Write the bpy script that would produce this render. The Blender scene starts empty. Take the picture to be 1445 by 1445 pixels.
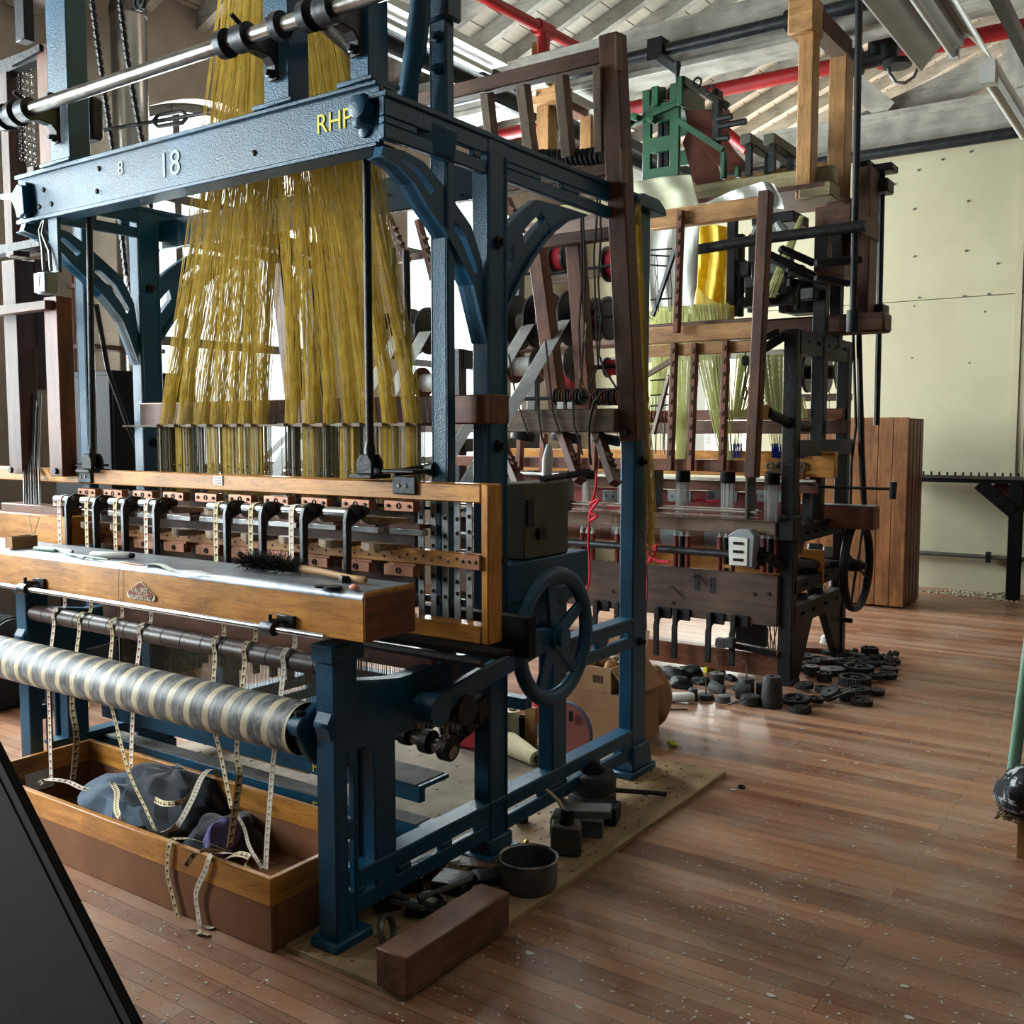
import bpy, math, random
from mathutils import Vector, Matrix
random.seed(7)
R = math.radians
C = bpy.context.scene.collection
# ------------------------------------------------------------------ camera
F, CX = 1420.0, 722.5
YAW, PITCH, EYE = R(34.8), R(4.55), 1.55
fwd = Vector((-math.sin(YAW)*math.cos(PITCH), math.cos(YAW)*math.cos(PITCH), -math.sin(PITCH)))
rgt = Vector((math.cos(YAW), math.sin(YAW), 0))
upv = rgt.cross(fwd)
EYEP = Vector((0, 0, EYE))
cd = bpy.data.cameras.new('camera')
cd.sensor_fit = 'HORIZONTAL'; cd.sensor_width = 36.0; cd.lens = 36.0*F/1445.0
cd.clip_start = 0.05; cd.clip_end = 200
cam = bpy.data.objects.new('camera', cd); C.objects.link(cam)
m = Matrix((rgt, upv, -fwd)).transposed().to_4x4(); m.translation = EYEP
cam.matrix_world = m
bpy.context.scene.camera = cam

def at(px, py, X=None, Y=None, Z=None):
    """survey point: the place in the room that a sight line through (px, py) meets on a known plane"""
    d = fwd + rgt*((px-CX)/F) - upv*((py-CX)/F)
    if X is not None: t = (X-EYEP.x)/d.x
    elif Y is not None: t = (Y-EYEP.y)/d.y
    else: t = (Z-EYEP.z)/d.z
    return EYEP + d*t

# ------------------------------------------------------------------ mesh builder
JR = random.Random(3)
class MB:
    def __init__(s): s.v = []; s.f = []; s.uv = {}
    def add(s, vs, fs):
        n = len(s.v); s.v += [tuple(v) for v in vs]; s.f += [tuple(i+n for i in f) for f in fs]; return s
    def box(s, x0, x1, y0, y1, z0, z1):
        x0, x1 = sorted((x0, x1)); y0, y1 = sorted((y0, y1)); z0, z1 = sorted((z0, z1))
        e = JR.random()*.0008; x0 -= e; x1 += e; y0 -= e; y1 += e; z1 += e*.5
        if z0 > .05: z0 -= e*.5
        return s.add([(x0,y0,z0),(x1,y0,z0),(x1,y1,z0),(x0,y1,z0),(x0,y0,z1),(x1,y0,z1),(x1,y1,z1),(x0,y1,z1)],
                     [(3,2,1,0),(4,5,6,7),(0,1,5,4),(1,2,6,5),(2,3,7,6),(3,0,4,7)])
    def cbox(s, c, sx, sy, sz, rz=0, rx=0, ry=0):
        M = Matrix.Rotation(rz,3,'Z') @ Matrix.Rotation(ry,3,'Y') @ Matrix.Rotation(rx,3,'X')
        b = MB().box(-sx/2,sx/2,-sy/2,sy/2,-sz/2,sz/2)
        return s.add([Vector(c)+M@Vector(v) for v in b.v], b.f)
    def bar(s, p, q, w, h, up=(0,0,1), w2=None, h2=None):
        p, q = Vector(p), Vector(q); d = (q-p).normalized(); u = Vector(up)
        if abs(d.dot(u)) > .98: u = Vector((0,1,0))
        a = d.cross(u).normalized(); b = a.cross(d)
        w2 = w2 or w; h2 = h2 or h
        vs = []
        for o, ww, hh in ((p,w,h),(q,w2,h2)):
            for i, j in ((-1,-1),(1,-1),(1,1),(-1,1)): vs.append(o+a*(i*ww/2)+b*(j*hh/2))
        return s.add(vs, [(3,2,1,0),(4,5,6,7),(0,1,5,4),(1,2,6,5),(2,3,7,6),(3,0,4,7)])
    def tube(s, pts, r, n=8, caps=True):
        pts = [Vector(p) for p in pts]; k = len(pts)
        rr = r if isinstance(r, (list,tuple)) else [r]*k
        t0 = (pts[1]-pts[0]).normalized()
        u = Vector((0,0,1)) if abs(t0.z) < .9 else Vector((0,1,0))
        a = t0.cross(u).normalized(); vs = []; fs = []
        for i, p in enumerate(pts):
            t = (pts[min(i+1,k-1)]-pts[max(i-1,0)])
            t = t.normalized() if t.length > 1e-9 else t0
            a = (a-t*a.dot(t)); a = a.normalized() if a.length > 1e-6 else t.orthogonal().normalized()
            b = t.cross(a)
            for j in range(n):
                g = 2*math.pi*j/n; vs.append(p+(a*math.cos(g)+b*math.sin(g))*rr[i])
        for i in range(k-1):
            for j in range(n):
                fs.append((i*n+j, i*n+(j+1)%n, (i+1)*n+(j+1)%n, (i+1)*n+j))
        if caps: fs.append(tuple(range(n-1,-1,-1))); fs.append(tuple(range((k-1)*n, k*n)))
        return s.add(vs, fs)
    def lathe(s, p, ax, prof, n=24, arc=None):
        p = Vector(p); ax = Vector(ax).normalized()
        a = ax.orthogonal().normalized(); b = ax.cross(a); vs = []; fs = []; k = len(prof)
        for r, t in prof:
            for j in range(n):
                g = 2*math.pi*j/n; vs.append(p+ax*t+(a*math.cos(g)+b*math.sin(g))*max(r,1e-4))
        for i in range(k-1):
            for j in range(n): fs.append((i*n+j, i*n+(j+1)%n, (i+1)*n+(j+1)%n, (i+1)*n+j))
        if prof[0][0] > 1e-3 and prof[0] != prof[-1]: fs.append(tuple(range(n-1,-1,-1)))
        if prof[-1][0] > 1e-3 and prof[0] != prof[-1]: fs.append(tuple(range((k-1)*n,k*n)))
        return s.add(vs, fs)
    def prism(s, poly, ax, a, b):
        j = JR.random()*.0008*(1 if b > a else -1); a -= j; b += j
        n = len(poly); e = {'X': lambda u,v,t:(t,u,v), 'Y': lambda u,v,t:(u,t,v), 'Z': lambda u,v,t:(u,v,t)}[ax]
        vs = [e(u,v,a) for u,v in poly]+[e(u,v,b) for u,v in poly]
        fs = [tuple(range(n)), tuple(range(2*n-1,n-1,-1))]+[(i,i+n,(i+1)%n+n,(i+1)%n) for i in range(n)]
        return s.add(vs, fs)
    def torus(s, c, ax, Rr, r, n=32, m=8, sq=None):
        prof = [(Rr+r*math.cos(2*math.pi*j/m), (sq or r)*math.sin(2*math.pi*j/m)) for j in range(m)]
        return s.lathe(c, ax, prof+[prof[0]], n)
    def ball(s, c, r, n=12):
        r = r if isinstance(r,(tuple,list)) else (r,r,r)
        vs, fs = [], []; k = n//2
        for i in range(k+1):
            th = math.pi*i/k
            for j in range(n):
                g = 2*math.pi*j/n
                vs.append((c[0]+r[0]*math.sin(th)*math.cos(g), c[1]+r[1]*math.sin(th)*math.sin(g), c[2]+r[2]*math.cos(th)))
        for i in range(k):
            for j in range(n): fs.append((i*n+j,(i+1)*n+j,(i+1)*n+(j+1)%n,i*n+(j+1)%n))
        return s.add(vs, fs)
    def ribbon(s, pts, w, wdir, th=.0015):
        """strip with thickness; u across, v along (metres)"""
        pts = [Vector(p) for p in pts]; wd = wdir if isinstance(wdir, list) else [wdir]*len(pts)
        v0 = len(s.v); L = 0; vs = []; ll = []
        for i, p in enumerate(pts):
            if i: L += (p-pts[i-1]).length
            a = Vector(wd[i]).normalized(); t = (pts[min(i+1,len(pts)-1)]-pts[max(i-1,0)]).normalized()
            nrm = a.cross(t).normalized()
            vs += [p-a*w/2+nrm*th/2, p+a*w/2+nrm*th/2, p+a*w/2-nrm*th/2, p-a*w/2-nrm*th/2]; ll.append(L)
        fs = []
        for i in range(len(pts)-1):
            for j in range(4): fs.append((i*4+j, i*4+(j+1)%4, i*4+4+(j+1)%4, i*4+4+j))
        fs += [(3,2,1,0), tuple(len(vs)-4+j for j in range(4))]
        s.add(vs, fs)
        for i in range(len(pts)):
            for j, u in enumerate((0,1,1,0)): s.uv[v0+i*4+j] = (u, ll[i])
        return s
    def build(s, name, mt, parent=None, origin=None, bevel=0, smooth=True, ang=38, sub=0):
        off = wloc(parent) if parent else Vector(origin or (0,0,0))
        me = bpy.data.meshes.new(name)
        me.from_pydata([Vector(v)-off for v in s.v], [], s.f)
        if s.uv:
            l = me.uv_layers.new(name='UVMap')
            for lp in me.loops: l.data[lp.index].uv = s.uv.get(lp.vertex_index, (0,0))
        me.materials.append(mt); me.update()
        if smooth:
            me.polygons.foreach_set('use_smooth', [True]*len(me.polygons)); me.set_sharp_from_angle(angle=R(ang))
        o = bpy.data.objects.new(name, me); C.objects.link(o)
        if parent: o.parent = parent
        else: o.location = off
        LOC[o.name] = off
        if bevel:
            b = o.modifiers.new('bevel', 'BEVEL'); b.width = bevel; b.segments = 1; b.limit_method = 'ANGLE'; b.angle_limit = R(50)
        if sub:
            b = o.modifiers.new('sub', 'SUBSURF'); b.levels = sub; b.render_levels = sub
        return o
def smooth(pts, n=6):
    pts = [Vector(p) for p in pts]; out = []
    for i in range(len(pts)-1):
        p0, p1, p2, p3 = pts[max(i-1,0)], pts[i], pts[i+1], pts[min(i+2,len(pts)-1)]
        for j in range(n):
            t = j/n; out.append(.5*((2*p1)+(p2-p0)*t+(2*p0-5*p1+4*p2-p3)*t*t+(3*p1-p0-3*p2+p3)*t*t*t))
    out.append(pts[-1]); return out
LOC = {}
def wloc(o): return LOC.get(o.name, Vector((0,0,0)))
def tag(o, label, cat, group=None, kind=None):
    if label: o['label'] = label
    if cat: o['category'] = cat
    if group: o['group'] = group
    if kind: o['kind'] = kind
    return o
def thing(name, label, cat, loc=(0,0,0), group=None):
    o = bpy.data.objects.new(name, None); C.objects.link(o); o.location = loc
    o.empty_display_size = .05
    LOC[o.name] = Vector(loc); return tag(o, label, cat, group)
def kids(o): return [c for c in bpy.data.objects if c.parent == o]
def dup(root, loc, label=None, group=None, rz=None, scale=None):
    def cp(o, par):
        c = o.copy(); C.objects.link(c)
        if par: c.parent = par
        for ch in KID.get(o.name) or kids(o): cp(ch, c)
        return c
    r = cp(root, None); r.location = loc
    if rz is not None: r.rotation_euler.z = rz
    if scale: r.scale = (scale,)*3
    if label: r['label'] = label
    if group: r['group'] = group
    return r
KID = {}
def struct(o): o['kind'] = 'structure'; return o
def text(body, size, loc, rot, mt, parent, name='painted_lettering', ext=.0006, align='CENTER', sx=1.0):
    cu = bpy.data.curves.new(name, 'FONT'); cu.body = body; cu.size = size; cu.extrude = ext
    cu.align_x = align; cu.align_y = 'CENTER'; cu.materials.append(mt)
    o = bpy.data.objects.new(name, cu); C.objects.link(o)
    o.rotation_euler = rot; o.location = Vector(loc); o.scale = (sx,1,1)
    bpy.context.view_layer.update(); dg = bpy.context.evaluated_depsgraph_get()
    me = bpy.data.meshes.new_from_object(o.evaluated_get(dg)); mw = o.matrix_world.copy(); bpy.data.objects.remove(o)
    me.transform(Matrix.Translation(-wloc(parent)) @ mw)
    o = bpy.data.objects.new(name, me); C.objects.link(o); o.parent = parent; LOC[o.name] = wloc(parent); return o

# ------------------------------------------------------------------ materials
def srgb(*c):
    return tuple(((x/255)/12.92 if x/255 <= .04045 else (((x/255)+.055)/1.055)**2.4) for x in c)+(1,)
def nodes(name):
    mt = bpy.data.materials.new(name); mt.use_nodes = True
    nt = mt.node_tree; b = nt.nodes['Principled BSDF']; return mt, nt, b
def N(nt, t, **k):
    n = nt.nodes.new(t)
    for a, v in k.items():
        if a in n.inputs: n.inputs[a].default_value = v
        else: setattr(n, a, v)
    return n
def ramp(nt, fac, stops):
    r = nt.nodes.new('ShaderNodeValToRGB'); e = r.color_ramp.elements
    while len(e) < len(stops): e.new(.5)
    for i, (p, c) in enumerate(stops): e[i].position = p; e[i].color = c
    nt.links.new(fac, r.inputs[0]); return r.outputs[0]
def coords(nt, scale=(1,1,1), kind='Object'):
    tc = nt.nodes.new('ShaderNodeTexCoord'); mp = nt.nodes.new('ShaderNodeMapping'); mp.inputs['Scale'].default_value = scale
    nt.links.new(tc.outputs[kind], mp.inputs[0]); return mp.outputs[0]
def bump(nt, b, h, strength, dist=.01):
    n = N(nt, 'ShaderNodeBump', Strength=strength, Distance=dist); nt.links.new(h, n.inputs['Height']); nt.links.new(n.outputs[0], b.inputs['Normal'])
def mix(nt, fac, a, bb, mode='MIX'):
    n = nt.nodes.new('ShaderNodeMix'); n.data_type = 'RGBA'; n.blend_type = mode
    for sock, v in ((n.inputs[0],fac),(n.inputs[6],a),(n.inputs[7],bb)):
        if hasattr(v,'links'): nt.links.new(v, sock)
        else: sock.default_value = v
    return n.outputs[2]
def plain(name, c1, c2=None, rough=.5, metal=0, sc=12, bs=0, bsc=60, spec=.5, sheen=0, chips=None, chip_at=.66, dust=None):
    mt, nt, b = nodes(name); c2 = c2 or c1
    co = coords(nt)
    n = N(nt, 'ShaderNodeTexNoise', Scale=sc, Detail=5.0, Roughness=.6); nt.links.new(co, n.inputs['Vector'])
    col = ramp(nt, n.outputs[0], [(.35,c1),(.68,c2)])
    if chips:
        n2 = N(nt, 'ShaderNodeTexNoise', Scale=sc*3.1, Detail=6.0, Roughness=.7); nt.links.new(co, n2.inputs['Vector'])
        f = ramp(nt, n2.outputs[0], [(chip_at,(0,0,0,1)),(chip_at+.03,(1,1,1,1))]); col = mix(nt, f, col, chips)
    if dust:
        g = nt.nodes.new('ShaderNodeNewGeometry'); sx = nt.nodes.new('ShaderNodeSeparateXYZ'); nt.links.new(g.outputs['Normal'], sx.inputs[0])
        mul = N(nt,'ShaderNodeMath',operation='MULTIPLY'); nt.links.new(sx.outputs[2], mul.inputs[0]); nt.links.new(n.outputs[0], mul.inputs[1])
        f = ramp(nt, mul.outputs[0], [(.2,(0,0,0,1)),(.6,(.75,.75,.75,1))]); col = mix(nt, f, col, dust)
    nt.links.new(col, b.inputs['Base Color'])
    b.inputs['Roughness'].default_value = rough; b.inputs['Metallic'].default_value = metal; b.inputs['Specular IOR Level'].default_value = spec
    if sheen: b.inputs['Sheen Weight'].default_value = sheen
    if bs:
        n3 = N(nt, 'ShaderNodeTexNoise', Scale=bsc, Detail=3.0); nt.links.new(co, n3.inputs['Vector']); bump(nt, b, n3.outputs[0], bs)
    return mt
def wood(name, c1, c2, axis='X', sc=6, rough=.45, bs=.15, dark=None, spec=.4):
    mt, nt, b = nodes(name)
    s = {'X':(.12,1,1),'Y':(1,.12,1),'Z':(1,1,.12)}[axis]
    co = coords(nt, tuple(sc*x*2.2 for x in s))
    n = N(nt, 'ShaderNodeTexNoise', Scale=2.0, Detail=7.0, Roughness=.62, Distortion=.6); nt.links.new(co, n.inputs['Vector'])
    n2 = N(nt, 'ShaderNodeTexNoise', Scale=9.0, Detail=4.0, Roughness=.7); nt.links.new(co, n2.inputs['Vector'])
    col = ramp(nt, n.outputs[0], [(.32,c1),(.66,c2)])
    f = ramp(nt, n2.outputs[0], [(.34,(1,1,1,1)),(.46,(0,0,0,1))])
    d = dark or tuple(x*.45 for x in c1[:3])+(1,)
    mm = N(nt,'ShaderNodeMath',operation='MULTIPLY'); mm.inputs[1].default_value = .6
    nt.links.new(f, mm.inputs[0])
    col = mix(nt, mm.outputs[0], col, d)
    n4 = N(nt, 'ShaderNodeTexNoise', Scale=5.0, Detail=4.0); nt.links.new(coords(nt), n4.inputs['Vector'])
    f4 = ramp(nt, n4.outputs[0], [(.3,(.62,.62,.62,1)),(.6,(1,1,1,1))]); col = mix(nt, 1.0, col, f4, 'MULTIPLY')
    nt.links.new(col, b.inputs['Base Color']); b.inputs['Roughness'].default_value = rough; b.inputs['Specular IOR Level'].default_value = spec
    bump(nt, b, n2.outputs[0], bs, .004)
    return mt
M = {}
M['blue'] = plain('blue_paint', srgb(8,56,80), srgb(13,80,112), rough=.40, sc=4, bs=.22, bsc=190, chips=srgb(50,46,40), chip_at=.72, spec=.4)
M['iron'] = plain('black_iron', srgb(12,14,18), srgb(24,25,28), rough=.5, spec=.3, sc=9, bs=.25, bsc=50, chips=srgb(52,44,38), chip_at=.72)
M['iron2'] = plain('blackened_steel', srgb(30,33,38), srgb(52,54,58), rough=.38, metal=.5, sc=14, bs=.1)
M['steel'] = plain('worn_steel', srgb(150,148,145), srgb(100,92,84), rough=.28, metal=.95, sc=11, bs=.05)
M['chrome'] = plain('bright_steel', srgb(190,192,195), srgb(160,162,165), rough=.22, metal=.95, sc=20)
M['tin'] = plain('dull_metal', srgb(120,122,122), srgb(88,88,86), rough=.42, metal=.8, sc=9, bs=.05)
for ax in 'XYZ':
    M['oak'+ax] = wood('orange_oak_'+ax, srgb(170,104,34), srgb(220,152,70), ax, 7, .42)
    M['dark'+ax] = wood('dark_brown_timber_'+ax, srgb(64,38,28), srgb(104,68,50), ax, 5, .55)
    M['pine'+ax] = wood('pine_timber_'+ax, srgb(150,104,58), srgb(190,142,90), ax, 5, .6)
    M['mahog'+ax] = wood('red_brown_timber_'+ax, srgb(84,44,26), srgb(128,72,46), ax, 5, .48)
    M['grey'+ax] = wood('weathered_timber_'+ax, srgb(96,76,62), srgb(132,110,92), ax, 5, .65)
    M['white'+ax] = wood('whitewashed_timber_'+ax, srgb(172,167,156), srgb(202,197,187), ax, 1.6, .75, .2, dark=srgb(150,142,132))
M['copper'] = plain('copper_plate', srgb(150,98,72), srgb(176,120,92), rough=.38, metal=.35, sc=20)
M['alu'] = plain('pale_aluminium', srgb(176,180,184), srgb(140,142,144), rough=.5, metal=.15, sc=30)
M['brass'] = plain('brass', srgb(180,140,70), rough=.35, metal=.9)
M['black'] = plain('black_matt', srgb(9,9,11), srgb(16,16,18), rough=.75, sc=6, bs=.1, spec=.2)
M['cupZ'] = wood('varnished_matchboard', srgb(106,64,36), srgb(156,104,62), 'Z', 4, .42)
M['blockY'] = wood('dirty_red_timber', srgb(88,54,42), srgb(138,94,72), 'Y', 4, .65)
M['hair'] = plain('black_bristle', srgb(14,12,12), srgb(26,22,20), rough=.7)
M['green'] = plain('green_enamel', srgb(10,58,36), srgb(18,80,50), rough=.4, sc=6, bs=.2, chips=srgb(30,34,30), chip_at=.7)
M['red'] = plain('red_pipe_paint', srgb(150,16,22), srgb(176,26,30), rough=.45, sc=8, chips=srgb(70,20,18), chip_at=.7)
M['redyarn'] = plain('red_yarn', srgb(170,18,40), srgb(200,36,60), rough=.8, sc=30)
M['blueyarn'] = plain('blue_yarn', srgb(14,50,150), srgb(30,76,190), rough=.8, sc=30)
M['white_y'] = plain('white_warp', srgb(214,214,212), srgb(236,236,232), rough=.6, sc=40)
M['grey_y'] = plain('dark_heddle_wire', srgb(70,66,52), srgb(120,112,80), rough=.45, metal=.3, sc=60)
M['cream'] = plain('cream_paint', srgb(180,171,142), srgb(192,183,155), rough=.75, sc=1.3)
M['card'] = plain('cardboard', srgb(150,108,72), srgb(172,128,90), rough=.8, sc=5)
M['rope'] = plain('hemp_cord', srgb(120,100,78), srgb(150,128,100), rough=.85, sc=40)
M['cord'] = plain('dark_cord', srgb(46,38,34), srgb(70,60,52), rough=.8, sc=40)
M['plastic'] = plain('grey_plastic', srgb(120,124,128), srgb(138,142,146), rough=.5)
M['fix'] = plain('white_enamel', srgb(196,196,190), srgb(214,212,205), rough=.4, sc=3)
M['sheet'] = plain('dust_sheet', srgb(190,190,182), srgb(214,214,206), rough=.75, sc=4, bs=.1, bsc=8)
M['dirtysheet'] = plain('soiled_canvas', srgb(170,168,140), srgb(206,206,182), rough=.8, sc=5, bs=.15, bsc=8)
M['purple'] = plain('violet_cloth', srgb(96,90,140), srgb(116,108,160), rough=.85, sc=10)
M['denim'] = plain('dark_cloth', srgb(24,28,38), srgb(40,46,58), rough=.9, sc=9, bs=.2, bsc=30, sheen=.2)
M['denim2'] = plain('blue_grey_cloth', srgb(70,86,104), srgb(96,112,132), rough=.9, sc=9, bs=.2, bsc=30, sheen=.2)
M['conecream'] = plain('cream_thread', srgb(206,190,150), srgb(222,208,172), rough=.75, sc=30)
M['yellowpaint'] = plain('yellow_paint', srgb(205,190,40), srgb(225,208,60), rough=.6)
M['palepaint'] = plain('faded_white_paint', srgb(150,170,172), srgb(176,190,186), rough=.6, sc=40)
M['badge'] = plain('badge_red', srgb(120,52,34), srgb(140,66,44), rough=.4)
M['badgew'] = plain('badge_silver', srgb(224,214,190), rough=.35, metal=.2)
M['reddull'] = plain('dull_red_panel', srgb(110,40,36), srgb(140,56,50), rough=.7, sc=6)
M['disc'] = plain('rust_red_disc', srgb(122,58,48), srgb(150,78,66), rough=.7, sc=7)
M['iron3'] = plain('dusty_black_iron', srgb(26,27,30), srgb(44,44,46), rough=.62, sc=16, bs=.3, bsc=60)
M['lead'] = plain('grey_lead', srgb(70,72,74), srgb(92,93,94), rough=.55, metal=.3, sc=16, bs=.15)
M['khaki'] = plain('khaki_enamel', srgb(54,54,40), srgb(70,70,54), rough=.5, sc=6)
M['pigment'] = plain('brown_card_chain', srgb(96,52,42), srgb(120,70,56), rough=.65, sc=8)
M['greenpost'] = plain('pale_green_paint', srgb(110,150,128), srgb(130,168,146), rough=.5)
M['red_plastic'] = plain('red_plastic', srgb(150,10,36), srgb(170,18,46), rough=.35)
M['duct'] = plain('shiny_duct_metal', srgb(176,174,170), srgb(150,148,145), rough=.25, metal=.95, sc=3)
M['dusttop'] = plain('grey_dust', srgb(88,86,84), srgb(116,112,108), rough=.9, sc=14, bs=.3)
M['ply'] = wood('plywood', srgb(142,112,80), srgb(176,146,110), 'Y', 2.5, .7, .12)
def yarnmat(name, c1, c2, tr=.35):
    mt, nt, b = nodes(name)
    n = N(nt, 'ShaderNodeTexNoise', Scale=25.0, Detail=3.0); nt.links.new(coords(nt), n.inputs['Vector'])
    col = ramp(nt, n.outputs[0], [(.35,c1),(.65,c2)]); nt.links.new(col, b.inputs['Base Color']); b.inputs['Roughness'].default_value = .55
    t = nt.nodes.new('ShaderNodeBsdfTranslucent'); nt.links.new(col, t.inputs[0])
    x = nt.nodes.new('ShaderNodeMixShader'); x.inputs[0].default_value = tr
    nt.links.new(b.outputs[0], x.inputs[1]); nt.links.new(t.outputs[0], x.inputs[2]); nt.links.new(x.outputs[0], nt.nodes['Material Output'].inputs[0])
    return mt
M['yarn'] = yarnmat('yellow_harness_cord', srgb(226,194,90), srgb(246,222,126), .3)
M['yarn2'] = yarnmat('lime_harness_cord', srgb(238,238,176), srgb(250,250,206))
M['warp'] = yarnmat('white_warp_thread', srgb(232,232,230), srgb(248,248,246), .4)
M['ycloth'] = yarnmat('yellow_cloth', srgb(238,190,26), srgb(250,216,60), .3)
# woven tape with a repeating motif along its length (UV in metres)
def tape(name, base, ink, step=.022):
    mt, nt, b = nodes(name)
    tc = nt.nodes.new('ShaderNodeTexCoord'); sp = nt.nodes.new('ShaderNodeSeparateXYZ'); nt.links.new(tc.outputs['UV'], sp.inputs[0])
    def mth(op, a, c):
        n = nt.nodes.new('ShaderNodeMath'); n.operation = op
        for i, v in enumerate((a, c)):
            if v is None: continue
            if hasattr(v,'links'): nt.links.new(v, n.inputs[i])
            else: n.inputs[i].default_value = v
        return n.outputs[0]
    fr = mth('FRACT', mth('DIVIDE', sp.outputs[1], step), None)
    u = sp.outputs[0]
    line = mth('LESS_THAN', fr, .3)
    inner = mth('MULTIPLY', mth('GREATER_THAN', u, .22), mth('LESS_THAN', u, .78))
    cross = mth('MULTIPLY', line, inner)
    stem = mth('MULTIPLY', mth('LESS_THAN', mth('ABSOLUTE', mth('SUBTRACT', u, .38), None), .09), mth('LESS_THAN', fr, .75))
    edge = mth('GREATER_THAN', mth('ABSOLUTE', mth('SUBTRACT', u, .5), None), .42)
    f = mth('MAXIMUM', mth('MAXIMUM', cross, stem), mth('MULTIPLY', edge, .35))
    col = mix(nt, f, base, ink); nt.links.new(col, b.inputs['Base Color']); b.inputs['Roughness'].default_value = .85
    return mt
M['tape_red'] = tape('white_tape_red_motif', srgb(224,214,198), srgb(128,52,42), .028)
M['tape_brown'] = tape('cream_tape_brown_motif', srgb(212,194,156), srgb(84,52,28), .028)
M['tape_plain'] = tape('white_tape_faint_motif', srgb(226,218,202), srgb(176,140,120))
# ---- floor planks, brick, boards
def plankmat(name, cols, along, width, length, gap=.004, rough=.42, gapcol=(.02,.014,.01,1), bs=.25, dust=None, variation=True):
    mt, nt, b = nodes(name)
    tc = nt.nodes.new('ShaderNodeTexCoord'); mp = nt.nodes.new('ShaderNodeMapping')
    nt.links.new(tc.outputs['Object'], mp.inputs[0])
    if along == 'Y': mp.inputs['Rotation'].default_value = (0,0,R(90))
    if along == 'Z': mp.inputs['Rotation'].default_value = (0,R(90),0)
    br = nt.nodes.new('ShaderNodeTexBrick'); nt.links.new(mp.outputs[0], br.inputs['Vector'])
    br.offset = .37; br.inputs['Scale'].default_value = 1; br.inputs['Brick Width'].default_value = length; br.inputs['Row Height'].default_value = width
    br.inputs['Mortar Size'].default_value = gap; br.inputs['Mortar Smooth'].default_value = .2; br.inputs['Color1'].default_value = (0,0,0,1); br.inputs['Color2'].default_value = (1,1,1,1); br.inputs['Mortar'].default_value = (.5,.5,.5,1)
    g = nt.nodes.new('ShaderNodeMapping'); g.inputs['Scale'].default_value = {'X':(1.2,22,22),'Y':(22,1.2,22),'Z':(22,22,1.2)}[along]; nt.links.new(tc.outputs['Object'], g.inputs[0])
    n = N(nt,'ShaderNodeTexNoise',Scale=1.0,Detail=7.0,Roughness=.65,Distortion=.4); nt.links.new(g.outputs[0], n.inputs['Vector'])
    big = N(nt,'ShaderNodeTexNoise',Scale=.9,Detail=4.0); nt.links.new(tc.outputs['Object'], big.inputs['Vector'])
    mx = N(nt,'ShaderNodeMath',operation='MULTIPLY_ADD'); nt.links.new(br.outputs['Color'], mx.inputs[0]); mx.inputs[1].default_value = .34
    ad = N(nt,'ShaderNodeMath',operation='MULTIPLY_ADD'); nt.links.new(n.outputs[0], ad.inputs[0]); ad.inputs[1].default_value = .55
    ad2 = N(nt,'ShaderNodeMath',operation='MULTIPLY'); nt.links.new(big.outputs[0], ad2.inputs[0]); ad2.inputs[1].default_value = .32
    nt.links.new(ad2.outputs[0], ad.inputs[2]); nt.links.new(ad.outputs[0], mx.inputs[2])
    col = ramp(nt, mx.outputs[0], cols)
    if dust:
        dn = N(nt,'ShaderNodeTexNoise',Scale=2.3,Detail=8.0,Roughness=.75); nt.links.new(tc.outputs['Object'], dn.inputs['Vector'])
        f = ramp(nt, dn.outputs[0], [(.44,(0,0,0,1)),(.68,(.62,.62,.62,1))]); col = mix(nt, f, col, dust)
        sm = nt.nodes.new('ShaderNodeMapping'); sm.inputs['Scale'].default_value = (.5,6,6); nt.links.new(tc.outputs['Object'], sm.inputs[0]); st = N(nt,'ShaderNodeTexNoise',Scale=1.0,Detail=6.0,Roughness=.6); nt.links.new(sm.outputs[0], st.inputs['Vector']); f5 = ramp(nt, st.outputs[0], [(.36,(.66,.64,.62,1)),(.5,(.96,.96,.96,1)),(.66,(1.0,1.0,1.0,1))]); col = mix(nt, 1.0, col, f5, 'MULTIPLY')
        sn = N(nt,'ShaderNodeTexNoise',Scale=55.0,Detail=3.0,Roughness=.6); nt.links.new(g.outputs[0], sn.inputs['Vector']); 
        f2 = ramp(nt, sn.outputs[0], [(.3,(.7,.7,.7,1)),(.36,(0,0,0,1))]); col = mix(nt, f2, col, gapcol)
    col = mix(nt, br.outputs['Fac'], col, gapcol)
    nt.links.new(col, b.inputs['Base Color'])
    rr = ramp(nt, n.outputs[0], [(.3,(rough-.1,)*3+(1,)),(.7,(rough+.14,)*3+(1,))]); nt.links.new(rr, b.inputs['Roughness'])
    inv = N(nt,'ShaderNodeMath',operation='MULTIPLY_ADD'); nt.links.new(br.outputs['Fac'], inv.inputs[0]); inv.inputs[1].default_value = -1.5; nt.links.new(n.outputs[0], inv.inputs[2])
    bump(nt, b, inv.outputs[0], bs, .004)
    return mt
M['floor'] = plankmat('worn_floor_boards', [(.3,srgb(92,56,40)),(.48,srgb(138,90,66)),(.75,srgb(176,126,94))], 'X', .068, 2.2, .0012, .36, srgb(58,38,28), .12, dust=srgb(172,152,136))
M['roof'] = plankmat('whitewashed_roof_boards', [(.3,srgb(172,160,142)),(.55,srgb(198,188,170)),(.8,srgb(214,206,192))], 'Y', .19, 3.0, .006, .8, srgb(92,78,66), .15)
M['cupb'] = plankmat('varnished_matchboard', [(.3,srgb(96,54,26)),(.5,srgb(140,84,42)),(.8,srgb(178,114,62))], 'Z', .105, 6.0, .004, .4, srgb(40,22,12), .3)
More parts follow.
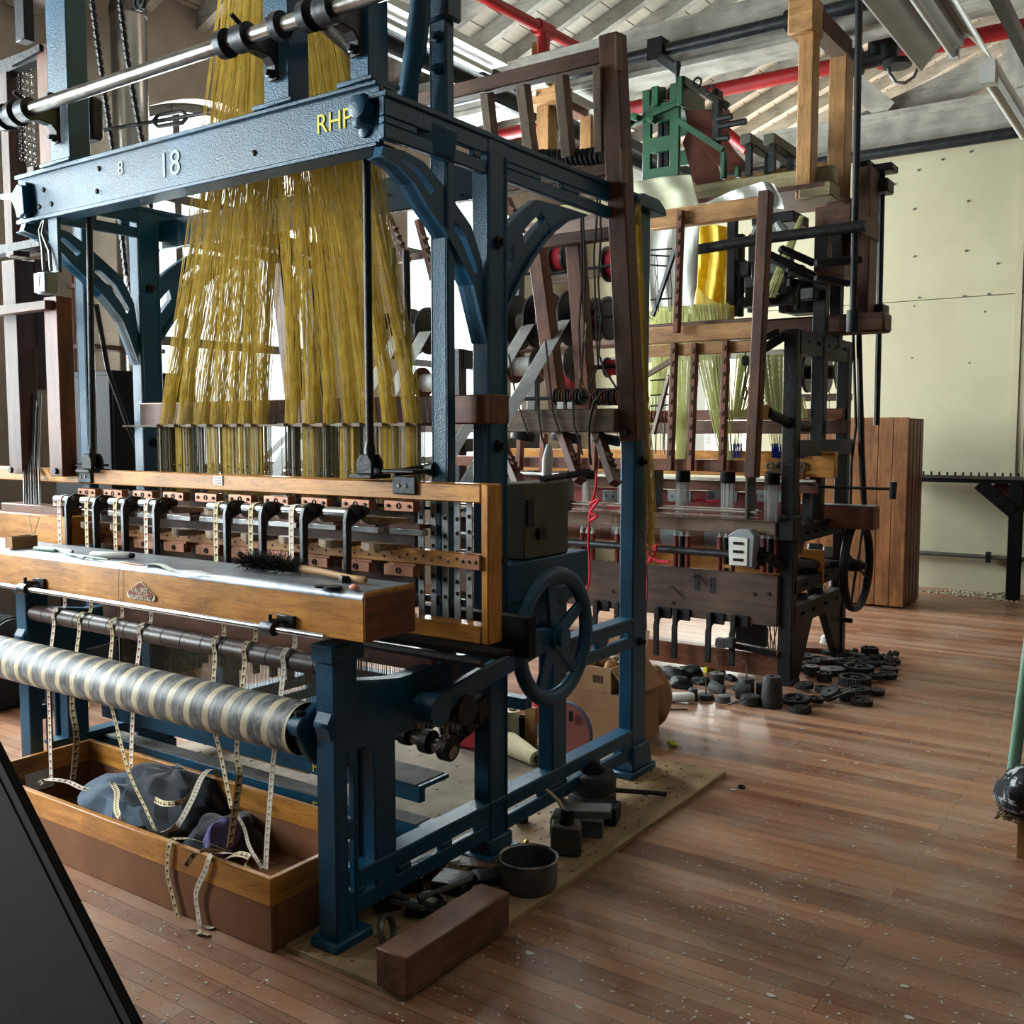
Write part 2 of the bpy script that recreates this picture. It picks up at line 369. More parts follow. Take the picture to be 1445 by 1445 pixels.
def brickmat():
    mt, nt, b = nodes('whitewashed_brick')
    tc = nt.nodes.new('ShaderNodeTexCoord'); sp = nt.nodes.new('ShaderNodeSeparateXYZ'); nt.links.new(tc.outputs['Object'], sp.inputs[0])
    cb = nt.nodes.new('ShaderNodeCombineXYZ'); nt.links.new(sp.outputs[1], cb.inputs[0]); nt.links.new(sp.outputs[2], cb.inputs[1])
    br = nt.nodes.new('ShaderNodeTexBrick'); nt.links.new(cb.outputs[0], br.inputs['Vector'])
    br.inputs['Scale'].default_value = 1; br.inputs['Brick Width'].default_value = .23; br.inputs['Row Height'].default_value = .078; br.inputs['Mortar Size'].default_value = .006
    n = N(nt,'ShaderNodeTexNoise',Scale=2.5,Detail=6.0,Roughness=.65); nt.links.new(tc.outputs['Object'], n.inputs['Vector'])
    col = ramp(nt, n.outputs[0], [(.35,srgb(158,146,132)),(.66,srgb(184,174,160))]); nt.links.new(col, b.inputs['Base Color']); b.inputs['Roughness'].default_value = .85
    inv = N(nt,'ShaderNodeMath',operation='MULTIPLY_ADD'); nt.links.new(br.outputs['Fac'], inv.inputs[0]); inv.inputs[1].default_value = -.7; nt.links.new(n.outputs[0], inv.inputs[2])
    bump(nt, b, inv.outputs[0], .6, .012); return mt
M['brick'] = brickmat()
def emit(name, col, s):
    mt, nt, b = nodes(name); b.inputs['Base Color'].default_value = col; b.inputs['Emission Color'].default_value = col; b.inputs['Emission Strength'].default_value = s; return mt
def glassmat(name, col=(1,1,1,1), rough=.02):
    mt, nt, b = nodes(name); b.inputs['Base Color'].default_value = col; b.inputs['Roughness'].default_value = rough; b.inputs['IOR'].default_value = 1.45
    t = nt.nodes.new('ShaderNodeBsdfTransparent'); t.inputs[0].default_value = col
    b.inputs['Transmission Weight'].default_value = 0
    x = nt.nodes.new('ShaderNodeMixShader'); x.inputs[0].default_value = .12
    nt.links.new(t.outputs[0], x.inputs[1]); nt.links.new(b.outputs[0], x.inputs[2]); nt.links.new(x.outputs[0], nt.nodes['Material Output'].inputs[0]); return mt
M['pane'] = glassmat('window_glass', (.94,.97,.96,1))
# marbled roller covering: grey cloth with spiral cream bands
def rollermat():
    mt, nt, b = nodes('striped_roller_cloth')
    tc = nt.nodes.new('ShaderNodeTexCoord'); sp = nt.nodes.new('ShaderNodeSeparateXYZ'); nt.links.new(tc.outputs['Object'], sp.inputs[0])
    n = N(nt,'ShaderNodeTexNoise',Scale=16.0,Detail=6.0,Roughness=.7); nt.links.new(tc.outputs['Object'], n.inputs['Vector'])
    w = N(nt,'ShaderNodeMath',operation='MULTIPLY_ADD'); nt.links.new(sp.outputs[2], w.inputs[0]); w.inputs[1].default_value = -.12; nt.links.new(sp.outputs[0], w.inputs[2])
    dv = N(nt,'ShaderNodeMath',operation='DIVIDE'); nt.links.new(w.outputs[0], dv.inputs[0]); dv.inputs[1].default_value = .092
    fr = N(nt,'ShaderNodeMath',operation='FRACT'); nt.links.new(dv.outputs[0], fr.inputs[0])
    wob = N(nt,'ShaderNodeMath',operation='MULTIPLY_ADD'); nt.links.new(n.outputs[0], wob.inputs[0]); wob.inputs[1].default_value = .08; nt.links.new(fr.outputs[0], wob.inputs[2])
    st = nt.nodes.new('ShaderNodeMapping'); st.inputs['Scale'].default_value = (22,5,5); nt.links.new(tc.outputs['Object'], st.inputs[0]); n7 = N(nt,'ShaderNodeTexNoise',Scale=2.0,Detail=7.0,Roughness=.72,Distortion=1.2); nt.links.new(st.outputs[0], n7.inputs['Vector']); base = ramp(nt, n7.outputs[0], [(.38,srgb(66,66,68)),(.5,srgb(104,104,106)),(.62,srgb(158,158,156))])
    band = ramp(nt, wob.outputs[0], [(.38,(0,0,0,1)),(.41,(1,1,1,1)),(.70,(1,1,1,1)),(.73,(0,0,0,1))])
    cream = ramp(nt, n.outputs[0], [(.35,srgb(190,172,142)),(.65,srgb(222,206,176))])
    col = mix(nt, band, base, cream)
    line = ramp(nt, wob.outputs[0], [(.36,(0,0,0,1)),(.385,(.8,.8,.8,1)),(.41,(0,0,0,1))]); col = mix(nt, line, col, srgb(40,36,34))
    nt.links.new(col, b.inputs['Base Color']); b.inputs['Roughness'].default_value = .5; bump(nt, b, n.outputs[0], .15, .004); return mt
M['roller'] = rollermat()
M['brownroll'] = plain('brown_leather_roller', srgb(70,54,48), srgb(96,76,68), rough=.4, sc=12, bs=.1)
# ================================================================== the room
WX, FY, EZ, RX = -6.5, 10.6, 4.75, 0.6      # left wall, partition, eaves, ridge
SL = .397
def roofz(x): return EZ + SL*(x-WX)
o = MB().box(WX-.4, 7.9, -6.4, 18.4, -.2, 0).build('floor', M['floor']); struct(o)
# left wall with arched windows
WY = [-3.7, -.62, 2.4, 5.42, 8.56, 12.6, 15.6]; HW, SILL, SPR, APX = .98, 1.22, 3.72, 4.12
mb = MB(); edges = [-6.4]
for y in WY: edges += [y-HW, y+HW]
edges += [18.4]
for i in range(0, len(edges), 2): mb.box(WX-.45, WX, edges[i], edges[i+1], 0, EZ+.05)
def archpts(n=14):
    return [(-HW+2*HW*i/n, SPR+(APX-SPR)*math.sin(math.pi*i/n)**.75) for i in range(n+1)]
for y in WY:
    mb.box(WX-.45, WX, y-HW, y+HW, 0, SILL)
    ap = archpts()
    for (a, za), (b, zb) in zip(ap, ap[1:]):
        mb.prism([(y+a, za), (y+b, zb), (y+b, EZ+.05), (y+a, EZ+.05)], 'X', WX-.45, WX)
o = mb.build('wall_left', M['brick'], smooth=False); struct(o)
M['winframe'] = plain('dark_window_paint', srgb(60,58,56), srgb(84,80,76), rough=.55)
for k, y in enumerate(WY):
    if k > 4: continue
    w = MB(); x = WX-.2
    for a in (-HW+.03, -.36, .36, HW-.03): w.box(x-.035, x+.035, y+a-.03, y+a+.03, SILL, SPR+(.0 if abs(a) > .5 else .34))
    for z in (SILL+.04, 2.25, 3.35): w.box(x-.03, x+.03, y-HW, y+HW, z-.035, z+.035)
    ap = archpts()
    for (a, za), (b, zb) in zip(ap, ap[1:]): w.bar((x, y+a*.97, za-.03), (x, y+b*.97, zb-.03), .06, .07, up=(0,0,1))
    o = w.build('window_%d' % (k+1), M['winframe']); struct(o)
    g = MB(); g.prism([(y-HW, SILL), (y+HW, SILL)]+[(y+a, z) for a, z in reversed(ap)], 'X', x-.004, x+.004)
    g.build('pane', M['pane'], o)
    s = MB().box(WX-.45, WX+.06, y-HW-.05, y+HW+.05, SILL-.06, SILL); s.build('sill', M['whiteY'], o)
# partition at the far end: cream boards up to the tie beam, one window
wa, wb = at(936,560,Y=FY), at(1066,560,Y=FY); wz0, wz1 = at(1000,655,Y=FY).z, at(1000,470,Y=FY).z
x0, x1 = wa.x, wb.x
mb = MB(); seam = at(1350,420,Y=FY).z; xs = [WX, x0, x1, -3.32, -1.47, .4, 2.3, 4.2, 7.5]
for i in range(len(xs)-1):
    a, b = xs[i]+.004, xs[i+1]-.004
    if i == 1:
        mb.box(a-.004, b+.004, FY, FY+.1, 0, wz0); mb.box(a-.004, b+.004, FY, FY+.1, wz1, 4.32)
    else:
        mb.box(a, b, FY, FY+.1, 0, seam-.004); mb.box(a, b, FY+.008, FY+.1, seam+.004, 4.32)
mb.box(WX, x0, FY+.09, FY+.12, 0, 4.32); mb.box(x1, 7.5, FY+.09, FY+.12, 0, 4.32)
o = mb.build('wall_far', M['cream'], smooth=False); struct(o)
w = MB(); w.box(x0, x1, FY+.02, FY+.08, wz0, wz0+.07); w.box(x0, x1, FY+.02, FY+.08, wz1-.07, wz1); w.box(x0, x0+.07, FY+.02, FY+.08, wz0, wz1); w.box(x1-.07, x1, FY+.02, FY+.08, wz0, wz1)
w.box((x0+x1)/2-.03, (x0+x1)/2+.03, FY+.02, FY+.08, wz0, wz1)
o = w.build('window_6', M['whiteX']); struct(o)
MB().box(x0, x1, FY+.045, FY+.055, wz0, wz1).build('pane', M['pane'], o)
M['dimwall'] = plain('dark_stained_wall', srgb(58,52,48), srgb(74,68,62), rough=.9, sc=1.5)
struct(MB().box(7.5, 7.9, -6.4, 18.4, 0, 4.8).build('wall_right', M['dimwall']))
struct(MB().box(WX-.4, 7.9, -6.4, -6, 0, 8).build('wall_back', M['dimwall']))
struct(MB().box(WX-.4, 7.9, 18, 18.4, 0, 8).build('wall_gable', M['cream']))
# roof: boarded slopes on rafters
rz = roofz(RX); TH = math.atan(SL)
mb = MB(); mb.prism([(WX-.4, roofz(WX-.4)), (RX, rz), (RX, rz+.05), (WX-.4, roofz(WX-.4)+.05)], 'Y', -6.4, 18.4)
struct(mb.build('ceiling', M['roof'], smooth=False))
mb = MB(); mb.prism([(RX, rz), (7.9, rz-SL*7.3), (7.9, rz-SL*7.3+.05), (RX, rz+.05)], 'Y', -6.4, 18.4)
struct(mb.build('ceiling', M['roof'], smooth=False))
y = 4.2
while y < 17.5:
    r_ = MB(); d = .15
    r_.prism([(WX, roofz(WX)-.002), (RX, rz-.002), (RX, rz-d), (WX, roofz(WX)-d)], 'Y', y, y+.075)
    struct(r_.build('rafter', M['whiteX'])); y += .47
# tie beams and struts
def beam(y, nm):
    b = MB().box(WX-.1, 7.6, y, y+.24, 4.3, 4.68); b.box(WX, 7.6, y-.03, y+.27, 4.292, 4.345)
    return struct(b.build(nm, M['whiteX'], bevel=.008))
beam(7.2, 'tie_beam'); beam(FY-.2, 'tie_beam'); beam(14.2, 'tie_beam'); beam(3.6, 'tie_beam'); beam(0, 'tie_beam')
p1, p2 = at(1258,176,Y=FY), at(1190,106,Y=FY)
struct(MB().bar((p1.x,FY-.1,4.68), (p2.x,FY-.1,p2.z), .16, .2).build('roof_strut', M['whiteX']))
p1, p2 = at(1215,176,Y=FY+.02), at(1400,98,Y=FY+.02)
struct(MB().bar((p1.x,FY+.05,4.6), (p2.x,FY+.05,p2.z), .14, .3).build('roof_strut', M['whiteX']))
p1, p2 = at(1330,150,Y=FY), at(1290,172,Y=FY)
# white upright post behind the light fitting at the far right
p = at(1432,120,Y=FY-.1); struct(MB().box(p.x-.1, p.x+.25, FY-.18, FY-.02, 4.6, 7).build('roof_post', M['whiteZ']))
# steel channels hung along the room under the tie beams
for px, py in ((600,75),):
    q = at(px, py, Z=4.2); ch = MB(); ch.box(q.x-.07, q.x+.07, 1.0, 10.3, 4.2, 4.29); ch.box(q.x-.1, q.x-.06, 1.0, 10.3, 4.12, 4.22)
    tag(ch.build('steel_channel', M['iron2'], origin=(q.x,5.6,4.2)), 'dark steel channel running under the roof above the blue loom', 'steel channel')
    CHX = q.x
    for a, b in ((4.6,6.0),(6.5,7.9)):
        t = thing('fluorescent_light', 'long white strip light beside the dark channel, %s' % ('the nearer one' if a < 6 else 'the farther one behind the leaning creel post'), 'light fitting', (q.x+.33,(a+b)/2,4.1), 'strip lights along the channel')
        MB().prism([(q.x+.2,4.13),(q.x+.46,4.13),(q.x+.40,4.22),(q.x+.26,4.22)],'Y',a,b).build('housing', M['fix'], t)
        MB().tube([(q.x+.33,a+.03,4.10),(q.x+.33,b-.03,4.10)], .019, 10).build('tube', M['fix'], t)
# big fittings overhead on the right
q1 = at(1296,40,Z=3.7)
fx = q1.x
ch = MB(); ch.box(fx+.30, fx+.36, 1.5, 10.2, 3.86, 3.93); tag(ch.build('steel_channel', M['iron2'], origin=(fx+.33,6,3.86)), 'black steel rail carrying the strip lights at top right', 'steel channel')
ye = at(1325,96,Z=3.7).y
def fitting(x, ya, yb, lab):
    t = thing('fluorescent_light', lab, 'light fitting', (x,(ya+yb)/2,3.72))
    MB().prism([(x-.20,3.70),(x-.19,3.70),(x-.07,3.84),(x+.07,3.84),(x+.19,3.70),(x+.20,3.70),(x+.08,3.86),(x-.08,3.86)],'Y',ya,yb).build('reflector', M['fix'], t)
    MB().box(x-.05,x+.05,ya+.05,yb-.05,3.78,3.845).build('housing', M['fix'], t)
    MB().tube([(x,ya+.03,3.735),(x,yb-.06,3.735)], .02, 10).build('tube', M['fix'], t)
    for yy in (ya+.04, yb-.06): MB().box(x-.03,x+.03,yy-.025,yy+.025,3.71,3.8).build('tube_holder', M['fix'], t)
    return t
fitting(fx+.05, ye-1.6, ye, 'wide white strip light with reflector overhead at top right')
q2 = at(1385,110,Z=3.74)
t = thing('fluorescent_light', 'bare white strip light hanging from the black rail against the cream wall', 'light fitting', (q2.x+.02,q2.y+.7,3.74))
MB().box(q2.x-.0, q2.x+.07, q2.y+.02, q2.y+1.5, 3.78, 3.86).build('housing', M['fix'], t)
MB().tube([(q2.x+.03, q2.y+.03, 3.73), (q2.x+.03, q2.y+1.48, 3.73)], .027, 10).build('tube', M['fix'], t)
MB().box(q2.x-.01, q2.x+.08, q2.y-.02, q2.y+.08, 3.70, 3.80).build('tube_holder', M['fix'], t)
# sprinkler pipes
zr = 5.0
a, b, c = at(690,0,Z=zr), at(767,42,Z=zr), at(818,68,Z=zr)
t = thing('sprinkler_pipe', 'red sprinkler pipe with a drop branch under the roof boards', 'pipe', b)
d = (c-a).normalized()
MB().tube([a-d*4, c+d*2.2], .045, 12).build('main', M['red'], t)
MB().tube([b, b-Vector((0,0,.62))], .055, 12).build('branch', M['red'], t)
MB().tube([b-d*.1, b+d*.1], .068, 12).build('tee', M['red'], t)
YP = 8.2
a, b, c = at(880,157,Y=YP), at(1170,94,Y=YP), at(1445,36,Y=YP)
t = thing('sprinkler_pipe', 'red sprinkler main crossing the roof behind the green machine', 'pipe', b)
zz = (a.z+b.z+c.z)/3
MB().tube([(a.x-1.5,YP,zz),(c.x+2,YP,zz)], .06, 12).build('main', M['red'], t)
v = at(1262,70,Y=YP); MB().tube([(v.x-.12,YP,zz),(v.x+.16,YP,zz)], .095, 14).build('coupling', M['red'], t)
v = at(1250,68,Y=YP); MB().tube([(v.x,YP,zz-.05),(v.x,YP,zz+.3)], .07, 14).build('branch', M['red'], t)
a, b = at(1000,165,Y=9), at(1055,212,Y=9); MB().tube([a, b], .05, 10).build('branch', M['red'], t)
# black drain pipes on the beams
def pipe(pa, pb, y, r, lab, ext=(0,0), name='iron_pipe'):
    a, b = at(*pa, Y=y), at(*pb, Y=y); z = (a.z+b.z)/2
    t = thing(name, lab, 'pipe', (a.x,y,z)); MB().tube([(a.x-ext[0],y,z),(b.x+ext[1],y,z)], r, 12).build('barrel', M['iron2'], t); return t, z
t, z = pipe((905,83),(1120,24),7.05,.05,'dark iron pipe clipped along the near white tie beam',(3,1.0))
x = at(930,77,Y=7.05).x; MB().box(x-.06,x+.06,6.97,7.13,z-.08,z+.08).build('pipe_clip', M['iron'], t)
x = at(1130,18,Y=7.05).x; MB().tube([(x-.1,7.05,z),(x+.1,7.05,z)],.075,12).build('elbow', M['iron'], t)
t, z = pipe((1215,222),(1425,186),10.25,.055,'black iron pipe along the beam at the cream wall',(2,4))
t = thing('conduit_pipe', 'thin steel conduit low on the cream wall behind the bench', 'pipe', (-2,FY-.06,.4))
a = at(1360,784,Y=FY-.06); MB().tube([(at(1295,784,Y=FY-.06).x-.4,FY-.06,a.z),(3,FY-.06,a.z)],.022,8).build('barrel', M['tin'], t)
MB().box(a.x+.2,a.x+.24,FY-.09,FY-.03,a.z-.05,a.z+.05).build('pipe_clip', M['iron'], t)
# valve assembly
YV = 7.6; v = at(1255,65,Y=YV)
t = thing('valve', 'black valve with a grey loop of cable hanging below the red pipe', 'valve', v)
S_ = .0054
def vp(px, py): return at(px,py,Y=YV)
MB().lathe(vp(1255,84), (0,0,1), [(.07,0),(.075,.10),(.11,.12),(.11,.17),(.13,.18),(.13,.24),(.09,.26)], 18).build('body', M['iron'], t)
MB().tube([vp(1205,88), vp(1232,84), vp(1252,80)], [.07,.06,.05], 12).build('arm', M['iron2'], t)
MB().lathe(vp(1204,88), (1,0,0), [(.1,-.06),(.1,.06)], 14).build('coupling', M['iron'], t)
MB().tube([vp(1237,78), vp(1237,55)], .06, 12).build('riser', M['iron2'], t)
MB().lathe(vp(1266,90), (0,0,1), [(.10,-.02),(.10,.02)], 18).build('hand_wheel', M['iron'], t)
MB().tube([vp(1253,85),vp(1255,103),vp(1264,116),vp(1277,117),vp(1290,108),vp(1298,90),vp(1300,65)], .012, 6).build('cable', M['tin'], t)
# duct on the left wall
a, b = at(158,120,X=-6.2), at(208,120,X=-6.2)
yc, rr = (a.y+b.y)/2, (b.y-a.y)/2*.86
t = thing('ventilation_duct', 'shiny round metal duct standing against the brick wall at left', 'duct', (-6.2,yc,0))
MB().tube([(-6.2,yc,.2),(-6.2,yc,at(180,19,X=-6.2).z)], rr, 26).build('barrel', M['duct'] if 'duct' in M else M['tin'], t)
MB().tube([(-6.2,yc,at(180,19,X=-6.2).z-.02),(-6.2,yc,at(180,19,X=-6.2).z+.03)], rr*1.04, 26).build('collar', M['tin'], t)
MB().tube([(-6.2,yc,at(180,19,X=-6.2).z),(-6.2,yc,4.8)], rr*.98, 26).build('upper_barrel', M['tin'], t)
# ---------------------------------------------------------------- light
W = bpy.data.worlds.new('world'); bpy.context.scene.world = W; W.use_nodes = True
bg = W.node_tree.nodes['Background']; bg.inputs[0].default_value = (.86,.95,1,1); bg.inputs[1].default_value = 3.0
def area(name, loc, rot, sx, sy, e, col=(1,1,1), spread=180):
    l = bpy.data.lights.new(name, 'AREA'); l.shape = 'RECTANGLE'; l.size = sx; l.size_y = sy; l.energy = e; l.color = col; l.spread = R(spread)
    o = bpy.data.objects.new(name, l); C.objects.link(o); o.location = loc; o.rotation_euler = rot; return o
for k, y in enumerate(WY[:5]):
    e = (150, 1500, 900, 900, 1050)[k]
    area('daylight_or_fill', (WX-.5, y, 2.7), (0, R(-90), 0), 3.0, 1.98, e, (.92,.97,1))
area('daylight_or_fill', ((x0+x1)/2, FY+.2, (wz0+wz1)/2), (R(-90),0,0), x1-x0, wz1-wz0, 60, (.92,.97,1))
area('daylight_or_fill', (WX-.5, 12.6, 2.6), (0, R(-90), 0), 2.8, 1.95, 900, (1,.95,.86))
area('daylight_or_fill', (WX-.5, 15.6, 2.6), (0, R(-90), 0), 2.8, 1.95, 900, (1,.95,.86))
# made-up rooflight frame and fill lamp, added unseen under the right roof slope
sk = MB(); sx, sz = 2.0, roofz(RX)-SL*(2.0-RX)-.03
for yy in (9.0, 14.0): sk.box(1.6,2.4,yy-.05,yy+.05,sz-.2,sz+.1)
struct(sk.build('window_7', M['winframe']))
area('daylight_or_fill', (2.0, 11.5, sz-.06), (0, R(21.6), 0), .9, 5, 90, (1,.95,.86))  # added fill light, the roof boards above it have no opening
vs_ = bpy.context.scene.view_settings
vs_.view_transform = 'Standard'; vs_.look = 'None'; vs_.gamma = 1; vs_.use_curve_mapping = False; vs_.exposure = -.05
bpy.context.scene.cycles.diffuse_bounces = 1; bpy.context.scene.cycles.max_bounces = 6; bpy.context.scene.cycles.transparent_max_bounces = 16
# ================================================================== the blue ribbon loom
XR, XL = -2.105, -4.05
loom = thing('ribbon_loom', 'large blue cast iron ribbon loom with yellow cords standing in front', 'loom', ((XR+XL)/2, 3.0, 0))
def slotY(mb, x0, x1, y0, y1, z0, z1, slots, sz, sh):
    """bar along Y with through slots"""
    mb.box(x0,x1,y0,y1,z0,sz-sh/2); mb.box(x0,x1,y0,y1,sz+sh/2,z1)
    e = [y0]+[v for s in slots for v in s]+[y1]
    for i in range(0,len(e),2): mb.box(x0,x1,e[i],e[i+1],sz-sh/2,sz+sh/2)
    return mb
def arcstrip(mb, x0, x1, cy, cz, ry, rz, w, sgn, slots=(), n=18, a0=2, a1=88):
    def P_(t, k): return (cy+sgn*(ry+k)*math.cos(t), cz+(rz+k)*math.sin(t))
    for i in range(n):
        t, u = R(a0+(a1-a0)*i/n), R(a0+(a1-a0)*(i+1)/n)
        if i in slots:
            for k0, k1 in ((0,w*.36),(w*.62,w)): mb.prism([P_(t,k0),P_(u,k0),P_(u,k1),P_(t,k1)],'X',x0,x1)
        else: mb.prism([P_(t,0),P_(u,0),P_(u,w),P_(t,w)],'X',x0,x1)
    # flange along the inner edge
    for i in range(n):
        t, u = R(a0+(a1-a0)*i/n), R(a0+(a1-a0)*(i+1)/n)
        mb.prism([P_(t,-.012),P_(u,-.012),P_(u,.008),P_(t,.008)],'X',x0-.02,x1+.02)
    return mb
BL = M['blue']
def yz(px, py):
    q = at(px, py, X=XR+.05); return (q.y, q.z)
FB = [(yz(*o_), yz(*i_)) for o_, i_ in (((545,205),(541,221)),((575,212),(565,236)),((603,228),(585,258)),((625,255),(603,290)),((646,285),(625,322)),((669,318),(646,357)),((684,368),(668,402)),((690,440),(687,484)))]
RB = [(yz(*o_), yz(*i_)) for o_, i_ in (((703,345),(701,480)),((708,337),(712,452)),((716,325),(722,428)),((725,313),(735,400)),((736,301),(750,373)),((748,290),(766,348)),((760,281),(783,328)),((792,289),(803,312)),((832,302),(832,304)))]
def sideframe(xc, left):
    x0, x1 = xc-.02, xc+.05
    fy = 2.05+(.18 if left else 0)
    f = MB()
    f.box(x0-.005, x1+.005, fy, fy+.045, .02, .93)
    slots = [(.18,.34),(.40,.56)]
    e = [.02]+[v for s in slots for v in s]+[.93]
    f.box(x1-.03,x1,fy+.04,fy+.06,.02,.93); f.box(x1-.03,x1,fy+.085,fy+.104,.02,.93)
    for i in range(0,len(e),2): f.box(x1-.03,x1,fy+.055,fy+.09,e[i],e[i+1])
    f.box(x0-.02,x1+.02,fy-.02,fy+.14,.02,.05); f.box(x0-.012,x1+.012,fy-.01,fy+.125,.88,.935)
    f.build('front_leg', BL, loom, bevel=.006)
    s2 = MB().box(x0,x1,fy+.174,fy+.272,.12,.66); s2.box(x0-.02,x0,fy+.16,fy+.285,.12,.66)
    s2.build('inner_leg', BL, loom, bevel=.006)
    g = MB(); g.prism([(fy+.02,.60),(fy+.34,.60),(fy+.62,.66),(fy+.82,.74),(fy+.82,.80),(fy+.3,.78),(fy+.05,.82),(fy-.02,.70)],'X',x0,x1)
    g.build('side_casting', BL, loom, bevel=.008)
    b = MB(); ys = [at(px,1200,X=xc+.05).y for px in (0,)]
    yy = lambda px,py: at(px,py,X=XR+.05).y
    sl = [(yy(516,1230),yy(562,1204)),(yy(581,1193),yy(623,1172)),(yy(639,1163),yy(674,1142)),(yy(716,1118),yy(763,1093)),(yy(801,1075),yy(838,1054)),(yy(848,1046),yy(880,1030))]
    slotY(b, x1-.025, x1, fy+.1, 3.89, .10, .225, sl, .165, .022)
    b.box(x0,x1+.005,fy+.1,3.89,.215,.235)
    b.build('bottom_rail', BL, loom, bevel=.004)
    m_ = MB().box(x0,x1,2.815,2.925,.02,2.55); m_.box(x0-.03,x1+.03,2.775,2.965,.02,.045)
    m_.box(x0-.015,x1+.015,2.80,2.94,.045,.10); m_.box(x1-.004,x1+.006,2.815,2.827,.1,2.5); m_.box(x1-.004,x1+.006,2.913,2.925,.1,2.5)
    m_.build('middle_leg', BL, loom, bevel=.007)
    w_ = MB().box(x0,x1,3.234,3.339,.23,.98); w_.box(x0-.02,x1+.02,3.21,3.36,.90,.96); w_.build('wheel_post', BL, loom, bevel=.006)
    r_ = MB().box(x0,x1,3.887,4.016,.02,2.50)
    r_.box(x0-.03,x1+.03,3.84,4.07,.02,.05); r_.prism([(3.86,.05),(4.05,.05),(4.02,.16),(3.883,.16)],'X',x0-.02,x1+.02)
    r_.build('rear_leg', BL, loom, bevel=.007)
    c_ = MB(); c_.prism([(3.84,2.50),(4.12,2.50),(4.10,2.53),(4.04,2.56),(3.90,2.56),(3.86,2.53)],'X',x0-.03,x1+.03); c_.build('leg_cap', BL, loom, bevel=.006)
    h = MB(); slotY(h, x1-.025, x1, 3.339, 3.89, .60, .72, [(3.5,3.58),(3.66,3.86)], .665, .026); h.box(x0,x1+.004,3.339,3.89,.715,.735); h.build('middle_rail', BL, loom, bevel=.004)
    s_ = MB(); slotY(s_, x1-.028, x1-.003, 2.3, 3.95, 2.42, 2.545, [(2.45,2.55),(2.62,2.74),(2.78,2.87),(3.15,3.3),(3.42,3.7),(3.78,3.9)], 2.475, .022)
    s_.box(x0,x1+.005,2.3,3.95,2.54,2.56); s_.build('side_beam', BL, loom, bevel=.004)
    for prs, slots in ((FB, (1,2,4,5)), (RB, (1,2,4,5))):
        br_ = MB()
        for i in range(len(prs)-1):
            (o0, i0), (o1, i1) = prs[i], prs[i+1]
            def L_(u, v, k): return (u[0]+(v[0]-u[0])*k, u[1]+(v[1]-u[1])*k)
            for k0, k1 in (((0,.36),(.58,1)) if i in slots else ((0,1),)):
                br_.prism([L_(o0,i0,k0),L_(o1,i1,k0),L_(o1,i1,k1),L_(o0,i0,k1)],'X',x0+.025,x1-.012)
            br_.prism([i0,i1,L_(i1,o1,.10),L_(i0,o0,.10)],'X',x0+.005,x1)
        br_.build('curved_brace', BL, loom)
    k_ = MB().box(x0+.02,x1,2.925,3.5,.93,1.06); k_.prism([(2.925,.78),(2.925,.95),(3.5,.95),(3.4,.9),(3.2,.8)],'X',x0+.03,x1-.01); k_.box(x0-.1,x1,2.925,3.5,1.05,1.075)
    k_.build('shelf_bracket', BL, loom, bevel=.005)
    for z, y in ((1.5,2.87),(2.2,2.87),(.62,3.95),(1.42,3.95),(1.1,2.87)):
        MB().lathe((x1,y,z),(1,0,0),[(.022,0),(.022,.012),(.012,.014),(.012,.03)],6).build('bolt', M['iron'], loom)
sideframe(XR, False); sideframe(XL, True)
# tall hanging posts with caps
for xc, nm in ((XR,0),(-4.13,1)):
    t = MB().box(xc-.02,xc+.04,2.597,2.645,.69,3.6); t.box(xc+.035,xc+.047,2.597,2.607,.69,3.6); t.box(xc-.027,xc-.015,2.597,2.607,.69,3.6)
    p = t.build('tall_post', BL, loom, bevel=.005)
    z = at(620,15,X=XR+.035).z
    c = MB().box(xc-.05,xc+.06,2.58,2.665,z-.02,z+.12)
    c.build('post_cap', BL, p, bevel=.01)
    for dy in (0,):
        for zz in (z-.07, z-.17): MB().lathe((xc+.01,2.597,zz),(0,-1,0),[(.02,0),(.02,.014),(.012,.016),(.012,.026)],6).build('bolt', BL, p)
# long front rail that carries the cord frame
rl = MB(); zA, zB = 2.405, 2.60
rl.box(-4.10,-2.10,2.325,2.345,zA,zB); rl.box(-4.10,-2.10,2.31,2.40,zB-.015,zB); rl.box(-4.10,-2.10,2.31,2.40,zA,zA+.015)
rail = rl.build('front_rail', BL, loom, bevel=.003)
text('18', .125, at(239,233,Y=2.322), (R(90),0,0), M['palepaint'], rail)
text('8', .07, at(170,238,Y=2.322), (R(90),0,0), M['palepaint'], rail)
text('RHP', .085, at(471,172,Y=2.322), (R(90),0,0), M['yellowpaint'], rail)
for px, py in ((62,268),(73,288),(137,270),(359,216),(56,292),(140,238)):
    q = at(px,py,Y=2.325); MB().lathe(q,(0,-1,0),[(.011,0),(.009,.006),(.004,.008)],8).build('rivet', M['iron'], rail)
q = at(516,184,Y=2.325); MB().lathe(q,(0,-1,0),[(.024,0),(.022,.01),(.008,.018)],14).build('rivet', BL, rail)
def railpost(pxa, pxb, py, top):
    xa, xb = at(pxa,py,Y=2.33).x, at(pxb,py,Y=2.33).x
    b = MB().box(xa,xb,2.33,2.345,zB,top); b.box(xb-.012,xb,2.33,2.42,zB,top); b.box(xa,xa+.012,2.33,2.40,zB,top)
    b.box(xa-.03,xb+.04,2.30,2.43,zB,zB+.014)
    return b.build('rail_post', BL, loom, bevel=.003), (xa+xb)/2
p1, xm1 = railpost(70,98,200,3.7); p2, xm2 = railpost(373,408,140,3.7); p3, xm3 = railpost(494,520,110,3.7)
